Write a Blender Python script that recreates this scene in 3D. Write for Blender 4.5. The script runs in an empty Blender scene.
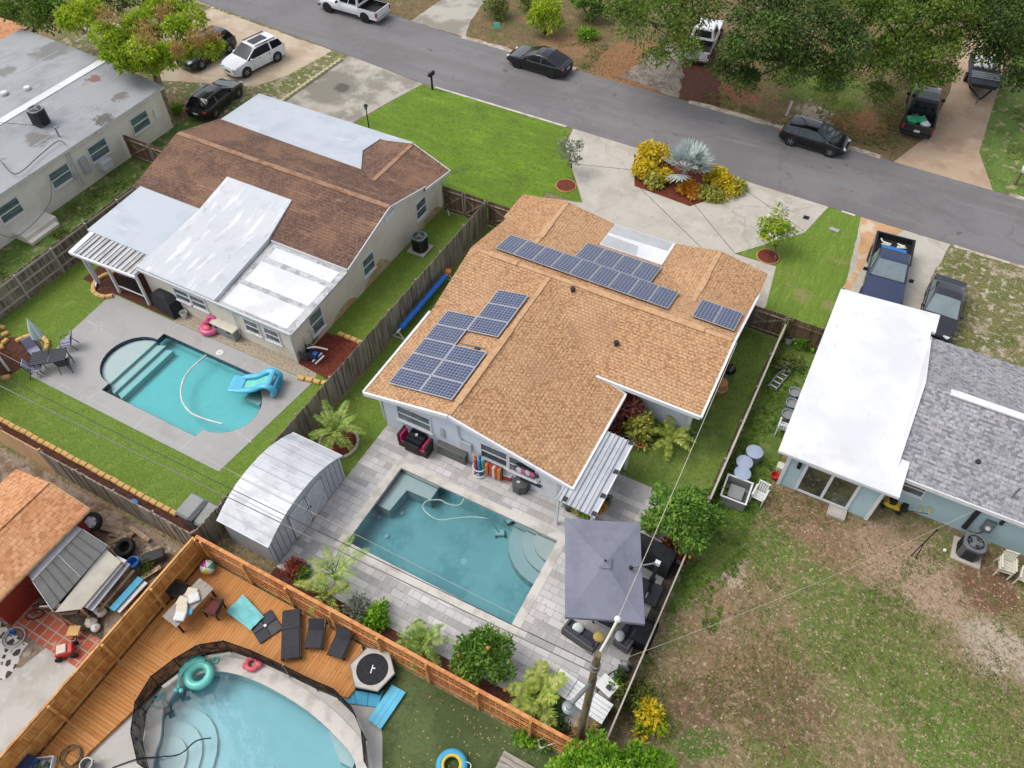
import bpy, math, random
from math import sin, cos, pi, radians, sqrt, atan2, floor
from mathutils import Vector, Matrix, noise as mnoise
from mathutils.geometry import tessellate_polygon
random.seed(7)
SC = bpy.context.scene
COL = SC.collection
# ------------------------------------------------------------------ camera
CAM_H, FPX, PITCH, HEAD = 30.0, 793.0, radians(50.41), radians(27.84)
cam = bpy.data.objects.new('camera', bpy.data.cameras.new('camera'))
COL.objects.link(cam)
cam.location = (0, 0, CAM_H)
cam.rotation_euler = (pi/2 - PITCH, 0, HEAD)
cam.data.sensor_width = 36.0
cam.data.lens = FPX*36.0/1024.0
cam.data.clip_start, cam.data.clip_end = 0.5, 3000.0
SC.camera = cam
_f = Vector((-sin(HEAD)*cos(PITCH), cos(HEAD)*cos(PITCH), -sin(PITCH)))
_r = Vector((cos(HEAD), sin(HEAD), 0))
_u = _r.cross(_f)
def at(u, v, z=0.0):
    """survey helper: the world point of height z that the photograph shows at (u, v)"""
    d = _r*((u-512)/FPX) - _u*((v-384)/FPX) + _f
    t = (z-CAM_H)/d.z
    return Vector((d.x*t, d.y*t, z))
def atp(pts, z=0.0):
    return [tuple(at(u, v, z)[:2]) for u, v in pts]
# ------------------------------------------------------------------ mesh builder
class MB:
    def __init__(s): s.v, s.f, s.m = [], [], []
    def add(s, vs, fs, mi=0):
        o = len(s.v); s.v += [tuple(p) for p in vs]
        s.f += [tuple(i+o for i in f) for f in fs]; s.m += [mi]*len(fs)
        return s
    def box(s, c, d, rz=0.0, mi=0, R=None):
        M = R if R is not None else Matrix.Rotation(rz, 3, 'Z')
        hx, hy, hz = d[0]/2, d[1]/2, d[2]/2
        c = Vector(c)
        vs = [c + M @ Vector((x*hx, y*hy, z*hz)) for z in (-1, 1) for x, y in ((-1,-1),(1,-1),(1,1),(-1,1))]
        return s.add(vs, [(3,2,1,0),(4,5,6,7),(0,1,5,4),(1,2,6,5),(2,3,7,6),(3,0,4,7)], mi)
    def bx(s, x0, y0, z0, x1, y1, z1, mi=0):
        return s.box(((x0+x1)/2,(y0+y1)/2,(z0+z1)/2), (abs(x1-x0),abs(y1-y0),abs(z1-z0)), 0, mi)
    def bar(s, a, b, w, h, mi=0, up=(0,0,1)):
        a, b = Vector(a), Vector(b); d = b-a; L = d.length
        if L < 1e-6: return s
        x = d/L; z = Vector(up)
        if abs(x.dot(z)) > .98: z = Vector((0,1,0))
        y = z.cross(x).normalized(); z = x.cross(y)
        R = Matrix((x, y, z)).transposed()
        return s.box((a+b)/2, (L, w, h), 0, mi, R)
    def tube(s, pts, r, n=6, mi=0, closed=False, cap=True):
        pts = [Vector(p) for p in pts]; k = len(pts)
        rr = r if isinstance(r, (list, tuple)) else [r]*k
        vs, fs = [], []
        ref = None
        for i, p in enumerate(pts):
            a = pts[i-1] if (i or closed) else p
            b = pts[(i+1) % k] if (i < k-1 or closed) else p
            t = (b-a)
            if t.length < 1e-7: t = Vector((0,0,1))
            t.normalize()
            if ref is None:
                ref = Vector((0,0,1)) if abs(t.z) < .9 else Vector((1,0,0))
            x = ref - t*ref.dot(t)
            if x.length < 1e-4: x = t.orthogonal()
            x.normalize(); ref = x; y = t.cross(x)
            for j in range(n):
                an = 2*pi*j/n
                vs.append(p + (x*cos(an)+y*sin(an))*rr[i])
        for i in range(k if closed else k-1):
            a, b = i*n, ((i+1) % k)*n
            for j in range(n):
                fs.append((a+j, a+(j+1) % n, b+(j+1) % n, b+j))
        if not closed and cap:
            fs.append(tuple(range(n-1, -1, -1))); fs.append(tuple((k-1)*n+j for j in range(n)))
        return s.add(vs, fs, mi)
    def lathe(s, c, prof, n=16, mi=0, R=None):
        c = Vector(c); vs, fs = [], []
        for r, z in prof:
            for j in range(n):
                an = 2*pi*j/n; p = Vector((r*cos(an), r*sin(an), z))
                vs.append(c + (R @ p if R is not None else p))
        for i in range(len(prof)-1):
            for j in range(n):
                fs.append((i*n+j, i*n+(j+1) % n, (i+1)*n+(j+1) % n, (i+1)*n+j))
        if prof[0][0] > 1e-4: fs.append(tuple(range(n-1, -1, -1)))
        if prof[-1][0] > 1e-4: fs.append(tuple((len(prof)-1)*n+j for j in range(n)))
        return s.add(vs, fs, mi)
    def cyl(s, c, r, h, n=14, mi=0, r2=None, R=None):
        return s.lathe(c, [(r, 0), (r if r2 is None else r2, h)], n, mi, R)
    def ball(s, c, r, n=12, m=8, mi=0, sq=(1,1,1)):
        c = Vector(c); vs, fs = [c+Vector((0,0,-r*sq[2]))], []
        for i in range(1, m):
            th = -pi/2 + pi*i/m
            for j in range(n):
                a = 2*pi*j/n
                vs.append(c+Vector((r*sq[0]*cos(th)*cos(a), r*sq[1]*cos(th)*sin(a), r*sq[2]*sin(th))))
        vs.append(c+Vector((0,0,r*sq[2]))); last = len(vs)-1
        for j in range(n):
            fs.append((0, 1+(j+1) % n, 1+j)); fs.append((last, last-n+j, last-n+(j+1) % n))
        for i in range(m-2):
            for j in range(n):
                a = 1+i*n; b = a+n
                fs.append((a+j, a+(j+1) % n, b+(j+1) % n, b+j))
        return s.add(vs, fs, mi)
    def torus(s, c, R, r, n=20, m=8, mi=0, M=None, flat=1.0):
        c = Vector(c); vs, fs = [], []
        for i in range(n):
            a = 2*pi*i/n
            for j in range(m):
                b = 2*pi*j/m
                p = Vector(((R+r*cos(b))*cos(a), (R+r*cos(b))*sin(a), r*sin(b)*flat))
                vs.append(c+(M @ p if M is not None else p))
        for i in range(n):
            for j in range(m):
                fs.append((i*m+j, ((i+1) % n)*m+j, ((i+1) % n)*m+(j+1) % m, i*m+(j+1) % m))
        return s.add(vs, fs, mi)
    def face(s, pts, mi=0): return s.add(pts, [tuple(range(len(pts)))], mi)
    def prism(s, poly, z0, z1, mi=0, side=None, bottom=True):
        poly = ccw(poly); n = len(poly); side = mi if side is None else side
        z0f = z0 if callable(z0) else (lambda x, y: z0)
        z1f = z1 if callable(z1) else (lambda x, y: z1)
        lo = [(x, y, z0f(x, y)) for x, y in poly]; hi = [(x, y, z1f(x, y)) for x, y in poly]
        tri = [tuple(t) for t in tessellate_polygon([[Vector((x, y, 0)) for x, y in poly]])]
        tri = [t if area2([poly[i] for i in t]) > 0 else t[::-1] for t in tri]
        s.add(hi, tri, mi)
        if bottom: s.add(lo, [t[::-1] for t in tri], side)
        s.add(lo+hi, [(i, (i+1) % n, n+(i+1) % n, n+i) for i in range(n)], side)
        return s
    def slab(s, pts, th, mi=0, side=None, under=None):
        """sloping roof slab: pts is the top outline (3d), th its vertical thickness"""
        n = len(pts); side = mi if side is None else side
        pts = [Vector(p) for p in pts]
        if area2([p[:2] for p in pts]) < 0: pts = pts[::-1]
        lo = [p-Vector((0,0,th)) for p in pts]
        tri = [tuple(t) for t in tessellate_polygon([[Vector((p.x, p.y, 0)) for p in pts]])]
        tri = [t if area2([pts[i][:2] for i in t]) > 0 else t[::-1] for t in tri]
        s.add(pts, tri, mi); s.add(lo, [t[::-1] for t in tri], side if under is None else under)
        s.add(lo+pts, [(i, (i+1) % n, n+(i+1) % n, n+i) for i in range(n)], side)
        return s
    def sheet(s, outer, holes=(), z=0.0, mi=0):
        loops = [ccw(outer)] + [ccw(h)[::-1] for h in holes]
        flat = [p for l in loops for p in l]
        tri = [tuple(t) for t in tessellate_polygon([[Vector((x, y, 0)) for x, y in l] for l in loops])]
        tri = [t if area2([flat[i] for i in t]) > 0 else t[::-1] for t in tri]
        return s.add([(x, y, z) for x, y in flat], tri, mi)
    def loft(s, rings, mi=0, cap=True):
        n = len(rings[0]); vs = [p for r in rings for p in r]; fs = []
        for i in range(len(rings)-1):
            for j in range(n):
                fs.append((i*n+j, i*n+(j+1) % n, (i+1)*n+(j+1) % n, (i+1)*n+j))
        if cap:
            fs.append(tuple(range(n-1, -1, -1))); fs.append(tuple((len(rings)-1)*n+j for j in range(n)))
        return s.add(vs, fs, mi)
    def build(s, name, mats, parent=None, smooth=False, bevel=0.0, loc=None, rz=0.0, fix=False):
        me = bpy.data.meshes.new(name)
        me.from_pydata(s.v, [], s.f)
        if not isinstance(mats, (list, tuple)): mats = [mats]
        for m in mats: me.materials.append(M[m] if isinstance(m, str) else m)
        if len(mats) > 1: me.polygons.foreach_set('material_index', s.m)
        if smooth:
            me.polygons.foreach_set('use_smooth', [True]*len(s.f))
            me.set_sharp_from_angle(angle=radians(38))
        me.validate(); me.update()
        o = bpy.data.objects.new(name, me); COL.objects.link(o)
        if parent is not None: o.parent = parent
        if loc is not None: o.location = loc
        o.rotation_euler.z = rz
        if bevel:
            b = o.modifiers.new('bevel', 'BEVEL'); b.width = bevel; b.segments = 2; b.limit_method = 'ANGLE'
        return o
def area2(p):
    return sum(p[i][0]*p[(i+1) % len(p)][1]-p[(i+1) % len(p)][0]*p[i][1] for i in range(len(p)))
def ccw(p):
    p = [tuple(q[:2]) for q in p]
    return p if area2(p) > 0 else p[::-1]
def smoothpoly(pts, k=4):
    """closed Catmull-Rom through pts"""
    n, out = len(pts), []
    for i in range(n):
        p0, p1, p2, p3 = (Vector((*pts[(i+j-1) % n][:2], 0)) for j in range(4))
        for q in range(k):
            t = q/k
            v = .5*((2*p1)+(p2-p0)*t+(2*p0-5*p1+4*p2-p3)*t*t+(3*p1-p0-3*p2+p3)*t**3)
            out.append((v.x, v.y))
    return out
def spline(pts, k=5):
    pts = [Vector(p) for p in pts]; out = []
    for i in range(len(pts)-1):
        p0 = pts[max(i-1, 0)]; p1 = pts[i]; p2 = pts[i+1]; p3 = pts[min(i+2, len(pts)-1)]
        for q in range(k):
            t = q/k
            out.append(.5*((2*p1)+(p2-p0)*t+(2*p0-5*p1+4*p2-p3)*t*t+(3*p1-p0-3*p2+p3)*t**3))
    return out+[pts[-1]]
def grow(poly, d):
    """offset a closed polygon outwards by d"""
    p = ccw(poly); n = len(p); out = []
    for i in range(n):
        a, b, c = (Vector(p[(i+j-1) % n]) for j in range(3))
        e1, e2 = (b-a).normalized(), (c-b).normalized()
        n1, n2 = Vector((e1.y, -e1.x)), Vector((e2.y, -e2.x))
        m = n1+n2; k = max(m.length_squared, .5)
        q = b+m*(2*d/k); out.append((q.x, q.y))
    return out
def thing(name, label, cat, loc=(0,0,0), rz=0.0, group=None):
    o = bpy.data.objects.new(name, None); COL.objects.link(o)
    o.empty_display_size = .2
    o.location = loc; o.rotation_euler.z = rz
    return tag(o, label, cat, group)
def tag(o, label, cat, group=None):
    o['label'] = label; o['category'] = cat
    if group: o['group'] = group
    return o
def kind(o, k): o['kind'] = k; return o
def dup(root, loc=None, rz=None, label=None, group=None, scale=None):
    def rec(o, par):
        c = o.copy(); COL.objects.link(c)
        if par is not None: c.parent = par
        for ch in list(o.children): rec(ch, c)
        return c
    r = rec(root, None)
    if loc is not None: r.location = loc
    if rz is not None: r.rotation_euler.z = rz
    if label: r['label'] = label
    if group: r['group'] = group
    if scale is not None: r.scale = (scale,)*3 if isinstance(scale, (int, float)) else scale
    return r
def ring(c, rx, ry, n=24, a0=0, jit=0):
    return [(c[0]+cos(a0+2*pi*i/n)*rx*(1+random.uniform(-jit, jit)), c[1]+sin(a0+2*pi*i/n)*ry*(1+random.uniform(-jit, jit))) for i in range(n)]
U = random.uniform
# ------------------------------------------------------------------ materials
M = {}
def C(r, g, b, k=.74):
    f = lambda c: ((c/255+.055)/1.055)**2.4 if c > 10 else c/255/12.92
    return (f(r)*k, f(g)*k, f(b)*k, 1)
class NT:
    def __init__(s, name):
        s.m = bpy.data.materials.new(name); s.m.use_nodes = True
        s.t = s.m.node_tree; s.t.nodes.clear()
        s.out = s.n('ShaderNodeOutputMaterial'); s.co = None
        M[name] = s.m
    def n(s, t, **kw):
        x = s.t.nodes.new(t)
        for k, v in kw.items(): setattr(x, k, v)
        return x
    def l(s, a, b): s.t.links.new(a, b)
    def put(s, sock, v):
        if hasattr(v, 'is_output'): s.l(v, sock)
        else: sock.default_value = v
    def coord(s, scale=None, rot=0.0, loc=(0,0,0)):
        if s.co is None: s.co = s.n('ShaderNodeTexCoord').outputs['Object']
        if scale is None and not rot and loc == (0,0,0): return s.co
        m = s.n('ShaderNodeMapping'); s.l(s.co, m.inputs[0])
        m.inputs['Scale'].default_value = scale or (1,1,1); m.inputs['Rotation'].default_value = (0,0,rot)
        m.inputs['Location'].default_value = loc
        return m.outputs[0]
    def noise(s, scale, detail=4, rough=.55, vec=None, dist=0.0):
        x = s.n('ShaderNodeTexNoise'); s.l(vec or s.coord(), x.inputs['Vector'])
        x.inputs['Scale'].default_value = scale; x.inputs['Detail'].default_value = detail
        x.inputs['Roughness'].default_value = rough; x.inputs['Distortion'].default_value = dist
        return x.outputs['Fac']
    def ramp(s, v, lo, hi, a=0.0, b=1.0):
        x = s.n('ShaderNodeMapRange', interpolation_type='SMOOTHSTEP'); s.l(v, x.inputs[0])
        x.inputs[1].default_value = lo; x.inputs[2].default_value = hi
        x.inputs[3].default_value = a; x.inputs[4].default_value = b
        return x.outputs[0]
    def math(s, op, a, b=0.0):
        x = s.n('ShaderNodeMath', operation=op); s.put(x.inputs[0], a); s.put(x.inputs[1], b)
        return x.outputs[0]
    def mix(s, f, a, b, blend='MIX'):
        x = s.n('ShaderNodeMix', data_type='RGBA', blend_type=blend)
        s.put(x.inputs[0], f); s.put(x.inputs[6], a); s.put(x.inputs[7], b)
        return x.outputs[2]
    def bump(s, h, dist=.02, strength=1.0, nrm=None):
        x = s.n('ShaderNodeBump'); s.l(h, x.inputs['Height'])
        x.inputs['Distance'].default_value = dist; x.inputs['Strength'].default_value = strength
        if nrm: s.l(nrm, x.inputs['Normal'])
        return x.outputs[0]
    def layers(s, col, ls):
        for L in ls:
            c, sc, lo, hi = L[:4]; det = L[4] if len(L) > 4 else 4; st = L[5] if len(L) > 5 else None; k = L[6] if len(L) > 6 else 1.0
            vec = s.coord(st) if st else None
            col = s.mix(s.ramp(s.noise(sc, det, .6, vec), lo, hi, 0, k), col, c)
        return col
    def blobs(s, col, bl):
        """patches at given places: (colour, x, y, radius, raggedness, noise scale)"""
        xyz = s.n('ShaderNodeSeparateXYZ'); s.l(s.coord(), xyz.inputs[0])
        for c, x, y, r, rag, sc in bl:
            dx = s.math('SUBTRACT', xyz.outputs[0], x); dy = s.math('SUBTRACT', xyz.outputs[1], y)
            d = s.math('SQRT', s.math('ADD', s.math('MULTIPLY', dx, dx), s.math('MULTIPLY', dy, dy)))
            q = s.math('SUBTRACT', 1.0, s.math('DIVIDE', d, r))
            q = s.math('ADD', q, s.math('MULTIPLY', s.math('SUBTRACT', s.noise(sc, 6, .65), .5), rag))
            col = s.mix(s.ramp(q, 0.0, .45), col, c)
        return col
    def done(s, col, rough=.7, metal=0.0, nrm=None, spec=.4, coat=0.0, transl=0.0):
        p = s.n('ShaderNodeBsdfPrincipled')
        s.put(p.inputs['Base Color'], col); s.put(p.inputs['Roughness'], rough); s.put(p.inputs['Metallic'], metal)
        p.inputs['Specular IOR Level'].default_value = spec
        if coat: p.inputs['Coat Weight'].default_value = coat; p.inputs['Coat Roughness'].default_value = .06
        if nrm: s.l(nrm, p.inputs['Normal'])
        sh = p.outputs[0]
        if transl:
            t = s.n('ShaderNodeBsdfTranslucent'); s.put(t.inputs[0], col)
            x = s.n('ShaderNodeMixShader'); x.inputs[0].default_value = transl
            s.l(sh, x.inputs[1]); s.l(t.outputs[0], x.inputs[2]); sh = x.outputs[0]
        s.l(sh, s.out.inputs[0])
        return s.m
def lay(name, base, ls=(), rough=.75, bump=None, metal=0.0, spec=.4, coat=0.0, transl=0.0, blobs=(), fine=(), cracks=None):
    t = NT(name); col = t.layers(base, ls)
    if blobs: col = t.blobs(col, blobs)
    col = t.layers(col, fine)
    if cracks:
        n = t.n('ShaderNodeTexNoise'); t.l(t.coord(), n.inputs['Vector']); n.inputs['Scale'].default_value = .9; n.inputs['Detail'].default_value = 5
        a = t.n('ShaderNodeVectorMath', operation='MULTIPLY_ADD'); t.l(n.outputs['Color'], a.inputs[0]); a.inputs[1].default_value = (2.4,2.4,0); t.l(t.coord(), a.inputs[2])
        v = t.n('ShaderNodeTexVoronoi', feature='DISTANCE_TO_EDGE'); t.l(a.outputs[0], v.inputs['Vector']); v.inputs['Scale'].default_value = cracks[1]
        col = t.mix(t.ramp(v.outputs['Distance'], .002, .009, cracks[2], 0), col, cracks[0])
    nr = None
    if bump:
        nr = t.bump(t.noise(bump[0], 5, .6, t.coord(bump[2]) if len(bump) > 2 else None), bump[1])
    return t.done(col, rough, metal, nr, spec, coat, transl)
def plain(name, c, rough=.5, metal=0.0, coat=0.0, spec=.4, var=.14):
    t = NT(name)
    d = tuple(x*(1-var) for x in c[:3])+(1,)
    col = t.mix(t.ramp(t.noise(2.3, 5, .65), .35, .7), c, d)
    r = t.ramp(t.noise(9, 3), .3, .7, max(rough-.08, .03), min(rough+.1, 1))
    return t.done(col, r, metal, None, spec, coat)
def bricks(name, c1, c2, mortar, bw, rh, ms=.01, rot=0.0, ls=(), rough=.85, bump=.01, off=.5, c3=None, fine=None, squash=None):
    t = NT(name); v = t.coord((1,1,1), rot)
    b = t.n('ShaderNodeTexBrick'); t.l(v, b.inputs['Vector'])
    b.offset = off
    if squash: b.squash, b.squash_frequency = squash
    b.inputs['Color1'].default_value = c1; b.inputs['Color2'].default_value = c2; b.inputs['Mortar'].default_value = mortar
    b.inputs['Scale'].default_value = 1; b.inputs['Mortar Size'].default_value = ms; b.inputs['Mortar Smooth'].default_value = .2
    b.inputs['Brick Width'].default_value = bw; b.inputs['Row Height'].default_value = rh; b.inputs['Bias'].default_value = 0
    col = b.outputs[0]
    if c3:   # a second, larger bond of darker units
        b2 = t.n('ShaderNodeTexBrick'); t.l(t.coord((1,1,1), rot, (.37*bw, .0, 0)), b2.inputs['Vector']); b2.offset = off
        b2.inputs['Color1'].default_value = (0,0,0,1); b2.inputs['Color2'].default_value = (1,1,1,1); b2.inputs['Mortar'].default_value = (0,0,0,1)
        b2.inputs['Scale'].default_value = 1; b2.inputs['Mortar Size'].default_value = ms; b2.inputs['Brick Width'].default_value = bw*2; b2.inputs['Row Height'].default_value = rh
        bw_ = t.n('ShaderNodeRGBToBW'); t.l(b2.outputs[0], bw_.inputs[0])
        col = t.mix(t.ramp(bw_.outputs[0], .35, .9, 0, .75), col, c3)
    col = t.layers(col, ls)
    nr = None
    if bump:
        h = t.math('SUBTRACT', 1.0, b.outputs['Fac'])
        h = t.math('ADD', h, t.math('MULTIPLY', t.noise(fine or 40, 3), .6))
        nr = t.bump(h, bump)
    return t.done(col, rough, 0, nr, .25)
def shingles(name, c1, c2, dark, bw, rh, rot, ls, k_=.75, bl=()):
    """three-tab shingles: light courses with dark cut-outs and darker tabs scattered through them"""
    t = NT(name); v = t.coord((1,1,1), rot)
    def br(vec, w, h, ms, off):
        b = t.n('ShaderNodeTexBrick'); t.l(vec, b.inputs['Vector']); b.offset = off
        b.inputs['Color1'].default_value = (0,0,0,1); b.inputs['Color2'].default_value = (1,1,1,1); b.inputs['Mortar'].default_value = (.5,.5,.5,1)
        b.inputs['Scale'].default_value = 1; b.inputs['Mortar Size'].default_value = ms; b.inputs['Mortar Smooth'].default_value = .3
        b.inputs['Brick Width'].default_value = w; b.inputs['Row Height'].default_value = h; return b
    b = br(v, bw, rh, .014, .5); k = t.n('ShaderNodeRGBToBW'); t.l(b.outputs[0], k.inputs[0])
    col = t.mix(k.outputs[0], c1, c2)
    b2 = br(t.coord((1,1,1), rot, (.11,.05,0)), bw*.5, rh*.5, .0, .5); k2 = t.n('ShaderNodeRGBToBW'); t.l(b2.outputs[0], k2.inputs[0])
    col = t.mix(t.ramp(k2.outputs[0], .62, .78, 0, k_), col, dark)
    if bl: col = t.mix(.55, col, t.blobs(col, bl))
    col = t.layers(col, ls)
    col = t.mix(t.math('MULTIPLY', b.outputs['Fac'], .55), col, dark)
    h = t.math('SUBTRACT', t.math('MULTIPLY', k2.outputs[0], .5), b.outputs['Fac'])
    return t.done(col, .92, 0, t.bump(h, .012), .2)
def paint(name, c, metal=0.0, coat=.5):
    t = NT(name); t.done(t.mix(t.ramp(t.noise(1.2, 3), .35, .7), c, tuple(x*.92 for x in c[:3])+(1,)), .24, metal, None, .3, coat)
def water(name, absorb, dens, rip=.004, rsc=1.2):
    t = NT(name)
    nr = t.bump(t.noise(rsc, 3, .5), rip)
    tr = t.n('ShaderNodeBsdfTransparent'); tr.inputs[0].default_value = (.96,.98,.98,1)
    gl = t.n('ShaderNodeBsdfGlossy'); gl.inputs['Roughness'].default_value = .03; t.l(nr, gl.inputs['Normal'])
    fr = t.n('ShaderNodeFresnel'); fr.inputs[0].default_value = 1.33; t.l(nr, fr.inputs['Normal'])
    x = t.n('ShaderNodeMixShader'); t.l(fr.outputs[0], x.inputs[0]); t.l(tr.outputs[0], x.inputs[1]); t.l(gl.outputs[0], x.inputs[2])
    t.l(x.outputs[0], t.out.inputs[0])
    va = t.n('ShaderNodeVolumeAbsorption'); va.inputs[0].default_value = absorb; va.inputs[1].default_value = dens
    t.l(va.outputs[0], t.out.inputs['Volume'])
def netting(name, c, op):
    t = NT(name)
    d = t.n('ShaderNodeBsdfDiffuse'); d.inputs[0].default_value = c
    tr = t.n('ShaderNodeBsdfTransparent')
    x = t.n('ShaderNodeMixShader')
    t.l(t.ramp(t.noise(3.0, 3), .3, .7, op-.08, op+.08), x.inputs[0])
    t.l(tr.outputs[0], x.inputs[1]); t.l(d.outputs[0], x.inputs[2]); t.l(x.outputs[0], t.out.inputs[0])
def leafmat(name, c1, c2, c3, sc=1.1, tr=.3, tip=None):
    t = NT(name)
    col = t.mix(t.ramp(t.noise(sc, 3, .6), .38, .62), c1, c2)
    w = t.n('ShaderNodeTexWhiteNoise', noise_dimensions='3D')
    sn = t.n('ShaderNodeVectorMath', operation='SNAP'); t.l(t.coord(), sn.inputs[0]); sn.inputs[1].default_value = (.16,.16,.16)
    t.l(sn.outputs[0], w.inputs[0])
    col = t.mix(t.ramp(w.outputs[0], .45, 1.0, 0, .8), col, c3)
    if tip: col = t.mix(t.ramp(t.noise(tip[1], 2, .5, t.coord(None, 0, (5, 3, 1))), tip[2], tip[3]), col, tip[0])
    t.done(col, .55, 0, None, .3, 0, tr)
# --- ground
GR = [(C(78,116,28), .5, .4, .65, 5), (C(128,160,48), 1.7, .5, .75, 6, None, .7), (C(60,88,24), 14, .52, .72, 4, None, .75), (C(132,150,66), 33, .62, .8, 3, None, .5)]
lay('grass_bright', C(104,138,20), [(C(96,126,22), .35, .42, .62, 5), (C(130,162,44), .8, .48, .7, 6, (.5,2,1), .7), (C(84,106,34), .55, .56, .68, 6, None, .7), (C(78,108,12), 7, .5, .64, 4, None, .6), (C(150,170,72), 10, .53, .68, 4, None, .6), (C(76,100,20), 3, .52, .66, 6, None, .6), (C(132,134,72), 1.2, .6, .72, 6, None, .6)], .9, (14, .05))
lay('grass_rich', C(106,134,42), [(C(118,142,56), .7, .45, .62, 5, (2.4,.3,1), .6), (C(106,132,38), .5, .42, .6, 5), (C(130,152,62), 1.6, .5, .68, 6, None, .7), (C(84,112,24), 7, .5, .64, 4, None, .6), (C(158,176,92), 10, .54, .68, 4, None, .5), (C(92,118,34), 2.6, .54, .68, 6, None, .5)], .9, (14, .05))
lay('grass_dark', C(110,132,50), [(C(92,114,42), .4, .42, .6, 5), (C(128,146,70), 1.3, .5, .68, 6, None, .7), (C(72,94,28), 7, .5, .64, 4, None, .65), (C(138,124,82), .9, .58, .72, 5, None, .6), (C(146,160,88), 10, .55, .68, 4, None, .5)], .9, (14, .05))
lay('grass_stripe', C(116,142,48), [(C(104,132,38), 1.2, .42, .6, 5, (2.6,.25,1), .8), (C(146,166,72), 2, .5, .7, 6, (3,.4,1), .6), (C(150,140,90), .45, .56, .7, 5), (C(88,112,28), 8, .5, .66, 4, None, .6)], .9, (14, .05))
lay('grass_weedy', C(108,134,56), [(C(84,112,38), .7, .42, .6, 6), (C(170,160,116), 1.4, .52, .66, 6), (C(80,104,40), 7, .5, .64, 4, None, .7), (C(204,204,170), 5, .6, .72, 4, None, .6)], .95, (12, .06))
lay('turf_green', C(78,92,50), [(C(98,112,66), .3, .45, .6, 4), (C(60,76,38), 1.5, .5, .68, 6, None, .7), (C(54,66,34), 8, .52, .66, 4, None, .5)], .95, (20, .03))
lay('dirt_lot', C(146,126,92), [
    (C(112,122,58), .28, .46, .6, 6), (C(160,138,104), .5, .52, .66, 7), (C(84,104,40), 1.0, .55, .7, 6, None, .85),
    (C(196,180,150), 2.2, .62, .74, 6, None, .8), (C(90,68,48), 3.2, .6, .74, 6, None, .7), (C(70,84,34), 13, .52, .74, 5, None, .55), (C(210,196,166), 21, .66, .8, 4, None, .6)], .95, (9, .09),
    blobs=[(C(104,120,52), 5.6, 17.6, 3.0, 1.9, .9), (C(108,124,54), 8.0, 16.0, 2.2, 2.0, .9), (C(92,118,42), -.3, 15.6, 1.1, 1.8, 1.0), (C(84,116,40), 2.1, 10.6, 1.1, 1.8, 1.2), (C(98,124,44), 9.9, 14.6, 2.2, 2.0, 1.0), (C(104,126,50), 2.0, 18.9, 1.4, 2.0, 1.0),
           (C(142,114,84), 2.6, 13.8, 2.4, 2.3, 1.1), (C(152,126,96), 1.5, 15.6, 1.8, 2.2, 1.1), (C(124,98,72), 4.4, 13.0, 2.0, 2.2, 1.2), (C(142,116,84), 4.9, 20.4, 1.6, 2.2, 1.2), (C(142,116,86), 1.8, 21.4, 1.2, 2.2, 1.2), (C(196,176,150), 1.0, 17.3, .9, 2.2, 1.4), (C(150,118,90), 3.2, 21.2, 1.5, 2.0, 1.3), (C(172,144,118), 6.6, 20.9, 1.9, 2.2, 1.2), (C(126,98,76), 1.6, 11.6, 1.4, 2.0, 1.2),
           (C(176,150,126), 8.6, 20.6, 1.9, 2.4, 1.2), (C(122,88,66), 10.4, 21.6, 1.6, 2.2, 1.2), (C(188,172,152), 11.0, 19.0, 1.5, 2.2, 1.1)],
    fine=[(C(92,98,50), 2.2, .54, .66, 7, None, .65), (C(176,150,122), 3.4, .53, .64, 6, None, .7), (C(96,74,58), 5.5, .55, .66, 5, None, .75), (C(206,186,156), 6.5, .585, .66, 4, None, .8), (C(66,60,36), 9, .54, .66, 4, None, .6), (C(186,172,136), 11, .57, .68, 3, None, .6)])
lay('verge_dry', C(122,104,70), [(C(104,104,56), .6, .45, .6, 6), (C(150,124,88), .9, .52, .68, 6), (C(92,64,40), 1.6, .55, .72, 6, None, .8), (C(196,186,170), 3, .66, .78, 5, None, .7), (C(66,66,34), 12, .52, .74, 4, None, .6)], .95, (11, .07),
    blobs=[(C(156,112,72), -17.5, 53.0, 4.6, 1.6, .8), (C(140,92,58), -9.8, 52.8, 1.8, 1.6, 1.0), (C(150,108,68), -1.3, 53.0, 2.4, 1.7, .9), (C(150,116,82), -23.5, 53.5, 3.0, 1.8, .9), (C(96,122,44), -5.2, 57.0, 4.2, 1.6, .7), (C(184,172,152), -4.5, 53.0, 1.5, 2.0, 1.2), (C(92,116,40), -3.0, 55.2, 1.6, 1.6, .9), (C(110,122,56), 8.5, 55.0, 3.4, 1.6, .9)],
    fine=[(C(108,74,50), 4, .53, .64, 6, None, .7), (C(186,154,120), 6, .56, .66, 5, None, .7), (C(70,64,36), 8, .54, .66, 4, None, .6)])
lay('grass_patchy', C(126,122,74), [(C(104,112,52), .5, .42, .6, 6), (C(176,160,136), .75, .53, .64, 7), (C(214,202,186), 2.4, .53, .64, 6, None, .8), (C(88,92,44), 5, .53, .65, 5, None, .7), (C(196,182,160), 8, .55, .66, 4, None, .6)], .95, (12, .07))
lay('asphalt', C(129,126,127), [(C(119,116,117), .18, .42, .6, 5), (C(137,134,135), .6, .52, .7, 6, (.25,2,1), .7), (C(112,106,106), 2.2, .56, .7, 7, None, .5), (C(148,145,144), 9, .55, .7, 4, None, .4), (C(120,108,100), .7, .58, .7, 6, None, .5), (C(92,86,86), 1.1, .64, .69, 6, None, .7), (C(118,113,112), 1.0, .5, .6, 4, (.04,.8,1), .5)], .85, (16, .01), cracks=(C(104,99,98), .08, .3))
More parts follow.
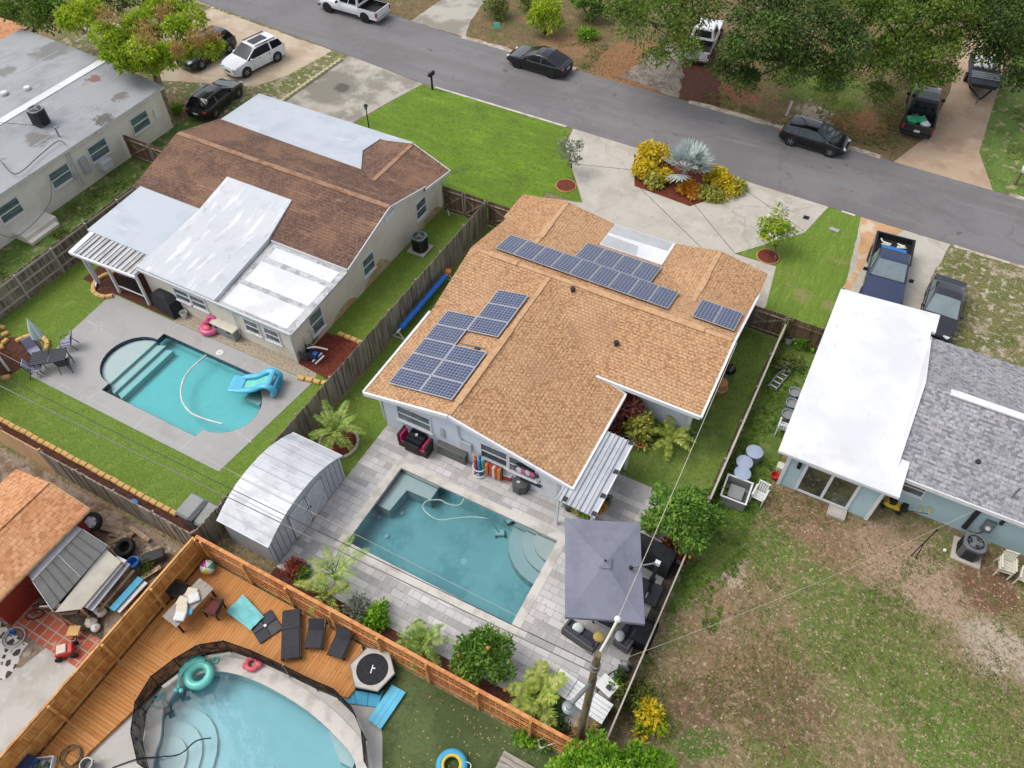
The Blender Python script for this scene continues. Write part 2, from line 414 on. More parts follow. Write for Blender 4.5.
lay('concrete_drive', C(196,190,178), [(C(182,174,160), .4, .42, .66, 6), (C(208,202,192), 1.1, .5, .72, 6, None, .7), (C(160,148,132), 2.4, .58, .72, 6, None, .5), (C(214,208,198), 8, .56, .7, 3, None, .4), (C(172,160,142), .9, .58, .7, 6, None, .5)], .85, (30, .006), cracks=(C(160,150,138), .11, .4))
lay('concrete_stained', C(184,178,166), [(C(146,140,128), .38, .46, .6, 7), (C(196,190,178), .9, .52, .7, 6, None, .8), (C(120,114,104), 1.8, .64, .76, 6, None, .7), (C(176,150,112), .3, .6, .72, 5, None, .7)], .85, (26, .008),
    blobs=[(C(136,132,120), -35.6, 40.2, 2.6, 1.7, .9), (C(96,92,84), -35.0, 40.4, .7, 1.4, 2)])
lay('drive_sandy', C(200,182,158), [(C(182,160,134), .4, .45, .64, 6), (C(212,198,178), 1.2, .52, .7, 6, None, .7), (C(150,126,100), 2.2, .62, .78, 6, None, .6)], .9, (22, .012))
lay('drive_tan', C(190,164,138), [(C(176,148,122), .5, .45, .64, 6), (C(204,182,158), 1.2, .52, .7, 6, None, .7), (C(146,116,92), 2.2, .64, .78, 6, None, .6)], .9, (22, .01))
lay('drive_orange', C(206,164,120), [(C(190,146,100), .8, .45, .64, 6), (C(216,196,170), .6, .5, .62, 6)], .9, (22, .012))
lay('drive_gravel', C(156,146,134), [(C(130,116,102), .6, .45, .62, 6), (C(186,178,168), 3, .55, .72, 6), (C(106,92,78), 7, .6, .78, 5, None, .7)], .95, (16, .03))
lay('deck_coating', C(176,174,171), [(C(170,168,165), .4, .42, .66, 5), (C(184,182,180), 3, .53, .7, 5, None, .6), (C(158,155,150), .8, .56, .7, 6, None, .5), (C(150,146,140), 2.6, .63, .74, 6, None, .5)], .8, (40, .003))
lay('mulch_brown', C(104,62,48), [(C(84,48,38), 5, .45, .6, 5), (C(132,86,66), 16, .58, .74, 5), (C(58,36,28), 20, .58, .75, 4, None, .7)], .95, (22, .05))
lay('mulch_red', C(126,58,40), [(C(100,42,30), 5, .45, .6, 5), (C(152,86,62), 16, .6, .74, 5), (C(70,32,24), 20, .58, .75, 4, None, .7)], .95, (22, .05))
lay('gravel_tan', C(186,172,150), [(C(150,132,106), 9, .5, .62, 4), (C(214,206,192), 18, .55, .7, 4), (C(120,106,86), 26, .58, .72, 3, None, .7)], .95, (20, .05))
lay('yard_junk', C(158,140,122), [(C(120,96,76), 1.1, .45, .6, 7), (C(196,182,164), 2.4, .55, .7, 6), (C(84,66,50), 4, .56, .72, 6, None, .8), (C(210,200,186), 12, .62, .76, 5, None, .6)], .95, (8, .09))
lay('slab_pale', C(196,192,184), [(C(180,174,164), .7, .45, .64, 6), (C(212,208,202), 2, .52, .72, 6, None, .7), (C(140,132,120), 3, .66, .78, 6, None, .7)], .85, (30, .006))
lay('soil_dark', C(92,84,70), [(C(70,62,50), 2, .45, .6, 6), (C(126,116,96), 6, .56, .72, 6)], .95, (12, .05))
bricks('pavers', C(220,216,212), C(194,190,187), C(176,172,168), .62, .31, .012, 0, [(C(184,178,172), .4, .5, .7, 5, None, .4), (C(214,210,204), 2.5, .6, .75, 5, None, .5)], .85, .006, .5, C(162,159,157), 40, (.62, 3))
lay('kerb_sand', C(196,184,166), [(C(164,146,124), 1.6, .45, .6, 6), (C(216,208,196), 3, .53, .66, 6, None, .7), (C(128,108,84), 2.4, .58, .68, 6, None, .7)], .9, (12, .02))
lay('coping', C(218,212,203), [(C(188,182,172), 1.2, .45, .66, 6)], .8, (30, .004))
bricks('deck_boards', C(212,148,84), C(198,132,70), C(124,76,38), 3.2, .135, .006, 0, [(C(216,156,96), 1.0, .45, .7, 6, (.4,5,1), .6), (C(150,92,50), 1.6, .58, .72, 7, (.5,3.2,1), .8), (C(110,62,40), 3.0, .72, .8, 5, (.6,1.6,1), .8)], .7, .006)
bricks('deck_boards_cross', C(212,148,84), C(198,132,70), C(124,76,38), 3.2, .135, .006, pi/2, [(C(216,156,96), 1.0, .45, .7, 6, (5,.4,1), .6), (C(150,92,50), 1.6, .58, .72, 7, (3.2,.5,1), .8), (C(110,62,40), 3.0, .72, .8, 5, (1.6,.6,1), .8)], .7, .006)
bricks('tiles_red', C(196,104,78), C(178,84,60), C(178,166,150), .42, .42, .03, 0, [(C(206,150,128), 1.6, .55, .7, 6)], .8, .004, 0)
def flagstone():
    t = NT('flagstone'); v = t.n('ShaderNodeTexVoronoi', feature='DISTANCE_TO_EDGE'); t.l(t.coord(), v.inputs['Vector']); v.inputs['Scale'].default_value = 3.6
    col = t.mix(t.ramp(v.outputs['Distance'], .12, .2), C(214,208,200), C(70,62,56))
    t.done(col, .85, 0, t.bump(v.outputs['Distance'], .01))
flagstone()
# --- roofs
TB = [(C(180,142,112), -8.6, 24.6, 1.4, 2.4, 1.5), (C(156,122,98), -14.6, 22.0, .9, 2.4, 2), (C(156,120,96), -15.4, 19.0, .8, 2.4, 2), (C(184,146,114), -9.6, 21.0, 1.0, 2.6, 1.6)]
SH = [(C(218,180,142), .3, .45, .65, 5, None, .35), (C(178,142,110), .5, .56, .7, 6, (1,.6,1), .4), (C(158,124,98), 1.1, .62, .72, 7, None, .4)]
shingles('shingle_tan', C(211,169,128), C(197,153,112), C(152,112,80), .2, .16, 0, SH, .7, TB)
shingles('shingle_tan_cross', C(211,169,128), C(197,153,112), C(152,112,80), .2, .16, pi/2, SH, .7, TB)
lay('shingle_cap', C(208,168,128), [(C(194,152,114), 3, .45, .62, 5), (C(170,130,96), 4, .55, .66, 4, None, .5)], .92, (30, .006))
BR = [(C(150,116,94), .3, .46, .6, 6, None, .8), (C(108,84,74), 1.1, .52, .66, 6, None, .7), (C(176,138,110), .8, .58, .68, 7, (.7,3,1), .5), (C(92,70,62), 5, .55, .68, 5, None, .5)]
shingles('shingle_brown', C(134,106,90), C(118,92,80), C(92,70,62), .24, .18, 0, BR)
shingles('shingle_brown_cross', C(140,110,92), C(124,96,82), C(96,72,62), .24, .18, pi/2, BR)
lay('shingle_brown_cap', C(166,130,104), [(C(140,100,78), 1.4, .45, .62, 6), (C(196,156,122), 6, .56, .7, 5)], .92, (24, .01))
shingles('shingle_grey', C(178,176,178), C(158,156,160), C(118,116,122), .3, .2, 0, [(C(196,194,196), 2.6, .54, .68, 6, None, .6), (C(136,134,140), .5, .54, .68, 5, None, .35)])
shingles('shingle_orange', C(222,166,122), C(208,148,104), C(180,122,82), .34, .2, pi/2, [(C(226,176,136), .8, .48, .66, 5, None, .5)])
lay('roof_white', C(233,233,235), [(C(210,209,206), .22, .56, .66, 6, None, .7), (C(222,223,226), .35, .45, .65, 6), (C(206,206,208), 2.2, .6, .74, 6, None, .7)], .6, (18, .004))
lay('roof_white_worn', C(208,210,214), [(C(202,206,212), .5, .45, .6, 6), (C(190,192,196), 1.4, .54, .66, 7, None, .6), (C(232,233,235), 1.2, .54, .64, 6, (2.5,.35,1), .85), (C(164,166,168), 2.2, .62, .7, 6, (1.5,.6,1), .6)], .65, (18, .006))
lay('roof_blue_white', C(194,201,209), [(C(182,190,199), .5, .45, .64, 6), (C(214,217,221), 1.1, .55, .7, 6, (.5,2,1), .7)], .65, (18, .005))
lay('roof_seam', C(196,198,198), [(C(160,162,162), 2.4, .45, .62, 6), (C(226,226,226), 5, .56, .7, 5)], .7, (22, .01))
lay('roof_grey', C(166,168,170), [(C(148,151,154), .3, .44, .62, 6), (C(176,177,178), 1.2, .54, .7, 6, (2.0,.5,1), .7), (C(122,122,122), 1.6, .62, .72, 7, None, .7)], .8, (22, .006), blobs=[(C(142,108,104), -45.9, 29.5, .55, 2.6, 3.0), (C(104,100,96), -42.2, 26.6, .7, 2.6, 2.8), (C(126,122,118), -43.2, 28.9, .6, 2.6, 2.6), (C(132,130,128), -51.4, 31.0, 1.6, 1.9, 1.4), (C(134,132,130), -52.0, 27.6, .9, 1.9, 2), (C(128,126,124), -43.9, 23.2, .9, 1.9, 2)])
lay('roof_grey_patch', C(188,192,195), [(C(180,182,182), 1, .45, .64, 5)], .7, (22, .004))
lay('metal_roof', C(212,214,218), [(C(186,188,192), 1, .45, .64, 6), (C(150,148,144), 1.2, .6, .74, 7, (.5,4,1), .7), (C(216,217,220), 3, .58, .72, 5, None, .6)], .5, None, .1)
lay('metal_ribs', C(220,221,224), [(C(206,206,206), 1.6, .5, .66, 6), (C(160,156,150), 1.3, .66, .76, 7, (4,.6,1), .8)], .4, None, .25)
lay('awning', C(214,216,222), [(C(198,201,208), 1.2, .45, .64, 5)], .45, None, .3)
lay('awning_stained', C(196,196,196), [(C(160,154,142), 1.4, .45, .64, 6, (3,.5,1)), (C(216,216,216), 4, .56, .7, 5)], .5, None, .3)
# --- walls, trim
lay('stucco_cream', C(246,240,228), [(C(234,226,212), .8, .45, .66, 6), (C(250,246,238), 3, .56, .72, 5, None, .6)], .85, (60, .004))
lay('stucco_beige', C(236,227,210), [(C(226,214,196), .8, .45, .66, 6), (C(240,232,218), 3, .56, .72, 5, None, .6)], .85, (60, .004),
    blobs=())
lay('rust_stain', C(206,170,116), [(C(214,196,164), 1.6, .4, .6, 6)], .85)
lay('siding_blue', C(226,233,243), [(C(216,225,237), .8, .45, .66, 5), (C(216,222,230), 6, .56, .72, 5, None, .5)], .7, (2.2, .003, (.2,.2,9)))
lay('stucco_teal', C(188,214,220), [(C(178,206,213), .8, .45, .66, 6), (C(196,220,224), 3, .56, .72, 5, None, .5)], .8, (60, .003))
lay('trim_white', C(236,237,240), [(C(222,223,226), 2, .5, .7, 5)], .5)
lay('fascia_worn', C(216,216,218), [(C(150,148,146), 2.6, .58, .7, 6)], .6)
plain('vinyl', C(232,233,236), .45)
lay('glass_dark', C(80,88,94), [(C(112,120,124), .9, .45, .62, 4), (C(36,42,48), 2.4, .52, .7, 4)], .08, None, 0, .7)
lay('glass_green', C(112,132,132), [(C(84,100,104), .9, .45, .62, 4, (1,1,5))], .08, None, 0, .7)
lay('glass_yard', C(92,98,72), [(C(54,60,56), 1.1, .42, .56, 5), (C(140,140,110), 2.2, .56, .68, 5, None, .7)], .06, None, 0, .7)
# --- wood
def boards(name, base, dark, light, axis='h', k=7.0, rough=.85):
    t = NT(name)
    st = (k, k, .35)
    col = t.layers(base, [(dark, 1.0, .44, .6, 4, st), (light, 1.3, .54, .7, 5, (k*1.6, k*1.6, .6), .8), (dark, .6, .55, .75, 6, None, .5)])
    t.done(col, rough, 0, t.bump(t.noise(1.0, 4, .6, t.coord((k*2.5, k*2.5, .5))), .006))
boards('wood_weathered', C(158,146,130), C(104,92,80), C(196,186,172))
boards('wood_grey', C(150,140,126), C(106,94,80), C(184,174,160))
boards('wood_brown', C(124,98,76), C(88,66,50), C(148,122,98))
boards('wood_new', C(212,176,132), C(192,150,106), C(224,192,150))
boards('wood_orange', C(214,152,78), C(190,124,54), C(226,172,100), 'h', 6)
boards('wood_lattice', C(220,152,94), C(198,126,72), C(232,172,116), 'h', 3)
lay('wood_rail', C(226,168,98), [(C(184,118,54), 2, .45, .64, 6)], .7)
lay('wood_pole', C(126,112,82), [(C(92,80,58), 2, .45, .62, 6, (4,4,.4)), (C(150,138,104), 3, .55, .7, 5, (6,6,.5))], .9, (9, .01, (3,3,.4)))
lay('wood_plank', C(176,150,122), [(C(146,118,92), 2, .45, .62, 6), (C(196,176,150), 5, .56, .72, 5)], .85)
lay('table_wood', C(170,160,150), [(C(148,138,128), 2, .45, .62, 6, (1,8,1)), (C(190,182,172), 3, .56, .72, 5, (1,8,1))], .7)
lay('table_white', C(234,234,234), [(C(216,216,216), 2, .5, .7, 5)], .5)
lay('bark_tan', C(168,146,122), [(C(96,80,64), 3, .45, .62, 6, (2,2,.5)), (C(158,140,118), 6, .56, .72, 5)], .9, (12, .02))
lay('bark_grey', C(104,96,84), [(C(74,66,56), 3, .45, .62, 6, (2,2,.5)), (C(136,128,116), 6, .56, .72, 5)], .9, (12, .02))
# --- leaves
leafmat('leaf_mango', C(160,192,36), C(206,224,58), C(100,134,30), .9, .4)
leafmat('leaf_mango_flower', C(196,150,92), C(206,170,110), C(160,130,70), 2, .25)
leafmat('leaf_oak', C(70,96,38), C(104,132,54), C(42,62,26), .6, .25)
leafmat('leaf_oak_light', C(94,124,40), C(134,160,58), C(54,78,28), .7, .3)
leafmat('leaf_mid', C(104,142,48), C(140,172,70), C(66,100,32), 1.2, .3)
leafmat('leaf_citrus', C(98,142,50), C(140,178,68), C(64,102,34), 1.6, .3)
leafmat('leaf_lime', C(126,178,36), C(164,206,62), C(82,130,28), 1.2, .35)
leafmat('leaf_grape', C(66,102,40), C(98,132,56), C(44,76,30), 1.4, .25)
leafmat('leaf_yellow', C(246,214,36), C(252,230,80), C(176,164,44), 1.8, .35)
leafmat('leaf_orange', C(240,160,50), C(236,190,56), C(190,100,36), 2.4, .3)
leafmat('leaf_variegated', C(190,192,86), C(226,216,110), C(112,138,56), 3, .3)
leafmat('leaf_maroon', C(156,84,74), C(196,124,104), C(100,56,58), 2.4, .2)
leafmat('leaf_palm', C(138,174,66), C(186,204,106), C(92,128,46), 1.5, .3)
leafmat('leaf_palm_yellow', C(164,184,68), C(204,212,104), C(104,132,46), 1.5, .3)
leafmat('leaf_silver', C(196,210,204), C(218,228,222), C(160,176,170), 1.6, .25)
leafmat('leaf_grey', C(134,142,120), C(168,172,152), C(94,102,80), 1.6, .25)
leafmat('leaf_red', C(164,74,52), C(192,106,70), C(120,52,44), 2, .25)
leafmat('leaf_dry', C(196,168,110), C(212,186,128), C(160,132,84), 2, .25)
plain('blossom_orange', C(230,150,60), .6); plain('blossom_pale', C(226,222,206), .6)
leafmat('leaf_weed', C(124,138,66), C(156,164,90), C(94,108,50), .6, .45)
leafmat('leaf_straw', C(196,180,136), C(176,164,114), C(146,134,94), .6, .45)
# --- paints, plastics
paint('paint_white', C(240,241,244)); paint('paint_black', C(13,14,17), 0, .8)
paint('paint_dark', C(28,33,40), 0, .7); paint('paint_blue', C(56,66,96), .1, .5)
paint('paint_slate', C(46,47,56), .1, .6); paint('paint_green_black', C(40,48,48), 0, .3)
plain('car_glass', C(22,27,33), .05, 0, .0, .45, .2); plain('car_glass_mid', C(86,94,100), .06, 0, .2, .6, .2); plain('rail_grey', C(196,186,170), .9); plain('hose_pale', C(176,206,202), .6); plain('car_glass_pale', C(126,142,146), .06, 0, .6, .7, .2)
plain('tyre', C(38,38,39), .85); plain('rim', C(176,178,182), .3, .7); plain('rim_dark', C(60,60,64), .35, .5)
plain('lamp_red', C(176,40,44), .2, 0, .5); plain('lamp_clear', C(222,226,228), .12, 0, .6); plain('black_trim', C(32,32,34), .6)
plain('chrome', C(196,198,200), .2, .9); plain('interior', C(52,50,50), .8)
plain('metal_dark', C(64,68,74), .5, .4); plain('metal_grey', C(150,154,158), .45, .5); plain('metal_black', C(36,37,40), .5, .3)
plain('metal_white', C(226,228,232), .4, .1); plain('concrete_pad', C(196,188,176), .9); plain('steel_galv', C(188,192,196), .4, .6)
plain('plastic_grey', C(150,152,150), .6); plain('plastic_dark', C(74,76,80), .6); plain('plastic_box', C(110,109,108), .65, var=.2)
plain('plastic_white', C(230,230,228), .5); plain('plastic_cream', C(224,218,200), .55); plain('plastic_blue', C(44,120,196), .45)
plain('plastic_cyan', C(92,196,230), .35, 0, .3); plain('plastic_teal', C(118,218,202), .35, 0, .3); plain('plastic_sky', C(70,170,206), .6, var=.1)
plain('plastic_coral', C(232,104,112), .4); plain('plastic_pink', C(226,96,156), .35, 0, .3); plain('plastic_magenta', C(206,40,108), .5)
plain('plastic_red', C(208,60,52), .45); plain('plastic_yellow', C(236,204,66), .45); plain('plastic_orange', C(226,140,52), .45)
plain('plastic_green', C(44,164,116), .5); plain('plastic_barrel', C(166,178,200), .5); plain('fabric_navy', C(44,56,96), .9)
lay('fabric_umbrella', C(130,132,147), [(C(122,124,138), .8, .45, .62, 5), (C(142,144,157), 2.5, .55, .7, 5, None, .5)], .9, (2.2, .03)); plain('fabric_black', C(44,45,48), .9, var=.2); plain('fabric_charcoal', C(72,74,82), .9)
plain('fabric_lounge', C(62,63,68), .9); plain('fabric_lilac', C(164,164,188), .9); plain('fabric_mint', C(176,214,200), .9); plain('fabric_aqua', C(136,214,214), .9)
plain('fabric_cream', C(226,214,192), .9); plain('fabric_white', C(230,230,228), .9); plain('fabric_yellow', C(222,190,110), .9); plain('fabric_wine', C(116,52,50), .85)
plain('rattan', C(58,48,44), .8); plain('rattan_grey', C(92,92,92), .8); plain('terracotta', C(196,138,86), .8); plain('pot_black', C(54,56,60), .6); plain('pot_stone', C(190,170,130), .85)
plain('stone_orange', C(226,182,112), .85, var=.22); plain('stone_yellow', C(214,204,164), .85, var=.25); plain('stone_white', C(206,200,190), .85, var=.2)
plain('shed_red', C(150,52,38), .8); plain('shed_wall', C(196,199,206), .5, .15); plain('shed_door', C(206,208,214), .5, .1)
plain('blue_cover', C(36,112,214), .5); plain('pipe_white', C(230,230,230), .4); plain('sand_dune', C(206,198,180), .9)
plain('tape_white', C(236,236,236), .6); plain('wire_grey', C(126,124,118), .5); plain('wire_pale', C(206,200,186), .6); plain('wire_dark', C(60,60,62), .6); plain('solar_frame', C(206,208,212), .35, .5)
lay('plaster_grey', C(196,206,206), [(C(170,186,190), .7, .45, .62, 5), (C(212,220,218), 1.6, .52, .7, 5, None, .6)], .7); plain('plaster_white', C(226,230,230), .7, var=.05); plain('plaster_pale', C(200,206,206), .7, var=.06); plain('tile_navy', C(56,72,104), .3, var=.2)
water('water_turquoise', (.06,.93,.96,1), .85, .01, 2.2); water('water_teal', (.18,.76,.83,1), .66, .012, 1.6); water('water_blue', (.10,.82,.93,1), .7, .01, 2.2)
netting('net_black', C(48,47,48), .9); netting('net_light', C(50,50,52), .5)
def solar(name, base, alt):
    t = NT(name); v = t.coord()
    b = t.n('ShaderNodeTexBrick'); t.l(v, b.inputs['Vector']); b.offset = 0
    b.inputs['Color1'].default_value = base; b.inputs['Color2'].default_value = alt; b.inputs['Mortar'].default_value = C(150,160,184)
    b.inputs['Scale'].default_value = 1; b.inputs['Mortar Size'].default_value = .009; b.inputs['Brick Width'].default_value = .165; b.inputs['Row Height'].default_value = .165
    t.done(b.outputs[0], .12, 0, None, .6, .5)
solar('solar_cells', C(34,42,74), C(48,58,92))
def ball_panels():
    t = NT('ball_panels'); g = t.n('ShaderNodeTexGradient', gradient_type='RADIAL'); t.l(t.coord(), g.inputs[0])
    r = t.n('ShaderNodeValToRGB'); t.l(g.outputs[0], r.inputs[0]); cr = r.color_ramp; cr.interpolation = 'CONSTANT'
    cs = [C(240,240,238), C(240,212,60), C(240,240,238), C(60,176,130), C(240,240,238), C(196,70,140)]
    cr.elements[0].color = cs[0]; cr.elements[1].position = 1/6; cr.elements[1].color = cs[1]
    for i in range(2, 6): e = cr.elements.new(i/6); e.color = cs[i]
    t.done(r.outputs[0], .35, 0, None, .5, .3)
ball_panels()
# ------------------------------------------------------------------ the setting: ground, road, surfaces
def poly_pool1(d=0.0):
    p = [(-23.1,12.25), (-23.1,12.72)] + [(-23.1+1.7*cos(a), 14.38+1.66*sin(a)) for a in [(-pi/2+pi*i/16) for i in range(1, 16)]] + [(-23.1,16.04), (-23.1,16.5), (-29.1,16.5), (-29.1,16.04)]
    p += [(-29.1+1.6*cos(a), 14.38+1.66*sin(a)) for a in [(pi/2+pi*i/16) for i in range(1, 16)]] + [(-29.1,12.72), (-29.1,12.25)]
    return grow(p, d) if d else ccw(p)
def poly_pool2(d=0.0): return [(-13.72-d,11.04-d), (-5.86+d,11.04-d), (-5.86+d,15.27+d), (-13.72-d,15.27+d)]
_p3 = smoothpoly(atp([(152,768),(160,738),(164,709),(184,682),(214,671),(252,679),(300,705),(336,736),(357,768)])+[(-7.5,2.3),(-7.3,.4),(-8.6,-1.6),(-12.5,-1.8)], 5)
def poly_pool3(d=0.0): return grow(_p3, d) if d else ccw(_p3)
b1, b2, b3 = (-31.2,11.9,-20.9,16.9), (-14.5,10.3,-5.1,16.0), (-16.4,-3.2,-6.5,5.6)
g = MB()
xs = sorted({-600, 600, -300, -100, -60, -40, 0, 20, 60, 100, 300, b1[0], b1[2], b2[0], b2[2], b3[0], b3[2]})
ys = sorted({-600, 600, -200, -50, 0, 30, 50, 70, 100, 200, b1[1], b1[3], b2[1], b2[3], b3[1], b3[3]})
for i in range(len(xs)-1):
    for j in range(len(ys)-1):
        cx, cy = (xs[i]+xs[i+1])/2, (ys[j]+ys[j+1])/2
        if any(b[0] < cx < b[2] and b[1] < cy < b[3] for b in (b1, b2, b3)): continue
        g.add([(xs[i],ys[j],0),(xs[i+1],ys[j],0),(xs[i+1],ys[j+1],0),(xs[i],ys[j+1],0)], [(0,1,2,3)])
kind(g.build('ground', 'dirt_lot'), 'structure')
def S(name, pts, mat, z, holes=()):
    return kind(MB().sheet(pts, holes, z).build(name, mat), 'structure')
def wob(pts, amp=.12, step=.22, seed=0):
    """a natural, slightly ragged outline"""
    p = [Vector((q[0], q[1], 0)) for q in pts]; out = []; n = len(p)
    for i in range(n):
        a, b = p[i], p[(i+1) % n]; k = max(1, int((b-a).length/step))
        for q in range(k):
            w = a.lerp(b, q/k); nz = mnoise.noise_vector(w*1.1+Vector((seed, 3.3, 7)))*amp+mnoise.noise_vector(w*4.7)*(.03+.35*amp)
            out.append((w.x+nz.x, w.y+nz.y))
    return out
# road, slightly bent at its left end
near = [(-120,53.5),(-53.6,45.95),(-41.2,44.75),(-30,43.6),(-18.3,43.42),(-6.5,43.2),(-1.2,43.05),(9.8,42.8),(120,40.6)]
far = [(120,46.6),(9.1,49.3),(1.3,49.6),(-7,50.0),(-21.7,50.4),(-31.2,50.7),(-37,51.2),(-55,54),(-120,63)]
S('road', near+far, 'asphalt', .02)
verge = [(-60,53.5)]+[(x, y-.05) for x, y in far[-3::-1]]+[(120,140),(-60,140)]
S('far_verge', verge, 'verge_dry', .008)
def strip(line, off, w, z, lo, hi, name, mat, rag):
    p = []
    for i in range(len(line)-1):
        a, b = Vector(line[i]), Vector(line[i+1])
        for q in range(int((b-a).length/.8)+1):
            c = a.lerp(b, q*.8/max((b-a).length,.8))
            if lo < c.x < hi: p.append(c)
    p.sort(key=lambda c: c.x)
    up = [(c.x, c.y+off+w*.5*(1+rag*mnoise.noise(Vector((c.x*1.3,2,0))))) for c in p]; dn = [(c.x, c.y+off-w*.5*(1+rag*mnoise.noise(Vector((c.x*1.1,7,0))))) for c in p]
    kind(MB().prism(up+dn[::-1], .0, z).build(name, mat), 'structure')
strip(far, .1, .42, .028, -31.4, -20.6, 'kerb', 'kerb_sand', 1.2); strip(far, .1, .45, .028, -12.8, 1.2, 'kerb', 'kerb_sand', 1.2); strip(far, .1, .4, .028, 7.6, 30, 'kerb', 'kerb_sand', 1.2)
strip(near, -.02, .16, .045, -29.9, -18.4, 'kerb', 'coping', .3); strip(near, -.04, .14, .032, -1.1, .7, 'kerb', 'coping', .3); strip(near, -.05, .2, .03, 5.9, 30, 'kerb', 'kerb_sand', .9)
# near side, left to right
S('side_verge', wob([(-58,34),(-38.2,34),(-37.7,37),(-37.2,44.2),(-41.2,44.7),(-53.6,45.9),(-58,46.5)]), 'grass_patchy', .006)
S('sandy_driveway', wob([(-51.5,45.4),(-41.2,44.6),(-38.7,44.35),(-39.4,40.2),(-40.6,37.6),(-47,35.2),(-52,36)], .15), 'drive_sandy', .014)
S('house_driveway', [(-37.2,44.4),(-30.2,43.55),(-31.0,40.5),(-31.9,36.5),(-32.2,33),(-37.6,33)], 'concrete_stained', .018)
S('side_strip', [(-42.05,0),(-37.5,0),(-37.5,33),(-42.05,33)], 'grass_weedy', .004)
S('front_lawn', wob([(-30.2,43.5),(-18.5,43.35),(-17.9,41.3),(-15.3,37.7),(-14.4,36.4),(-16.8,36.4),(-16.8,32.2),(-32.3,32.2),(-31.6,37)], .06), 'grass_bright', .016)
S('back_lawn', [(-37.3,8.75),(-18.6,8.75),(-18.6,32),(-21.7,32),(-21.7,18.2),(-30,18.2),(-36,23),(-37.3,23)], 'grass_rich', .006, [[(b1[0],b1[1]),(b1[2],b1[1]),(b1[2],b1[3]),(b1[0],b1[3])]])
S('pool_deck', [(-33.7,17.45),(-33.5,14.6),(-32.9,11.25),(-20.85,11.25),(-20.3,17.4),(-29,17.4)], 'deck_coating', .02, [poly_pool1(.0)])
S('gravel_strip', [(-29.3,17.42),(-20.2,17.42),(-20.6,18.25),(-29.3,18.25)], 'gravel_tan', .016)
S('porch_floor', [(-36,17.5),(-29.3,17.5),(-29.3,20),(-36,20)], 'mulch_brown', .014)
S('mulch_strip', [(-40,7.86),(-18.6,7.86),(-18.6,8.66),(-40,8.66)], 'mulch_brown', .018)
dj = MB()   # pale joints of the pool deck
for a, b in (((-32.4,13.2),(-32.4,17.45)), ((-33.4,15.35),(-31.0,15.05)), ((-29.1,16.5),(-28.85,17.4)), ((-29.1,12.25),(-29.3,11.25)), ((-26.0,12.25),(-26.0,11.25)), ((-23.17,12.25),(-23.2,11.25)), ((-24.0,16.52),(-24.0,17.4)), ((-32.4,13.2),(-32.2,11.3)), ((-21.7,13.4),(-20.6,13.2))):
    dj.bar((*a,.0215), (*b,.0215), .05, .004)
kind(dj.build('deck_joints', 'slab_pale'), 'structure')
S('side_lawn', [(-18.4,8.9),(-15.6,8.9),(-15.6,17),(-15.6,32.2),(-18.4,32.2)], 'grass_rich', .007)
S('patio', [(-15.6,8.75),(-.86,8.75),(-.86,19.3),(-3.3,19.3),(-3.3,19.55),(-6.5,19.55),(-6.5,17.1),(-15.6,17.1)], 'pavers', .022, [poly_pool2(.3)])
S('bed_soil', [(-15.6,7.85),(-.86,7.85),(-.86,8.76),(-15.6,8.76)], 'mulch_brown', .02)
S('patio_side_strip', [(-1.3,8.8),(-.86,8.8),(-.86,16.6),(-1.3,16.6)], 'soil_dark', .027)
S('right_lawn', [(-6.5,19.5),(-3.3,19.5),(-3.3,19.3),(-.86,19.3),(-.86,31),(-6.5,31)], 'grass_dark', .009)
S('fence_soil', wob([(-1.02,19.4),(-.86,19.4),(-.86,30.5),(-.95,30.5)], .04), 'soil_dark', .013)
S('neighbour_strip', wob([(-.7,14),(1.2,18),(1.3,33),(-.7,31)], .25), 'grass_dark', .006)
S('circular_driveway', [(-18.3,43.42),(-6.5,43.2),(-1.2,43.05),(-1.85,40.0),(-4.9,36.3),(-6.0,35.6),(-7.4,35.6),(-7.4,30.9),(-11,30.9),(-11,32.9),(-15.9,33.1),(-16.6,35.9),(-14.45,36.5),(-15.3,37.7),(-17.9,41.3)], 'concrete_drive', .024)
S('front_walk', [(-6.2,35.55),(-4.85,36.3),(-2.5,36.35),(-2.1,33.0),(-2.4,31.2),(-3.2,31.2),(-3.2,34.6)], 'concrete_drive', .03)
S('street_lawn', wob([(-1.25,43.0),(.72,43.2),(1.45,38),(1.0,33),(.9,31.1),(-2.3,31.1),(-2.1,33.0),(-2.5,36.4),(-4.8,36.4),(-1.85,40.0)], .05), 'grass_stripe', .012)
cj = MB()
for a, b in (((-17.4,39.6),(-13.0,41.0)), ((-12.4,39.8),(-6.4,35.7)), ((-8.4,39.5),(-4.9,36.35)), ((-6.3,42.4),(-1.9,40.1))):
    cj.bar((*a,.0255), (*b,.0255), .035, .004)
kind(cj.build('driveway_joints', 'soil_dark'), 'structure')
S('island_bed', [(-13.6,42.6),(-12.3,39.5),(-8.6,39.2),(-6.2,42.4),(-9.2,42.95)], 'mulch_red', .034)
S('neighbour_driveway', wob([(.75,43.0),(5.85,42.9),(5.3,39.5),(5.0,31),(1.1,31),(1.35,36)], .05), 'concrete_drive', .014)
S('orange_driveway_edge', wob([(.78,42.95),(3.2,42.93),(1.9,40),(1.6,36.4),(1.2,36.4),(1.5,38.5)], .1), 'drive_orange', .02)
S('neighbour_lawn', wob([(5.8,42.85),(14,42.5),(60,41.5),(60,31.4),(5.0,31.4),(5.3,39.5)], .2), 'grass_patchy', .009)
S('far_concrete_apron', wob(atp([(411,21),(465,37.5),(470,22),(490,-6),(450,-6)]), .08), 'concrete_stained', .016)
S('far_gravel_driveway', wob(atp([(622,78),(678,98),(684,62),(676,40),(652,50),(640,62)]), .3), 'drive_gravel', .014)
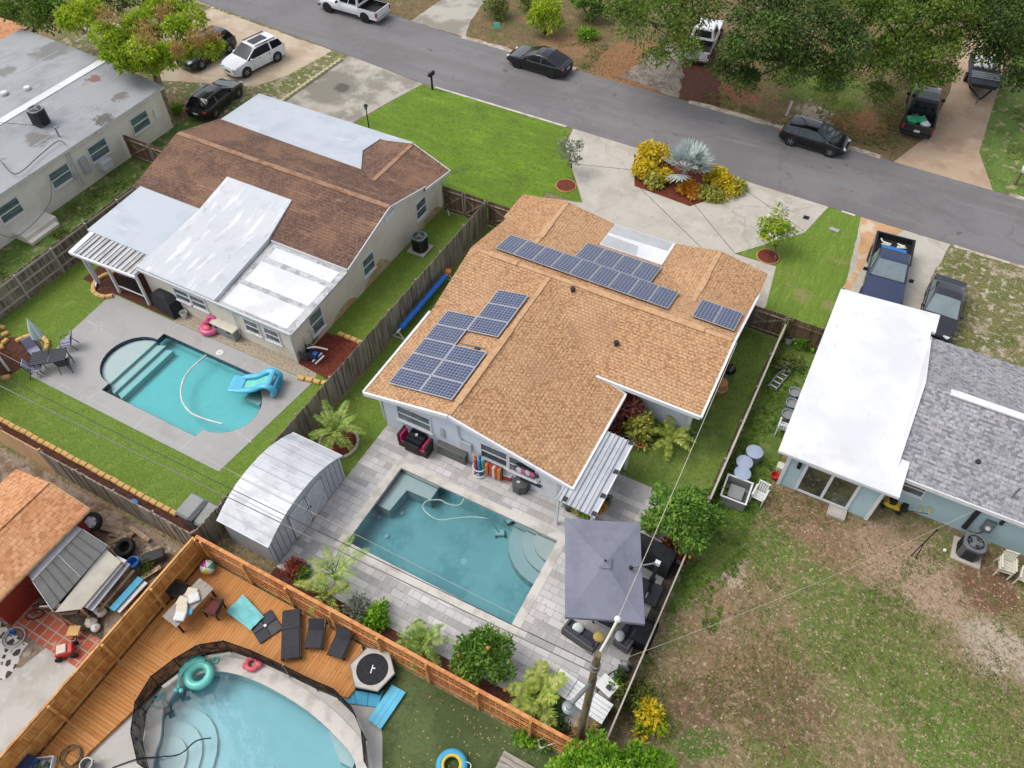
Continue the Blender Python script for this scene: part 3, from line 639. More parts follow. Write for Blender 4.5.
S('far_soil_driveway', wob(atp([(679,98),(722,112),(716,60),(720,20),(690,30),(684,62)]), .3), 'mulch_brown', .012)
S('tan_driveway', atp([(893,162.5),(993,191.5),(979,152),(998,90),(1010,40),(960,40),(950,92),(925,138)]), 'drive_tan', .016)
S('far_lawn', wob([(5.9,51.4),(7.4,49.4),(40,48),(40,90),(7.4,75),(6.3,62),(5.8,57)], .2), 'grass_weedy', .011)
# the lot at the lower left: timber deck, slab, turf
S('pool_slab', [(-18.3,-8),(-6.2,-8),(-6.2,1.5),(-7.4,4.3),(-8.0,5.2),(-8.9,6.3),(-10.2,6.9),(-18.3,7.6)], 'slab_pale', .01, [poly_pool3(.0)])
S('turf', [(-6.2,-8),(-.9,-8),(-.9,7.65),(-11,7.65),(-10.2,6.9),(-8.9,6.3),(-8.0,5.2),(-7.4,4.3),(-6.2,1.5)], 'turf_green', .014)
kind(MB().prism([(-18.3,7.62),(-18.3,3.9),(-16.0,3.9),(-15.66,4.58),(-14.88,5.18),(-13.72,5.38),(-12.29,5.5),(-11.05,5.57),(-10.2,5.67),(-9.85,5.75),(-9.75,6.9),(-10.55,7.62)], .0, .17).build('timber_deck', 'deck_boards_cross'), 'structure')
kind(MB().prism([(-18.3,3.895),(-18.3,-6),(-16.95,-6),(-16.85,-.1),(-16.42,2.3),(-16.36,2.9),(-16.0,3.895)], .0, .168).build('timber_walkway', 'deck_boards'), 'structure')
S('junk_yard', [(-60,-8),(-18.6,-8),(-18.6,7.6),(-60,7.6)], 'yard_junk', .004)
S('sand_yard', wob([(-30,-8),(-18.75,-8),(-18.8,2.2),(-21.2,2.2),(-21.5,1.0),(-24,-1)], .1), 'slab_pale', .008)
S('tile_path', [(-23.2,3.1),(-19.6,3.1),(-19.2,1.9),(-23.4,1.9)], 'tiles_red', .013)
S('stone_mosaic', wob([(-26,1.75),(-22.0,1.75),(-21.6,.4),(-23.4,-1),(-27,-1)], .08), 'flagstone', .016)
S('dark_gravel', wob([(-22.6,4.2),(-20.2,3.9),(-19.5,3.1),(-22.9,3.1)], .08), 'soil_dark', .018)
# ------------------------------------------------------------------ pools
def pool(name, label, poly, poly_in, depth, wall, water_mat, cop=None, copmat='coping', extra=None, zw=-.12, band=None):
    t = thing(name, label, 'swimming pool', (0,0,0))
    p = ccw(poly); n = len(p); b = MB()
    b.sheet(p, (), -depth)
    b.add([(x, y, -depth) for x, y in p]+[(x, y, .0) for x, y in p], [(i, n+i, n+(i+1) % n, (i+1) % n) for i in range(n)])
    b.build('basin', wall, t)
    if band:
        q = ccw(grow(poly, -.012)); m = MB()
        m.add([(x, y, -.3) for x, y in q]+[(x, y, .012) for x, y in q], [(i, n+i, n+(i+1) % n, (i+1) % n) for i in range(n)])
        m.build('waterline_tile', band, t)
    MB().prism(grow(poly, -.007), -depth-.02, zw).build('water', water_mat, t)
    if cop:
        o = ccw(grow(poly, cop)); i_ = ccw(poly_in); m = MB()
        m.sheet(o, [i_], .034); k = len(o)
        m.add([(x, y, .0) for x, y in o]+[(x, y, .034) for x, y in o], [(i, (i+1) % k, k+(i+1) % k, k+i) for i in range(k)])
        k = len(i_); m.add([(x, y, -.06) for x, y in i_]+[(x, y, .034) for x, y in i_], [(i, k+i, k+(i+1) % k, (i+1) % k) for i in range(k)])
        m.build('coping', copmat, t)
    if extra: extra(t)
    return t
def drain(t, x, y, z): MB().lathe((x,y,z), [(.16,0),(.15,.012),(.05,.016),(0,.016)], 16).build('floor_drain', 'plastic_white', t)
def ex1(t):
    drain(t, -24.6, 14.3, -.818)
    for k, (x, z) in enumerate(((-29.25, -.2), (-28.75, -.34), (-28.3, -.48))):
        m = MB(); p = [(x, 12.8 if k == 0 else 12.5), (x, 16.0 if k == 0 else 16.1)]
        if k == 0: p += [(-29.1+1.58*cos(a), 14.38+1.64*sin(a)) for a in [(pi/2+pi*i/12) for i in range(1, 12)]]
        else: p += [(-30.3, 15.4), (-30.3, 13.3)]
        m.prism(p, -1.5, z); m.build('step', 'plaster_white', t)
        MB().bar((x+.006, p[0][1], z+.006), (x+.006, p[1][1], z+.006), .05, .012).build('step_edge', 'plastic_teal', t)
    MB().bx(-22.9, 15.3, -1.5, -22.0, 15.95, -.4).build('bench', 'plaster_white', t)
pool('swimming_pool', 'turquoise pool with rounded ends set in the grey concrete deck', poly_pool1(), poly_pool1(), .82, 'plaster_white', 'water_turquoise', None, extra=ex1, band='tile_navy')
def ex2(t):
    drain(t, -9.2, 13.0, -1.048)
    m = MB(); m.prism([(-13.7,15.25),(-13.7,13.3),(-13.1,13.3),(-13.0,14.55),(-11.8,14.6),(-11.8,15.25)], -1.4, -.34); m.build('bench', 'plaster_pale', t)
    pass
    for r, z in ((1.0,-.24), (1.5,-.4), (2.1,-.56)):
        p = [(-5.87,15.25-.0), (-5.87-.0, 15.25-r*.95)]+[(-5.87-r*sin(a)*1.0, 15.25-r*.95*cos(a)) for a in [pi/2*i/8 for i in range(1, 8)]]+[(-5.87-r, 15.25)]
        MB().prism(p, -1.5, z).build('step', 'plaster_pale', t)
    for u, v in ((388,513),(379,517),(402,513),(387,536)):
        c = at(u, v, -1.0); MB().ball((c.x, c.y, -1.0), .11, 10, 6, 0, (1,1,.4)).build('floor_fitting', 'plastic_white', t)
pool('swimming_pool', 'rectangular teal pool with pale coping in the grey paver patio', poly_pool2(), poly_pool2(-.02), 1.05, 'plaster_grey', 'water_teal', .36, extra=ex2)
def ex3(t):
    drain(t, -11.2, 2.6, -.798)
    c = at(157,765,-.2)
    for r, z in ((.85,-.42), (1.3,-.54), (1.75,-.66)):
        pts = [(c[0]+r*cos(a)*1.0, c[1]+r*1.25*sin(a)) for a in [2*pi*i/28 for i in range(28)]]
        MB().prism(pts, -1.6, z).build('step', 'plaster_white', t)
    MB().prism(atp([(327,727),(338,721),(350,733),(361,750),(352,768),(340,762)], -.4), -1.6, -.42).build('seat_ledge', 'plaster_white', t)
pool('swimming_pool', 'pale blue free-form pool inside the black mesh safety fence', poly_pool3(), poly_pool3(-.02), .8, 'plaster_white', 'water_blue', .55, 'coping', ex3)
# hoses in the pools
tag(MB().tube(spline([at(206,355,-.1),at(186,375,-.11),at(181,396,-.11),at(190,412,-.11),at(208,420,-.11),at(223,424,-.11)], 6), .045, 6).build('cleaner_hose', 'plastic_white', smooth=True), 'white floating cleaner hose curving across the turquoise pool', 'hose')
tag(MB().tube(spline([at(464,499,.0),at(459,505,-.11),at(448,504,-.11),at(440,500,-.11),at(427,501,-.11),at(423,508,-.11),at(432,517,-.11),at(442,520,-.11),at(456,518,-.11),at(470,517,-.11),at(484,518,-.11),at(491,521,-.3),at(499,533,-.9)], 6), .028, 6).build('cleaner_hose', 'hose_pale', smooth=True), 'pale hose looped over the rectangular teal pool', 'hose')
cl = thing('pool_cleaner', 'small white robot cleaner on the floor of the teal pool', 'pool cleaner', at(500,533,-.95), .5)
MB().box((0,0,0),(.4,.3,.16)).build('body', 'plastic_white', cl, bevel=.04)
for sx in (-1,1): MB().cyl((sx*.21,-.12,-.06), .09, .05, 12, R=Matrix.Rotation(pi/2,3,'Y')).build('wheel', 'plastic_dark', cl)
tag(MB().tube(spline([at(112,768,.03),at(138,759,.06),at(160,757,.05),at(180,754,-.11),at(196,741,-.11),at(211,738,-.11)], 6), .025, 6).build('vacuum_hose', 'metal_dark', smooth=True), 'thin dark hose trailing into the pale blue pool', 'hose')
# ------------------------------------------------------------------ houses
def window(par, x, y, z, w, h, nrm, glass='glass_dark', panes=2, frame='trim_white', split='h', name='window', sill=True):
    """a framed window on a wall; nrm: 'x+','x-','y+','y-' = the way it faces; (x,y,z) its centre on the wall face"""
    ax = nrm[0]; sg = 1 if nrm[1] == '+' else -1
    def B(m, a0, z0, a1, z1, d0, d1, mi=0):
        if ax == 'x': m.bx(x+sg*d0, y+a0, z+z0, x+sg*d1, y+a1, z+z1, mi)
        else: m.bx(x+a0, y+sg*d0, z+z0, x+a1, y+sg*d1, z+z1, mi)
    m = MB(); f = .07
    B(m, -w/2-f, -h/2-f, w/2+f, -h/2, -.02, .06); B(m, -w/2-f, h/2, w/2+f, h/2+f, -.02, .06)
    B(m, -w/2-f, -h/2, -w/2, h/2, -.02, .06); B(m, w/2, -h/2, w/2+f, h/2, -.02, .06)
    if split == 'h': B(m, -w/2, -.03, w/2, .03, -.02, .05)
    else:
        for k in range(1, panes): c = -w/2+w*k/panes; B(m, c-.035, -h/2, c+.035, h/2, -.02, .05)
    if sill: B(m, -w/2-.12, -h/2-f-.05, w/2+.12, -h/2-f, -.02, .11)
    wf = m.build(name, frame, par)
    g = MB(); B(g, -w/2, -h/2, w/2, h/2, -.01, .018); g.build('pane', glass, wf)
    return wf
def gable_wall(m, axis, c, p, th, z0=0.0, mi=0):
    """vertical wall in the plane axis=c with outline p [(along, z)], thickness th towards smaller c"""
    n = len(p)
    P = (lambda a, z, d: (c-d, a, z)) if axis == 'x' else (lambda a, z, d: (a, c-d, z))
    A = [P(a, z, 0) for a, z in p]; B = [P(a, z, th) for a, z in p]
    tri = [tuple(t) for t in tessellate_polygon([[Vector((a, z, 0)) for a, z in p]])]
    m.add(A, tri, mi); m.add(B, [t[::-1] for t in tri], mi)
    m.add(A+B, [(i, (i+1) % n, n+(i+1) % n, n+i) for i in range(n)], mi)
# ---- the centre house: tan shingles, pale blue walls
h = thing('house', 'pale blue house with tan shingle roof and rows of solar panels', 'house', (0,0,0))
RZ, EZ = 3.5, 2.5; sF = (RZ-EZ)/4.55; sB = (RZ-EZ)/4.0; sW = 1.0/4.4
ridge_y, ridge_x = 26.35, -11.8
m = MB()
# walls
gable_wall(m, 'y', 17.18, [(-15.6,0),(-6.45,0),(-6.45,2.1),(-11.8,3.3),(-15.6,2.42)], .18)
m.bx(-15.6, 17.18, 0, -15.42, 22.4, 2.42); m.bx(-6.63, 17.18, 0, -6.45, 23.0, 2.1)
gable_wall(m, 'x', -15.4, [(22.4,0),(31.6,0),(31.6,2.3),(26.35,3.3),(22.4,2.3)], .2)
gable_wall(m, 'x', -3.0, [(23.1,0),(31.9,0),(31.9,2.3),(26.35,3.3),(23.1,2.4)], .18)
m.bx(-6.6, 23.1, 0, -3.18, 23.28, 2.42); m.bx(-15.4, 31.4, 0, -11.2, 31.6, 2.5); m.bx(-7.2, 31.7, 0, -3.18, 31.9, 2.5); m.bx(-11.2, 31.0, 0, -7.2, 31.2, 2.3)
m.build('wall', 'siding_blue', h)
cb = MB(); cb.bx(-6.5,17.02,0,-6.32,17.2,2.1); cb.bx(-3.1,23.0,0,-2.92,23.18,2.4); cb.bx(-15.68,17.1,0,-15.5,17.28,2.35); cb.build('corner_board', 'trim_white', h)
XL, XR = -16.25, -2.5
tin = lambda x: RZ-sW*abs(x-ridge_x)
r = MB(); r2 = MB()
r.slab([(XL,22.35,EZ),(XL,ridge_y,RZ),(ridge_x,ridge_y,RZ)], .16)
r.slab([(-7.42,22.35,EZ),(XR,22.35,EZ),(XR,ridge_y,RZ),(ridge_x,ridge_y,RZ)], .16)
r.slab([(XL,ridge_y+.003,RZ),(XL,31.0,RZ-sF*4.65),(-10.95,31.0,RZ-sF*4.65),(-10.95,30.9,RZ-sF*4.55),(-7.45,30.9,RZ-sF*4.55),(-7.45,31.0,RZ-sF*4.65),(XR,31.0,RZ-sF*4.65),(XR,ridge_y+.003,RZ)], .16)
r.build('roof', 'shingle_tan', h)
r2.slab([(ridge_x-.003,16.62,RZ),(ridge_x-.003,ridge_y-.01,RZ),(XL,22.34,EZ),(XL,16.62,tin(XL))], .16)
r2.slab([(ridge_x+.003,16.62,RZ),(-5.98,16.62,tin(-5.98)),(-5.98,22.2,tin(-5.98)),(-7.42,22.34,EZ),(ridge_x+.003,ridge_y-.01,RZ)], .16)
for x0, x1, pk in ((-16.5,-10.95,-13.75), (-7.45,-2.5,-5.1)):
    zk = 3.02; ze = 2.56; yb = ridge_y+(RZ-zk)/sF; ye = ridge_y+(RZ-ze)/sF
    r2.slab([(pk-.002,32.55,zk),(pk-.002,yb-.6,zk+.03),(x0,ye-.3,ze+.03),(x0,32.55,ze)], .16)
    r2.slab([(pk+.002,yb-.6,zk+.03),(pk+.002,32.55,zk),(x1,32.55,ze),(x1,ye-.3,ze+.03)], .16)
    MB().slab([(pk-.11,yb-.1,zk+.04),(pk+.11,yb-.1,zk+.04),(pk+.11,32.5,zk+.012),(pk-.11,32.5,zk+.012)], .05).build('ridge_cap', 'shingle_cap', h)
    vb = MB(); vb.bx(pk-.17,yb+.6,zk-.02,pk+.17,yb+2.0,zk+.06); vb.build('ridge_vent', 'shingle_cap', h, bevel=.02)
r2.build('roof', 'shingle_tan_cross', h)
def fascia(par, runs, w=.07, hh=.2, mat='trim_white', lift=.0):
    for a, b in runs:
        a, b = Vector(a), Vector(b); o = Vector((0,0,-hh*.5+.02+lift)); MB().bar(a+o, b+o, w, hh).build('fascia', mat, par)
e = .036
fascia(h, [((XL,16.62-e,tin(XL)),(ridge_x,16.62-e,RZ)), ((ridge_x,16.62-e,RZ),(-5.98,16.62-e,tin(-5.98))), ((-5.98+.05,16.55,tin(-5.98)),(-5.98+.05,22.24,tin(-5.98))), ((-5.98,22.2+e,tin(-5.98)),(-7.42,22.34+e,EZ)), ((-7.46,22.35-.05,EZ),(XR,22.35-.05,EZ)), ((XR+e,22.3,EZ),(XR+e,ridge_y,RZ)), ((XR+e,ridge_y,RZ),(XR+e,31,RZ-sF*4.65)), ((XL-e,16.6,EZ),(XL-e,22.3,EZ))], .1)
c_ = MB(); c_.slab([(-15.9,ridge_y-.11,RZ+.012),(-2.6,ridge_y-.11,RZ+.012),(-2.6,ridge_y+.11,RZ+.012),(-15.9,ridge_y+.11,RZ+.012)], .06)
c_.slab([(ridge_x-.11,16.7,RZ+.014),(ridge_x+.11,16.7,RZ+.014),(ridge_x+.11,ridge_y-.2,RZ+.014),(ridge_x-.11,ridge_y-.2,RZ+.014)], .06); c_.build('ridge_cap', 'shingle_cap', h)
v_ = MB(); v_.bx(-9.8,ridge_y-.17,RZ-.02,-3.9,ridge_y+.17,RZ+.055); v_.build('ridge_vent', 'shingle_cap', h, bevel=.02)
v_ = MB(); v_.bx(ridge_x-.17,17.4,RZ-.02,ridge_x+.17,22.2,RZ+.055); v_.build('ridge_vent', 'shingle_cap', h, bevel=.02)
v_ = MB(); v_.bx(-15.2,ridge_y-.17,RZ-.02,-13.6,ridge_y+.17,RZ+.055); v_.build('ridge_vent', 'shingle_cap', h, bevel=.02)
w_ = MB(); w_.slab([(-10.93,30.55,2.66),(-7.47,30.55,2.66),(-7.47,32.6,2.52),(-10.93,32.6,2.52)], .14); w_.build('flat_roof', 'roof_white', h)
w_ = MB(); w_.slab([(-10.9,31.7,2.586),(-7.62,31.8,2.579),(-7.6,32.57,2.526),(-10.9,32.57,2.526)], .004); w_.slab([(-10.9,30.6,2.661),(-8.9,30.6,2.661),(-9.1,31.4,2.606),(-10.9,31.5,2.599)], .004); w_.build('roof_patch', 'roof_grey_patch', h)
for x, y in ((-10.4,25.95), (-7.3,24.1)):
    z = min(RZ-sB*(ridge_y-y), RZ) if x > -11 else max(tin(x), RZ-sB*(ridge_y-y))
    MB().lathe((x,y,z-.05), [(.09,0),(.09,.2),(.14,.2),(.1,.3)], 10).build('roof_vent', 'metal_dark', h)
MB().bar((XL-.04,16.7,EZ-.1),(XL-.04,22.3,EZ-.02), .12, .12).build('gutter', 'vinyl', h)
MB().tube([(XL,16.75,2.35),(-15.75,16.95,2.1),(-15.72,17.05,.3)], .05, 6).build('downpipe', 'vinyl', h)
window(h, -13.95, 17.0, 1.55, 1.7, .95, 'y-', 'glass_green', 2, split='h')
window(h, -9.85, 17.0, 1.45, 1.25, 1.0, 'y-'); window(h, -8.45, 17.0, 1.4, 1.25, 1.0, 'y-')
window(h, -5.15, 23.1, 1.75, 1.7, .5, 'y-', 'glass_dark', 1, split='v'); window(h, -6.9, 23.1, 2.0, .5, .25, 'y-', 'glass_dark', 1, split='v')
d = MB(); d.bx(-7.75,17.16,0,-6.75,17.21,2.0); d = MB().bx(-7.7,16.965,0.02,-6.75,17.0,1.95).build('door', 'trim_white', h)
MB().ball((-7.6,16.93,1.0), .04, 8, 6).build('handle', 'metal_dark', d)
fr = MB(); fr.bx(-7.8,16.98,0,-7.71,17.02,2.05); fr.bx(-6.74,16.98,0,-6.66,17.02,2.05); fr.build('door_frame', 'trim_white', h)
e_ = MB(); e_.bx(-11.55,16.86,.95,-10.95,16.98,1.55); e_.build('meter_box', 'shed_door', h, bevel=.02)
MB().tube([(-11.6,16.94,3.05),(-11.6,16.94,1.9),(-11.45,16.93,1.55)], .03, 6).build('conduit', 'shed_door', h)
MB().bx(-12.55,16.94,1.1,-12.35,16.99,1.7).build('sign_plaque', 'shed_wall', h)
# solar panels, each a part of the house
def solar_rows(origin, ux, uy, spots, lx, ly):
    ux, uy = Vector(ux).normalized(), Vector(uy).normalized(); nz = ux.cross(uy)
    R = Matrix((ux, uy, nz)).transposed().to_4x4()
    me = None
    for i, j in spots:
        if me is None:
            b = MB(); b.box((lx/2,ly/2,.02), (lx-.02,ly-.02,.04)); p = b.build('solar_panel', 'solar_frame', h)
            me = p.data; q = MB().bx(.05,.05,.036,lx-.05,ly-.05,.046).build('cell_sheet', 'solar_cells', p); qm = q.data
        else:
            p = bpy.data.objects.new('solar_panel', me); COL.objects.link(p); p.parent = h
            q = bpy.data.objects.new('cell_sheet', qm); COL.objects.link(q); q.parent = p
        pos = Vector(origin)+ux*(i*lx)+uy*(j*ly)
        p.matrix_local = Matrix.Translation(pos) @ R
lift = .1
def on_front(x, y): return (x, y, RZ-sF*(y-ridge_y)+lift)
def on_left(x, y): return (x, y, tin(x)+lift)
a_ = on_front(-15.15, 26.85)
solar_rows(a_, (1,0,0), (0,1,-sF), [(i,0) for i in range(9)], 1.03, 1.72)
solar_rows(on_front(-15.15+1.03*3.55, 28.55), (1,0,0), (0,1,-sF), [(i,0) for i in range(4)], 1.03, 1.72)
solar_rows(on_front(-4.75, 26.95), (1,0,0), (0,1,-sF), [(0,0),(1,0)], 1.03, 1.72)
a_ = on_left(-15.4, 17.35)
solar_rows(a_, (1,0,sW), (0,1,0), [(0,j) for j in range(5)]+[(1,j) for j in (0,1,2,4,5,6)], 1.72, 1.03)
MB().bar((-13.6,20.7,tin(-13.6)+.04),(-12.3,20.7,tin(-12.3)+.04),.04,.04).build('panel_rail', 'metal_grey', h)
MB().bx(-12.75,20.5,tin(-12.7)+.02,-12.55,20.65,tin(-12.7)+.12).build('junction_box', 'metal_dark', h)
# ribbed patio cover beside it
pc = thing('patio_cover', 'pale ribbed metal patio cover beside the tan roof', 'patio cover', (0,0,0))
cov = lambda x: 2.12-.06*(x+6.3)
b = MB(); b.slab([(-6.35,15.85,cov(-6.35)),(-4.65,15.85,cov(-4.65)),(-4.65,20.0,cov(-4.65)),(-6.35,20.0,cov(-6.35))], .05); b.build('roof_sheet', 'awning', pc)
for k in range(9): x = -6.3+k*.2; MB().bar((x,15.84,cov(x)+.02),(x,20.01,cov(x)+.02), .035, .05).build('roof_rib', 'metal_grey' if k % 2 else 'awning', pc)
MB().bx(-4.68,15.83,cov(-4.65)-.12,-4.6,20.02,cov(-4.65)+.03).build('gutter', 'trim_white', pc)
for x, y in ((-4.75,15.95),(-4.75,18.0),(-4.75,19.9),(-6.28,15.95)):
    MB().bx(x-.05,y-.05,0,x+.05,y+.05,cov(x)-.03).build('post', 'trim_white', pc)
for u, v in ((565,500),(594,514),(603,496),(616,472),(631,443)):
    c = at(u, v, 2.05); MB().bx(c.x-.1,c.y-.1,cov(c.x)-.02,c.x+.1,c.y+.1,cov(c.x)+.07).build('post_cap', 'metal_dark', pc)
# ---- the brown-roofed house
h = thing('house', 'beige house with weathered brown shingle roof and white flat roof sections', 'house', (0,0,0))
m = MB(); RY, RZ2 = 27.0, 3.65
gable_wall(m, 'x', -21.75, [(18.2,0),(32.3,0),(32.3,2.35),(30.7,2.5),(27.0,3.5),(23.0,2.2),(18.2,2.03)], .2)
m.bx(-31.3,18.2,0,-21.95,18.4,2.15); m.bx(-31.3,18.4,0,-31.1,23.2,2.3); m.bx(-36.0,23.0,0,-31.3,23.2,2.3); m.bx(-36.0,23.2,0,-35.8,33.3,2.4); m.bx(-35.8,33.1,0,-26.6,33.3,2.4); m.bx(-26.6,32.1,0,-21.95,32.3,2.4)
m.build('wall', 'stucco_beige', h)
for y0, y1, zt in ((20.9,23.4,.55),(24.0,26.6,.9),(29.2,32.2,.5)):
    st = MB(); gable_wall(st, 'x', -21.743, [(y0,.0),(y1,.0),(y1-.3,zt*.5),(y1-.8,zt),(y0+.9,zt*.8),(y0+.3,zt*.3)], .004); st.build('stain', 'rust_stain', h)
r = MB()
r.slab([(-36.4,RY,RZ2),(-21.6,RY,RZ2),(-21.6,22.9,2.5),(-36.4,22.9,2.5)], .15)
r.slab([(-21.6,RY+.003,RZ2),(-36.4,RY+.003,RZ2),(-36.4,30.5,2.68),(-24.5,30.5,2.68),(-21.6,30.7,2.62)], .15)
r.build('roof', 'shingle_brown', h)
fascia(h, [((-21.57,22.9,2.5),(-21.57,RY,RZ2)), ((-21.57,RY,RZ2),(-21.57,30.7,2.62)), ((-21.45,30.2,2.7),(-21.27,32.6,2.5)), ((-21.27,32.62,2.5),(-24.2,33.32,2.98)), ((-26.5,22.87,2.5),(-21.6,22.87,2.5))], .05, .18, 'fascia_worn')
r = MB()
r.slab([(-24.2,29.0,3.05),(-24.2,33.3,2.98),(-26.5,33.2,2.6),(-26.7,31.7,2.62),(-25.6,30.0,2.82)], .15)
r.slab([(-24.197,29.0,3.05),(-21.45,30.2,2.72),(-21.3,32.6,2.5),(-24.197,33.3,2.98)], .15)
r.build('roof', 'shingle_brown_cross', h)
c_ = MB(); c_.slab([(-36.3,RY-.15,RZ2+.015),(-21.65,RY-.15,RZ2+.015),(-21.65,RY+.15,RZ2+.015),(-36.3,RY+.15,RZ2+.015)], .06)
c_.slab([(-24.33,29.2,3.065),(-24.07,29.2,3.065),(-24.07,33.25,3.0),(-24.33,33.25,3.0)], .05); c_.build('ridge_cap', 'shingle_brown_cap', h)
w = MB(); w.slab([(-36.3,30.25,2.74),(-25.6,29.95,2.84),(-26.72,31.7,2.68),(-26.5,33.2,2.66),(-24.6,33.3,2.66),(-24.6,33.9,2.6),(-36.3,33.9,2.6)], .12); w.build('flat_roof', 'roof_blue_white', h)
w = MB(); w.slab([(-31.4,25.4,3.28),(-26.9,25.4,3.28),(-26.6,22.8,2.62),(-26.2,18.05,2.42),(-31.3,18.05,2.46),(-31.4,22.8,2.72)], .3); w.build('flat_roof', 'roof_white_worn', h)
w = MB(); w.slab([(-36.05,19.1,2.3),(-31.43,19.1,2.3),(-31.43,24.1,2.62),(-35.95,24.1,2.62)], .12); w.build('flat_roof', 'roof_blue_white', h)
w = MB(); w.slab([(-26.19,18.0,2.2),(-21.5,18.0,2.2),(-21.6,22.88,2.36),(-26.55,22.88,2.36)], .12); w.build('flat_roof', 'roof_seam', h)
for y0, y1 in ((18.3,19.7),(20.0,21.5),(21.85,22.65)):
    z = lambda y: 2.205+(y-18)*.0328
    w = MB(); w.slab([(-25.95,y0,z(y0)),(-21.95,y0,z(y0)),(-21.95,y1,z(y1)),(-26.05,y1,z(y1))], .004); w.build('roof_panel', 'roof_white', h)
w = MB(); w.slab([(-31.2,19.25,2.27),(-31.2,17.6,2.16),(-35.4,17.4,2.14),(-35.4,19.3,2.27)], .05); w.build('awning', 'awning_stained', h)
for k in range(14): x = -35.3+k*.31; MB().bar((x,17.5,2.17),(x,19.08,2.285), .05, .06).build('awning_rib', 'metal_grey' if k % 2 else 'metal_white', h)
MB().bar((-35.5,17.38,2.17),(-31.1,17.58,2.19), .1, .14).build('gutter', 'trim_white', h)
MB().bar((-35.5,17.38,2.17),(-35.95,22.0,2.3), .3, .12).build('gutter', 'trim_white', h)
MB().bx(-31.4,17.98,2.2,-21.5,18.06,2.32).build('fascia', 'fascia_worn', h)
for x, y in ((-34.9,17.7),(-33.4,17.7),(-31.3,17.75)): MB().bx(x-.06,y-.06,0,x+.06,y+.06,2.15).build('post', 'trim_white', h)
MB().tube([(-35.2,17.5,2.1),(-35.0,17.55,1.9),(-34.95,17.6,.2),(-34.8,17.3,.08)], .06, 6).build('downpipe', 'vinyl', h)
MB().bar((-33.35,17.75,.5),(-31.3,17.8,.5), .06, .06).build('rail', 'trim_white', h)
MB().bx(-33.3,17.79,.55,-31.4,17.81,1.4).build('screen', 'net_light', h)
MB().tube([(-21.7,18.1,2.1),(-21.68,18.12,.1)], .045, 6).build('downpipe', 'vinyl', h)
MB().tube([(-21.6,32.4,2.4),(-21.55,32.35,.2),(-20.9,31.6,.08)], .05, 6).build('downpipe', 'vinyl', h)
for u, v, wd in ((183,294,.85),(199,301,.85)): c = at(u, v, 1.5); window(h, c.x, 18.2, 1.45, .95, .75, 'y-', 'glass_dark')
for u, v in ((251,326),(270,336)): c = at(u, v, 1.45); window(h, c.x, 18.2, 1.35, .85, .8, 'y-', 'glass_dark')
for y, z, w_, h_, gl in ((20.05,1.25,.95,1.3,'glass_green'),(24.7,1.4,.95,1.05,'glass_green'),(30.0,1.45,.95,1.05,'glass_dark')): window(h, -21.75, y, z, w_, h_, 'x+', gl)
MB().bx(-21.76,26.6,2.85,-21.68,27.5,3.15).build('gable_vent', 'trim_white', h)
MB().bx(-21.76,18.95,.5,-21.6,19.35,1.15).build('electric_box', 'plastic_cream', h, bevel=.02)
MB().bx(-21.76,19.4,.75,-21.62,19.65,1.2).build('meter_box', 'plastic_cream', h, bevel=.02)
MB().tube([(-25.3,18.12,2.1),(-25.3,18.12,.4)], .03, 6).build('conduit', 'vinyl', h)
# ---- grey flat-roofed house, upper left
h = thing('house', 'cream house with flat grey roof and a rooftop cooling unit', 'house', (0,0,0))
m = MB(); m.bx(-42.3,-6,0,-42.1,30.9,2.85); m.bx(-56,30.9,0,-42.1,31.1,2.85); m.bx(-56,-6,0,-55.8,31.1,2.8); m.bx(-56,-6,0,-42.1,-5.8,2.8); m.build('wall', 'stucco_cream', h)
r = MB(); r.slab([(-47.1,-6.2,3.32),(-41.75,-6.2,2.98),(-41.75,31.25,2.98),(-47.1,31.5,3.32)], .16, 0, 1); r.slab([(-47.103,31.5,3.32),(-56.1,32.4,2.95),(-56.1,-6.2,2.95),(-47.103,-6.2,3.32)], .16, 0, 1); r.build('roof', ['roof_grey','fascia_worn'], h)
MB().slab([(-47.35,-6.1,3.335),(-46.75,-6.1,3.335),(-46.75,31.4,3.335),(-47.35,31.4,3.335)], .02).build('roof_seam', 'roof_white', h)
for k, x in enumerate((-43.6,-45.3,-49,-51,-53.2)): MB().slab([(x-.02,-6,3.32-(abs(x+47.1))*(.0635 if x > -47 else .0411)+.006),(x+.02,-6,3.32-(abs(x+47.1))*(.0635 if x > -47 else .0411)+.006),(x+.02,31.2,3.32-(abs(x+47.1))*(.0635 if x > -47 else .0411)+.006),(x-.02,31.2,3.32-(abs(x+47.1))*(.0635 if x > -47 else .0411)+.006)], .01).build('roof_lap', 'roof_grey_patch', h)
for u, v in ((5,95),(28,90)): c = at(u, v, 3.2); MB().lathe((c.x,c.y,3.1), [(.16,0),(.16,.2),(.24,.2),(.2,.32)], 12).build('roof_vent', 'metal_white', h)
for y in (28.85,25.35,22.4,18.75): window(h, -42.1, y, 1.65, 1.35, .95, 'x+', 'glass_green')
MB().bx(-42.11,30.0,1.2,-41.98,30.6,1.9).build('vent_panel', 'stucco_cream', h, bevel=.02)
MB().bx(-42.11,23.8,.9,-41.86,24.3,1.9).build('electric_box', 'shed_wall', h, bevel=.02)
for y in (23.5,23.3): MB().tube([(-42.03,y,2.8),(-42.03,y,.3)], .04, 6).build('conduit', 'vinyl', h)
MB().bx(-42.11,23.0,1.0,-41.95,23.25,1.35).build('meter_box', 'shed_wall', h, bevel=.02)
MB().bx(-42.11,24.85,.55,-41.5,25.6,1.15).build('wall_cooler', 'metal_white', h, bevel=.03)
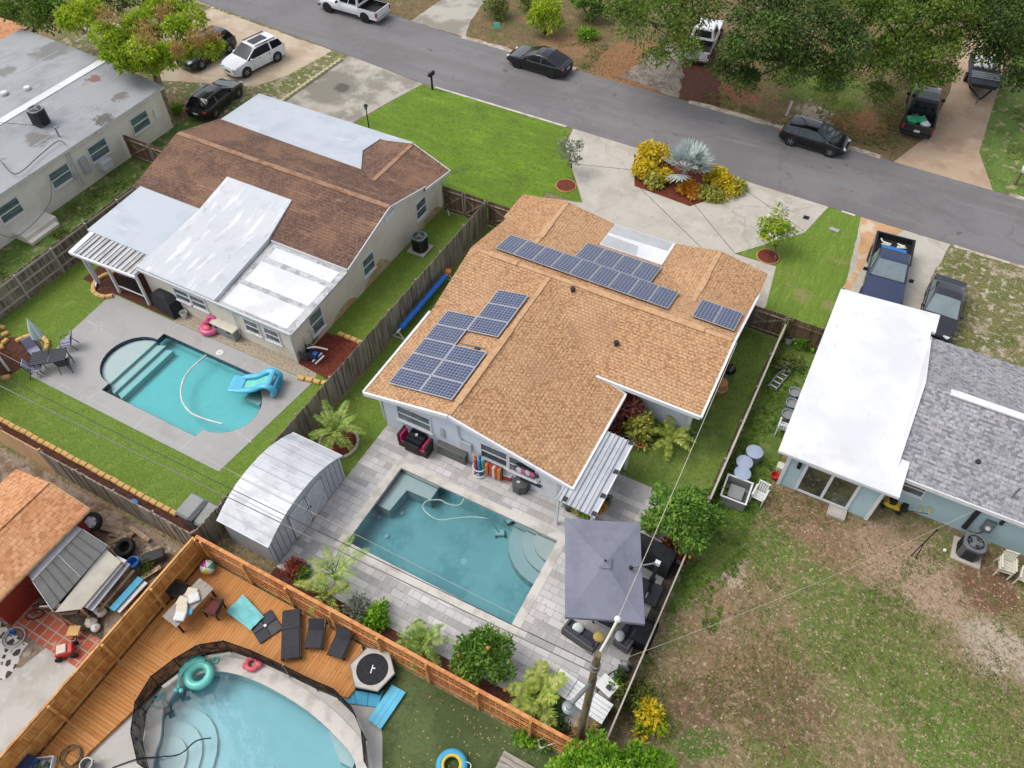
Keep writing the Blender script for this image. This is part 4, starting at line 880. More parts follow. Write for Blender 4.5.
b = MB(); b.bx(-42.1,18.2,0,-41.0,20.4,.45); b.bx(-41.0,18.2,0,-40.65,20.2,.22); b.build('entrance_step', 'stucco_cream', h, bevel=.02)
MB().tube(spline([(-42,16.9,2.4),(-41.5,17.3,1.2),(-41.3,18.2,.6),(-41.2,20.5,1.2),(-42.05,21.8,2.0)],6), .02, 5).build('cable', 'wire_grey', h)
MB().tube(spline([at(0,160,3.3),at(16,174,3.2),at(40,155,3.2),at(58,141,3.25),at(66,145,3.15)],6), .025, 5).build('cable', 'wire_dark', h)
c = at(59,136,3.1); MB().tube([(c.x,c.y,3.0),(c.x,c.y,3.7),(c.x+.3,c.y,3.75)], .05, 6).build('service_mast', 'metal_grey', h)
# small orange-roofed building behind its far corner
h = thing('outbuilding', 'small outbuilding with an orange tile roof behind the grey flat-roofed house', 'outbuilding', (0,0,0))
MB().bx(-66,30,0,-57.6,33.2,2.1).build('wall', 'stucco_cream', h)
MB().slab([(-66.3,29.6,2.3),(-57.2,29.6,2.3),(-57.2,33.6,2.3),(-66.3,33.6,2.3)], .14).build('roof', 'shingle_orange', h)
# ---- white and grey roofed teal house, right
h = thing('house', 'teal house with white flat roof and grey shingle gable roof', 'house', (0,0,0))
m = MB(); m.bx(1.55,22.4,0,5.4,22.6,2.55); m.bx(5.2,22.6,0,5.4,23.9,2.55); m.bx(1.55,22.6,0,1.75,32.4,2.6); m.bx(1.75,32.2,0,5.6,32.4,2.6)
m.bx(5.4,23.7,0,24,23.9,2.4); m.bx(5.6,31.2,0,24,31.4,2.4); m.bx(23.8,23.9,0,24,31.2,2.4); 
par = MB(); gable_wall(par, 'x', 5.56, [(23.6,2.3),(31.6,2.3),(31.7,2.72),(27.55,3.82),(23.5,2.72)], .1); par.build('parapet', 'roof_white', h)
m.build('wall', 'stucco_teal', h)
cb = MB(); cb.bx(1.48,22.33,0,1.62,22.46,2.5); cb.bx(5.32,22.33,0,5.47,22.47,2.5); cb.build('corner_board', 'trim_white', h)
w = MB(); w.slab([(.98,22.0,2.66),(5.9,22.0,2.66),(5.95,23.9,2.72),(5.46,23.95,2.72),(5.46,31.9,2.84),(5.64,31.9,2.84),(5.64,33.2,2.86),(1.02,32.85,2.84)], .14, 0, 1); w.build('flat_roof', ['roof_white','trim_white'], h)
r = MB(); r.slab([(5.561,23.2,2.5),(24.4,23.2,2.5),(24.4,27.55,3.7),(5.561,27.55,3.7)], .14); r.slab([(5.561,27.553,3.7),(24.4,27.553,3.7),(24.4,31.85,2.55),(5.561,31.85,2.55)], .14); r.build('roof', 'shingle_grey', h)
fascia(h, [((5.9,23.17,2.5),(24.4,23.17,2.5))], .06, .2)
MB().bx(6.6,27.35,3.69,24.3,27.7,3.8).build('ridge_vent', 'trim_white', h, bevel=.02)
c = at(977,463,2.9); MB().lathe((c.x,c.y,2.75), [(.08,0),(.08,.2),(.13,.2),(.1,.3)], 10).build('roof_vent', 'metal_dark', h)
sd = MB(); y = 22.4; sd.bx(2.35,y-.06,.1,4.45,y+.01,.22); sd.bx(2.35,y-.06,2.0,4.45,y+.01,2.12); sd.bx(2.25,y-.06,.1,2.37,y+.01,2.12); sd.bx(4.43,y-.06,.1,4.55,y+.01,2.12); sd.bx(3.34,y-.05,.22,3.46,y+.01,2.0); sd = sd.build('sliding_door', 'trim_white', h)
MB().bx(2.37,y-.02,.22,3.34,y+.005,2.0).build('pane', 'glass_yard', sd); MB().bx(3.46,y-.02,.22,4.43,y+.005,2.0).build('pane', 'glass_yard', sd)
window(h, 6.5, 23.7, 1.55, 1.0, .75, 'y-', 'glass_dark')
MB().bx(1.95,22.3,1.6,2.1,22.41,1.95).build('wall_lamp', 'metal_black', h, bevel=.02)
MB().bx(9.0,23.6,.3,9.18,23.71,2.2).build('downpipe', 'metal_dark', h)
MB().bx(9.55,23.52,.7,9.95,23.71,1.4).build('electric_box', 'metal_grey', h, bevel=.03); MB().ball((9.75,23.5,1.05), .12, 10, 6).build('meter', 'lamp_clear', h)
MB().bx(10.0,23.6,1.4,10.12,23.71,2.3).build('downpipe', 'metal_dark', h)
MB().tube(spline([(9.3,23.62,.3),(9.6,23.6,.35),(9.75,23.6,.7)],5), .025, 5).build('conduit', 'metal_dark', h)
c = at(1012,497,2.75); MB().tube([(c.x,c.y,2.4),(c.x,c.y,3.5),(c.x+.15,c.y-.1,3.55)], .05, 6).build('service_mast', 'metal_grey', h)
# ------------------------------------------------------------------ fences and gates
def fence(label, a, b, h, mat, bw=.145, gap=.006, post=2.4, rails=(.35,1.0,1.6), side=1, postmat=None, lean=0.0, rag=.02, h2=None, name='board_fence', group=None, rand=.004, capbar=None):
    """boards between a and b; posts and rails stand on the left (side=1) or right of a->b"""
    a, b = Vector((*a, 0)), Vector((*b, 0)); L = (b-a).length; an = atan2(b.y-a.y, b.x-a.x)
    t = thing(name, label, 'fence', a, an, group); m = MB(); n = int(L/(bw+gap))
    for i in range(n):
        hh = (h if h2 is None else h+(h2-h)*i/n)+U(-rag, rag)
        x = (i+.5)*L/n
        R = Matrix.Rotation(U(-.012,.012)+lean*.0, 3, 'Y') @ Matrix.Rotation(U(-.02,.02), 3, 'Z')
        m.box((x, U(-rand, rand), hh/2), (L/n-gap, .022, hh), 0, 0, R)
    m.build('board_panel', mat, t)
    k = max(1, round(L/post))
    for i in range(k+1):
        x = min(max(L*i/k, .06), L-.06)
        MB().bx(x-.05, side*.09-.05, 0, x+.05, side*.09+.05, h-.03+(.05 if capbar else 0)).build('post', postmat or mat, t)
    for z in rails:
        MB().bx(.02, side*.045-.025, z-.05, L-.02, side*.045+.025, z+.05).build('rail', postmat or mat, t)
    if capbar: MB().bx(0, -.03, h, L, .05, h+.04).build('top_rail', capbar, t)
    return t
def gate(label, a, b, h, mat, braces=1, name='gate', side=1):
    a, b = Vector((*a, 0)), Vector((*b, 0)); L = (b-a).length
    t = thing(name, label, 'gate', a, atan2(b.y-a.y, b.x-a.x)); m = MB(); n = int(L/.15)
    for i in range(n): m.box(((i+.5)*L/n, 0, .08+(h-.1)/2), (L/n-.006, .022, h-.1+U(-.02,.02)))
    m.build('board_panel', mat, t); f = MB(); y = side*.04
    for q in range(braces):
        x0, x1 = L*q/braces+.05, L*(q+1)/braces-.05
        for z in (.3, h-.25): f.bar((x0,y,z), (x1,y,z), .1, .04)
        for x in (x0+.03, x1-.03): f.bar((x,y,.1), (x,y,h-.05), .1, .04)
        f.bar((x0,y+side*.005,.3), (x1,y+side*.005,h-.25), .1, .035, 0, (0,1,0))
        f.bar((x0,y+side*.003,h-.25), ((x0+x1)/2,y+side*.003,.9), .09, .03, 0, (0,1,0))
    f.build('gate_frame', 'wood_grey', t)
    for z in (.4, h-.4): MB().bx(-.02, y-.02, z, .12, y+.03, z+.06).build('hinge', 'metal_dark', t)
    return t
fence('weathered grey board fence between the brown house and the tan house', (-18.55,9.6), (-18.55,32.0), 1.8, 'wood_weathered', rag=.03, side=1, rand=.012)
fence('weathered board fence with exposed rails along the strip beside the cream house', (-37.45,27.0), (-37.45,7.9), 1.75, 'wood_weathered', side=1, rag=.03, postmat='rail_grey', rand=.01)
fence('new yellow board section at the left end of the back fence', (-40,7.78), (-27.3,7.78), 1.75, 'wood_new', side=1)
fence('dark weathered board fence behind the brown mulch strip', (-27.3,7.78), (-18.65,7.78), 1.7, 'wood_weathered', side=1, rag=.03, rand=.014)
fence('short weathered fence section turning the corner by the metal shed', (-18.6,7.9), (-18.55,9.6), 1.7, 'wood_weathered', side=1, rag=.04, rand=.02)
gate('weathered board gate between the cream house and the brown house', (-41.9,27.2), (-37.6,27.2), 1.75, 'wood_brown', 2, side=-1)
gate('double braced board gate beside the beige house gable', (-21.5,32.0), (-18.6,32.0), 1.8, 'wood_brown', 2, side=-1)
gate('braced board gate at the front left corner of the tan house', (-18.5,32.0), (-15.7,32.0), 1.8, 'wood_brown', 1, side=-1)
gate('braced board gate at the front right corner of the tan house', (-2.9,31.0), (-.75,31.0), 1.7, 'wood_brown', 1, side=-1)
fence('brown board fence beside the white flat roof', (-.7,31.0), (1.5,31.0), 1.65, 'wood_brown', side=-1, rails=(.4,1.3))
# low fence along the right boundary, pale top rail
fence('board fence with pale top rail along the right side lawn', (-.78,31.0), (-.82,19.4), 1.15, 'wood_brown', side=-1, rails=(.3,.9), postmat='wood_grey', capbar='rail_grey')
t = thing('mesh_fence', 'low dark mesh fence with pale top rail between patio and vacant lot', 'fence', (-.84,19.35,0))
MB().bx(-.01,-11.6,.05,.01,0,1.08).build('mesh_panel', 'net_black', t)
for k in range(7): y = -.05-k*1.92; MB().bx(-.04,y-.04,0,.04,y+.04,1.12).build('post', 'wood_grey', t)
MB().bx(-.03,-11.6,1.1,.03,0,1.14).build('top_rail', 'rail_grey', t)
# the orange privacy fence round the timber deck
fence('orange stained board fence on the left side of the timber deck', (-18.42,-7), (-18.42,7.72), 1.75, 'wood_orange', bw=.14, gap=-.002, side=-1, rails=(.3,.95,1.66), post=2.6, postmat='wood_rail', rag=.004, capbar='wood_rail')
t = thing('lattice_fence', 'orange stained lattice fence between the timber deck and the paver patio', 'fence', (-18.35,7.78,0)); L = 17.3; H = 1.75
m = MB()
n = int(L/.24)
for i in range(n): m.bx((i+.5)*L/n-.02, .008, .1, (i+.5)*L/n+.02, .026, H-.05)
for j in range(6): z = .25+j*.25; m.bx(0, -.012, z-.034, L, .006, z+.034)
m.build('lattice_panel', 'wood_lattice', t)
for z in (.1, .92, H-.02): MB().bx(0,-.05,z-.045,L,-.014,z+.045).build('rail', 'wood_lattice', t)
MB().bx(0,-.06,H+.03,L,.07,H+.07).build('top_rail', 'wood_lattice', t)
for i in range(9): x = .3+i*2.1; MB().bx(x-.05,-.14,0,x+.05,-.05,H+.02).build('post', 'wood_rail', t)
# black mesh safety fence round the lower pool
pf = spline([(*at(u, v, .02)[:2], .0) for u, v in ((150,772),(143,742),(147,713),(162,688),(184,671),(207,657),(232,653),(258,662),(290,677),(318,691),(339,700),(356,717),(366,740),(369,770))], 1)
t = thing('pool_safety_fence', 'black mesh safety fence curving round the pale blue pool', 'fence', (0,0,0))
for i in range(len(pf)-1):
    a, b = pf[i], pf[i+1]; c = (a+b)/2
    m = MB(); zb = .17 if 2 < i < 10 else .03
    m.face([(a.x,a.y,zb),(b.x,b.y,zb),(b.x,b.y,1.22),(a.x,a.y,1.22)])
    m.bar((a.x,a.y,1.22),(b.x,b.y,1.22),.03,.03); m.build('mesh_panel', 'net_black', t)
for p in pf: MB().cyl((p.x,p.y,0), .022, 1.28, 8).build('post', 'metal_grey' if random.random() < .15 else 'metal_black', t)
# edging blocks
def block_mb():
    m = MB(); m.box((0,0,.07), (.36,.24,.14)); m.box((0,.0,.15), (.34,.2,.05)); return m
bk0 = block_mb().build('edging_block', 'stone_orange', bevel=.03)
def row(pts, label, group, first=None, mat=None):
    global bk0
    for i, (x, y, rz) in enumerate(pts):
        if first is not None and i == 0: o = first
        else: o = bk0.copy(); COL.objects.link(o)
        o.location = (x+U(-.01,.01), y+U(-.015,.015), U(0,.012)); o.rotation_euler.z = rz+U(-.06,.06)
        tag(o, label, 'edging block', group)
def arc(c, r, a0, a1, n): return [(c[0]+r*cos(a0+(a1-a0)*i/(n-1)), c[1]+r*sin(a0+(a1-a0)*i/(n-1)), a0+(a1-a0)*i/(n-1)+pi/2) for i in range(n)]
row([(-33.4+i*.385, 8.68, 0) for i in range(33)], 'orange edging block in the straight row along the mulch strip', 'edging blocks along the back mulch strip', bk0)
row(arc((-34.2,17.9), .95, pi*.75, pi*1.72, 9), 'orange edging block in the curve around the downpipe under the awning', 'edging blocks under the awning')
kind(MB().sheet(ring((-34.2,17.9),.9,.9,18), (), .019).build('mulch_patch', 'mulch_brown'), 'structure')
row([(-19.05, 18.3+.42*i, pi/2) for i in range(6)]+[(-19.3-.4*i, 20.7, 0) for i in range(5)]+[(-19.3-.4*i, 17.75-.1*i, .2) for i in range(5)], 'orange edging block bordering the mulch bed beside the beige wall', 'edging blocks around the wall bed')
kind(MB().sheet([(-21.7,18.1),(-19.15,17.9),(-19.15,20.6),(-21.0,20.6),(-21.7,20.5)], (), .02).build('mulch_patch', 'mulch_red'), 'structure')
kind(MB().sheet(wob([(-36.9,9.3),(-35.2,9.4),(-33.9,10.6),(-33.5,12.6),(-34.4,13.2),(-35.6,12.8),(-36.9,12.0)],.05), (), .022).build('mulch_patch', 'mulch_brown'), 'structure')
row([(-35.0+.4*i*.75, 9.45+.4*i*.72, .78) for i in range(5)]+arc((-34.4,12.4), .95, -.1, pi*.9, 9), 'orange edging block bordering the mulch bed beside the glass-topped garden table', 'edging blocks by the garden table')
row([(*at(u,v,.1)[:2], a) for u, v, a in ((2,327,.2),(5,334,1.2),(5,341,1.6),(1,347,2.6))], 'orange edging block in the small ring at the left edge', 'edging blocks at the left edge')
# pale scalloped kerb blocks between the two driveways
kb = MB(); kb.box((0,0,.08),(.42,.22,.16)); kb.lathe((0,0,.16),[(.13,0),(.1,.06),(.0,.09)],8); kb0 = kb.build('kerb_block', 'stone_yellow', bevel=.02)
for i in range(16):
    o = kb0 if i == 0 else kb0.copy()
    if i: COL.objects.link(o)
    o.location = (-37.6+.02*i, 36.9+.43*i, 0); o.rotation_euler.z = pi/2+U(-.1,.1)
    tag(o, 'pale scalloped kerb block in the row beside the stained concrete driveway', 'kerb block', 'kerb blocks beside the driveway')
# ------------------------------------------------------------------ vehicles
def wheel(par, x, y, r, w, rim='rim'):
    s = 1 if y > 0 else -1; R = Matrix.Rotation(-s*pi/2, 3, 'X')
    m = MB(); m.lathe((x, y-s*w, r), [(r*.62,0),(r*.94,.0),(r,.04),(r,w-.03),(r*.92,w),(r*.64,w)], 20, 0, R)
    o = m.build('wheel', 'tyre', par, True)
    q = MB(); q.lathe((x, y-s*.03, r), [(0,.0),(r*.66,.005)], 16, 0, R)
    for k in range(5):
        a = 2*pi*k/5; q.bar((x+cos(a)*r*.1, y-s*.005, r+sin(a)*r*.1), (x+cos(a)*r*.6, y-s*.005, r+sin(a)*r*.6), .03, r*.2, 0, (0,0,1) if abs(sin(a)) < .9 else (1,0,0))
    q.lathe((x, y-s*.03, r), [(r*.56,.0),(r*.64,.03),(r*.68,.0)], 16, 0, R)
    q.build('rim', rim, o, True)
    return o
def lerp3(a, b, t): return tuple(a[i]+(b[i]-a[i])*t for i in range(3))
def panel(par, quad, u0, u1, v0, v1, mat, name, off=.012):
    A, B, Cc, D = (Vector(p) for p in quad); nz = (B-A).cross(D-A).normalized()
    P = lambda u, v: (A.lerp(B, u)).lerp(D.lerp(Cc, u), v)+nz*off
    m = MB(); n = 1
    m.face([P(u0,v0), P(u1,v0), P(u1,v1), P(u0,v1)])
    return m.build(name, mat, par)
def shell(t, L, W, zb, prof, paint, nose=.36, tail=.24):
    """lofted lower body; prof = [(x, z_top)] from rear to front"""
    rings = []; hl = L/2
    for x, zt in prof:
        f = max(0, (abs(x)-hl*.72)/(hl*.28)); k = (nose if x > 0 else tail)
        w = W/2*(1-k*f**2.2)
        zl = zb+(.10*f)
        half = [(w*.86,zl), (w*.97,zl+.1), (w,zl+(zt-zl)*.45), (w*.985,zt-.14), (w*.93,zt-.03), (w*.6,zt+.015)]
        rings.append([(x, y, z) for y, z in half]+[(x, -y, z) for y, z in half[::-1]])
    m = MB(); m.loft(rings); return m
def arches(t, xs, W, r):
    for x in xs:
        for s in (1, -1):
            m = MB(); m.lathe((x, s*(W/2-.2), r), [(0,0),(r*1.14,0),(r*1.14,.206),(0,.206)], 20, 0, Matrix.Rotation(-s*pi/2, 3, 'X'))
            m.build('wheel_arch', 'black_trim', t, True)
def car(name, label, cat, loc, rz, paint, L=4.5, W=1.82, H=1.5, kind_='hatch', glass='car_glass', rim='rim', sunroof=False):
    t = thing(name, label, cat, loc, rz)
    hl, wb = L/2, L*.595; r = .33 if H < 1.6 else .37; bz = H*.615
    xb0, xr0, xr1, xb1 = {'hatch': (-.96,-.78,.06,.47), 'suv': (-.96,-.80,.10,.47), 'wagon': (-.93,-.66,.04,.42), 'coupe': (-.86,-.40,.0,.45), 'sedan': (-.70,-.42,.04,.44)}[kind_]
    xb0, xr0, xr1, xb1 = (k*hl for k in (xb0, xr0, xr1, xb1))
    tail = [(-hl,.55), (-hl+.05,bz-.1), (-hl+.16,bz+.02)] if xb0 < -hl*.8 else [(-hl,.55), (-hl+.05,bz-.08), (-hl+.2,bz+.04)]
    ctl = tail+[(max(xb0,-hl+.18),bz+.06), (xr0,H-.07), ((xr0+xr1)/2,H), (xr1,H-.035), (xb1,bz+.05), (hl*.72,bz-.05), (hl*.88,bz-.14), (hl-.1,bz-.26), (hl-.02,bz-.4), (hl,.42)]
    def top(x):
        for (xa, za), (xc, zc) in zip(ctl, ctl[1:]):
            if xa <= x <= xc: q = (x-xa)/(xc-xa); return za+(zc-za)*q
        return .42
    st = sorted(set([round(x, 4) for x, z in ctl]+[round(xr0+(xr1-xr0)*q, 4) for q in (.2,.36,.42,.6,.8)]+[round(xr1+(xb1-xr1)*q, 4) for q in (.1,.4,.7)]+[round(ctl[3][0]+(xr0-ctl[3][0])*q, 4) for q in (.15,.5,.85)]+[round(xb1+(hl-xb1)*q, 4) for q in (.2,.5,.7,.9)]+[-hl*.9]))
    rings = []
    for x in st:
        f = max(0, (abs(x)-hl*.6)/(hl*.4)); w = W/2*(1-(.2 if x > 0 else .13)*f**2.4-(.12 if f > .985 else 0))
        tp = top(x); zl = .19+.13*f**3; bl = min(bz-.03*x/hl, tp-.03); hgt = max(tp-bl, .03); k = min(1, hgt/(H-bz))
        z5 = bl+hgt*.84; y5 = w*.945-(w*.945-W*.385)*k*.9; y6 = y5-.05-.05*k
        half = [(w*.84,zl), (w*.96,zl+.05), (w*.995,zl+(bl-zl)*.35), (w,zl+(bl-zl)*.62), (w*.975,bl-.03), (w*.95,bl), (y5,z5), (y6,bl+hgt*.955), (y6*.55,tp-.004), (0,tp+.012)]
        rings.append([(x, y, z) for y, z in half]+[(x, -y, z) for y, z in half[-2::-1]])
    n = len(rings[0]); parts = {}
    bpil = st.index(round(xr0+(xr1-xr0)*.36, 4)); i0, i1, i2, i3 = (st.index(round(q, 4)) for q in (ctl[3][0], xr0, xr1, xb1))
    for i in range(len(st)-1):
        for j in range(n-1):
            key = 'body'
            if j in (5, n-7) and i0 < i+0 and i+1 < i3+1 and not (i == bpil) and not (kind_ in ('suv','wagon') and st[i] < xr0-.0 and st[i+1] > xr0-.1 and False):
                s = 'L' if j == 5 else 'R'; key = 'side_window'+s+('a' if i > bpil else 'b')
            elif 7 <= j <= n-9 and i2 <= i < i3: key = 'windshield'
            elif 7 <= j <= n-9 and i0 <= i < i1: key = 'rear_window'
            parts.setdefault(key, []).append((i*n+j, i*n+j+1, (i+1)*n+j+1, (i+1)*n+j))
    vs = [p for q in rings for p in q]
    parts['body'] += [tuple(range(n)), tuple((len(st)-1)*n+j for j in range(n-1, -1, -1))]+[(i*n+n-1, i*n, (i+1)*n, (i+1)*n+n-1) for i in range(len(st)-1)]
    for key, fs in parts.items():
        used = sorted({v for f in fs for v in f}); ix = {v: k for k, v in enumerate(used)}
        m = MB(); m.add([vs[v] for v in used], [tuple(ix[v] for v in f) for f in fs])
        m.build('body' if key == 'body' else ('side_window' if key.startswith('side') else key), paint if key == 'body' else glass, t, True)
    if sunroof: MB().bx(xr0+.6,-.36,H+.004,xr1-.25,.36,H+.018).build('sunroof', 'car_glass', t, bevel=.01)
    if H > 1.6:
        for s in (1,-1): MB().bar((xr0+.15,s*W*.36,H-.02),(xr1-.15,s*W*.36,H-.0),.04,.05).build('roof_rail', 'metal_black', t)
    arches(t, (wb/2, -wb/2), W, r)
    for x in (wb/2, -wb/2):
        for s in (1,-1): wheel(t, x, s*(W/2+.002), r, .22, rim)
    for s in (1,-1):
        MB().box((hl-.2, s*W*.335, bz-.27), (.36,.3,.1), -s*.55).build('headlight', 'lamp_clear', t, bevel=.035)
        MB().box((-hl+.12, s*W*.37, bz-.12), (.18,.26,.13), s*.25).build('tail_light', 'lamp_red', t, bevel=.03)
        MB().box((xb1-.3, s*(W/2+.06), bz+.04), (.14,.18,.12), 0).build('mirror', paint, t, bevel=.04)
        for x in (.1, -.75): MB().bx(x-.08, s*(W/2-.03), bz-.13, x+.08, s*(W/2+.008), bz-.105).build('door_handle', paint if paint != 'paint_white' else 'metal_grey', t)
        for x in (xb1-.45, (xr0+xr1)/2-.02): MB().bx(x-.006, s*(W/2-.06), .34, x+.006, s*(W/2+.003), bz-.02).build('door_seam', 'black_trim', t)
    MB().box((hl-.06,0,.34),(.1,W*.6,.16)).build('front_bumper', 'black_trim', t, bevel=.03); MB().box((-hl+.02,0,.34),(.1,W*.66,.14)).build('rear_bumper', 'black_trim', t, bevel=.03); MB().bx(-wb/2+r*1.2,-W/2+.01,.2,wb/2-r*1.2,W/2-.01,.27).build('sill', 'black_trim', t, bevel=.02)
    MB().box((hl-.03,0,.55),(.06,W*.34,.11)).build('grille', 'black_trim', t, bevel=.015)
    MB().box((-hl-.0,0,.62),(.03,.36,.12)).build('number_plate', 'plastic_white', t)
    return t
def pickup(name, label, loc, rz, paint, L=5.6, W=1.95, H=1.85, bed=1.7, cab=(-.5,1.3), lift=0.0, glass='car_glass', rim='rim_dark', bedmat='black_trim', cabroof=None, load=None, tail='lamp_red'):
    t = thing(name, label, 'pickup truck', loc, rz)
    hl = L/2; bz = 1.05+lift; r = .39+lift*.3; zb = .36+lift; xb = -hl+bed
    prof = [(xb, bz), (0, bz), (hl*.3, bz), (hl*.42, bz-.02), (hl*.8, bz-.06), (hl*.95, bz-.12), (hl, bz-.35)]
    shell(t, L, W, zb, prof, paint, .14).build('body', paint, t, True)
    b_ = MB(); w = W/2
    b_.bx(-hl,-w+.02,zb,xb+.01,w-.02,zb+.3,0)
    for s in (1,-1): b_.bx(-hl+.02, s*(w-.12), zb+.3, xb+.01, s*(w-.005), bz)
    b_.bx(-hl,-w+.02,zb+.28,-hl+.07,w-.02,bz-.01); b_.build('bed', paint, t, bevel=.025)
    i = MB(); i.bx(-hl+.08,-w+.13,zb+.31,xb,w-.13,zb+.33); i.bx(-hl+.075,-w+.125,zb+.31,-hl+.09,w-.125,bz-.04); i.bx(xb-.02,-w+.125,zb+.31,xb+.002,w-.125,bz)
    for s in (1,-1): i.bx(-hl+.08, s*(w-.135), zb+.31, xb, s*(w-.124), bz-.03); i.bx(-hl+.05, s*(w-.115), bz+.002, xb, s*(w-.02), bz+.02)
    i.build('bed_liner', bedmat, t)
    x0, x1 = xb+.02, hl*.36; xr0, xr1 = x0+.12, x1-.72; wbk, wtp = W*.46, W*.37; z0, z1 = bz-.02, H+lift-.04
    b = [(x0,-wbk,z0),(x1,-wbk,z0),(x1,wbk,z0),(x0,wbk,z0)]; u = [(xr0,-wtp,z1),(xr1,-wtp,z1),(xr1,wtp,z1),(xr0,wtp,z1)]
    c = MB(); c.loft([b, u, [(xr0+.08,-wtp+.1,z1+.04),(xr1-.1,-wtp+.1,z1+.04),(xr1-.1,wtp-.1,z1+.04),(xr0+.08,wtp-.1,z1+.04)]]); c.build('cabin', cabroof or paint, t, False, .07)
    panel(t, (b[1],b[2],u[2],u[1]), .06,.94,.06,.92, glass, 'windshield'); panel(t, (b[3],b[0],u[0],u[3]), .12,.88,.25,.85, glass, 'rear_window')
    for s, q in ((0,(b[0],b[1],u[1],u[0])), (1,(b[2],b[3],u[3],u[2]))):
        for a0, a1 in ((.06,.44),(.48,.86)):
            if s: a0, a1 = 1-a1, 1-a0
            panel(t, q, a0, a1, .16, .88, glass, 'side_window')
    wf, wr = hl-.95, -hl+1.15; arches(t, (wf, wr), W, r)
    for x in (wf, wr):
        for s in (1,-1): wheel(t, x, s*(w+.02), r, .27, rim)
    for s in (1,-1):
        MB().box((hl-.12, s*W*.39, bz-.22), (.22,.28,.2)).build('headlight', 'lamp_clear', t, bevel=.03)
        MB().box((-hl+.06, s*(w-.07), bz-.25), (.16,.14,.34)).build('tail_light', tail, t, bevel=.02)
        MB().box((x1-.25, s*(w+.12), bz+.1), (.1,.24,.2)).build('mirror', 'black_trim', t, bevel=.03)
    bmm = 'chrome' if paint == 'paint_white' else 'black_trim'; MB().box((-hl-.06,0,zb+.06),(.2,W*.9,.18)).build('rear_bumper', bmm, t, bevel=.03); MB().box((hl+.02,0,zb+.1),(.2,W*.92,.24)).build('front_bumper', bmm, t, bevel=.03)
    MB().box((hl+.0,0,bz-.22),(.06,W*.5,.26)).build('grille', 'black_trim', t, bevel=.02)
    MB().box((-hl-.01,0,bz-.42),(.02,.36,.15)).build('number_plate', 'plastic_white', t)
    return t
HALF = pi/2
car('parked_car', 'white SUV with roof rails on the sandy driveway', 'car', (-42.45,40.0,.02), -HALF-.2, 'paint_white', 4.7, 1.9, 1.7, 'suv', sunroof=True)
car('parked_car', 'black estate car parked on the grass beside the white SUV', 'car', (-41.3,34.6,.01), HALF+.12, 'paint_black', 4.6, 1.82, 1.45, 'wagon')
car('parked_car', 'dark car half hidden under the mango tree', 'car', (-46.2,39.2,.02), -HALF-.08, 'paint_dark', 4.6, 1.85, 1.62, 'suv')
car('parked_car', 'glossy black coupe parked on the far side of the road', 'car', (-23.85,49.45,.025), pi-.05, 'paint_black', 4.75, 1.9, 1.42, 'coupe', rim='rim_dark')
car('parked_car', 'black hatchback with bright rims parked at the road edge', 'car', (-3.7,49.05,.025), -.03, 'paint_black', 4.3, 1.8, 1.46, 'hatch', glass='car_glass_mid')
car('parked_car', 'dark grey sedan nose-in beside the white flat roof', 'car', (6.1,36.6,.02), -HALF-.02, 'paint_slate', 4.6, 1.8, 1.45, 'sedan', glass='car_glass_pale')
tw = pickup('pickup_truck', 'white pickup truck driving on the road at the top edge', (-40.7,50.1,.025), pi-.01, 'paint_white', 5.7, 1.92, 1.8, 1.75)
tb = pickup('pickup_truck', 'white pickup truck with open bed under the oak branches', (-14.3,57.9,.015), HALF+.12, 'paint_white', 5.6, 1.95, 1.85, 1.8)
tk = pickup('pickup_truck', 'black pickup truck with green bags in its bed beside the tan driveway', (1.85,55.5,.02), HALF+.06, 'paint_green_black', 5.6, 1.98, 1.85, 1.75)
td = pickup('pickup_truck', 'lifted blue pickup truck with a folded cover in its open bed', (3.0,37.75,.02), -HALF+.06, 'paint_blue', 5.8, 2.1, 1.85, 2.25, lift=.12, glass='car_glass_pale', cabroof='paint_blue')
# loads
def bag(name, label, c, r, mat, sq=(1,.8,.6), group=None):
    m = MB(); m.ball((0,0,r*sq[2]), r, 12, 8, 0, sq); m.ball((r*.2,0,r*sq[2]*1.9), r*.28, 8, 6)
    o = m.build(name, mat, None, True, loc=c); 
    for v in o.data.vertices: v.co += mnoise.noise_vector(v.co*5+Vector(c))*r*.18
    return tag(o, label, 'bag', group)
for i, (x, y, r, mt, nm) in enumerate(((1.5,53.3,.42,'plastic_green','green sack at the left of the black pickup bed'),(2.0,53.6,.4,'plastic_green','green sack at the middle of the black pickup bed'),(2.35,53.25,.32,'plastic_white','white sack at the right of the black pickup bed'),(1.6,53.9,.3,'plastic_dark','grey sack at the front of the black pickup bed'))):
    bag('sack', nm, (x,y,.74), r, mt)
o = MB(); o.box((0,0,.2),(1.3,1.0,.4)); o.box((0,-.1,.42),(1.34,.3,.05)); o.box((.2,.2,.42),(.4,.4,.06))
tag(o.build('folded_cover', 'plastic_blue', None, False, .05, (2.95,39.0,.82), .05), 'folded deep blue cover lying in the bed of the blue pickup', 'cover')
for k in range(5):
    m = MB(); m.tube(spline([(U(-.3,.3),U(-.2,.2),.1) for _ in range(5)],4), .05, 5)
    tag(m.build('timber_offcut', 'fabric_cream', None, True, 0, (2.85+U(-.5,.5),40.05+U(-.15,.15),.84)), 'pale scrap lying at the tail of the blue pickup bed', 'scrap', 'scraps in the blue pickup bed')
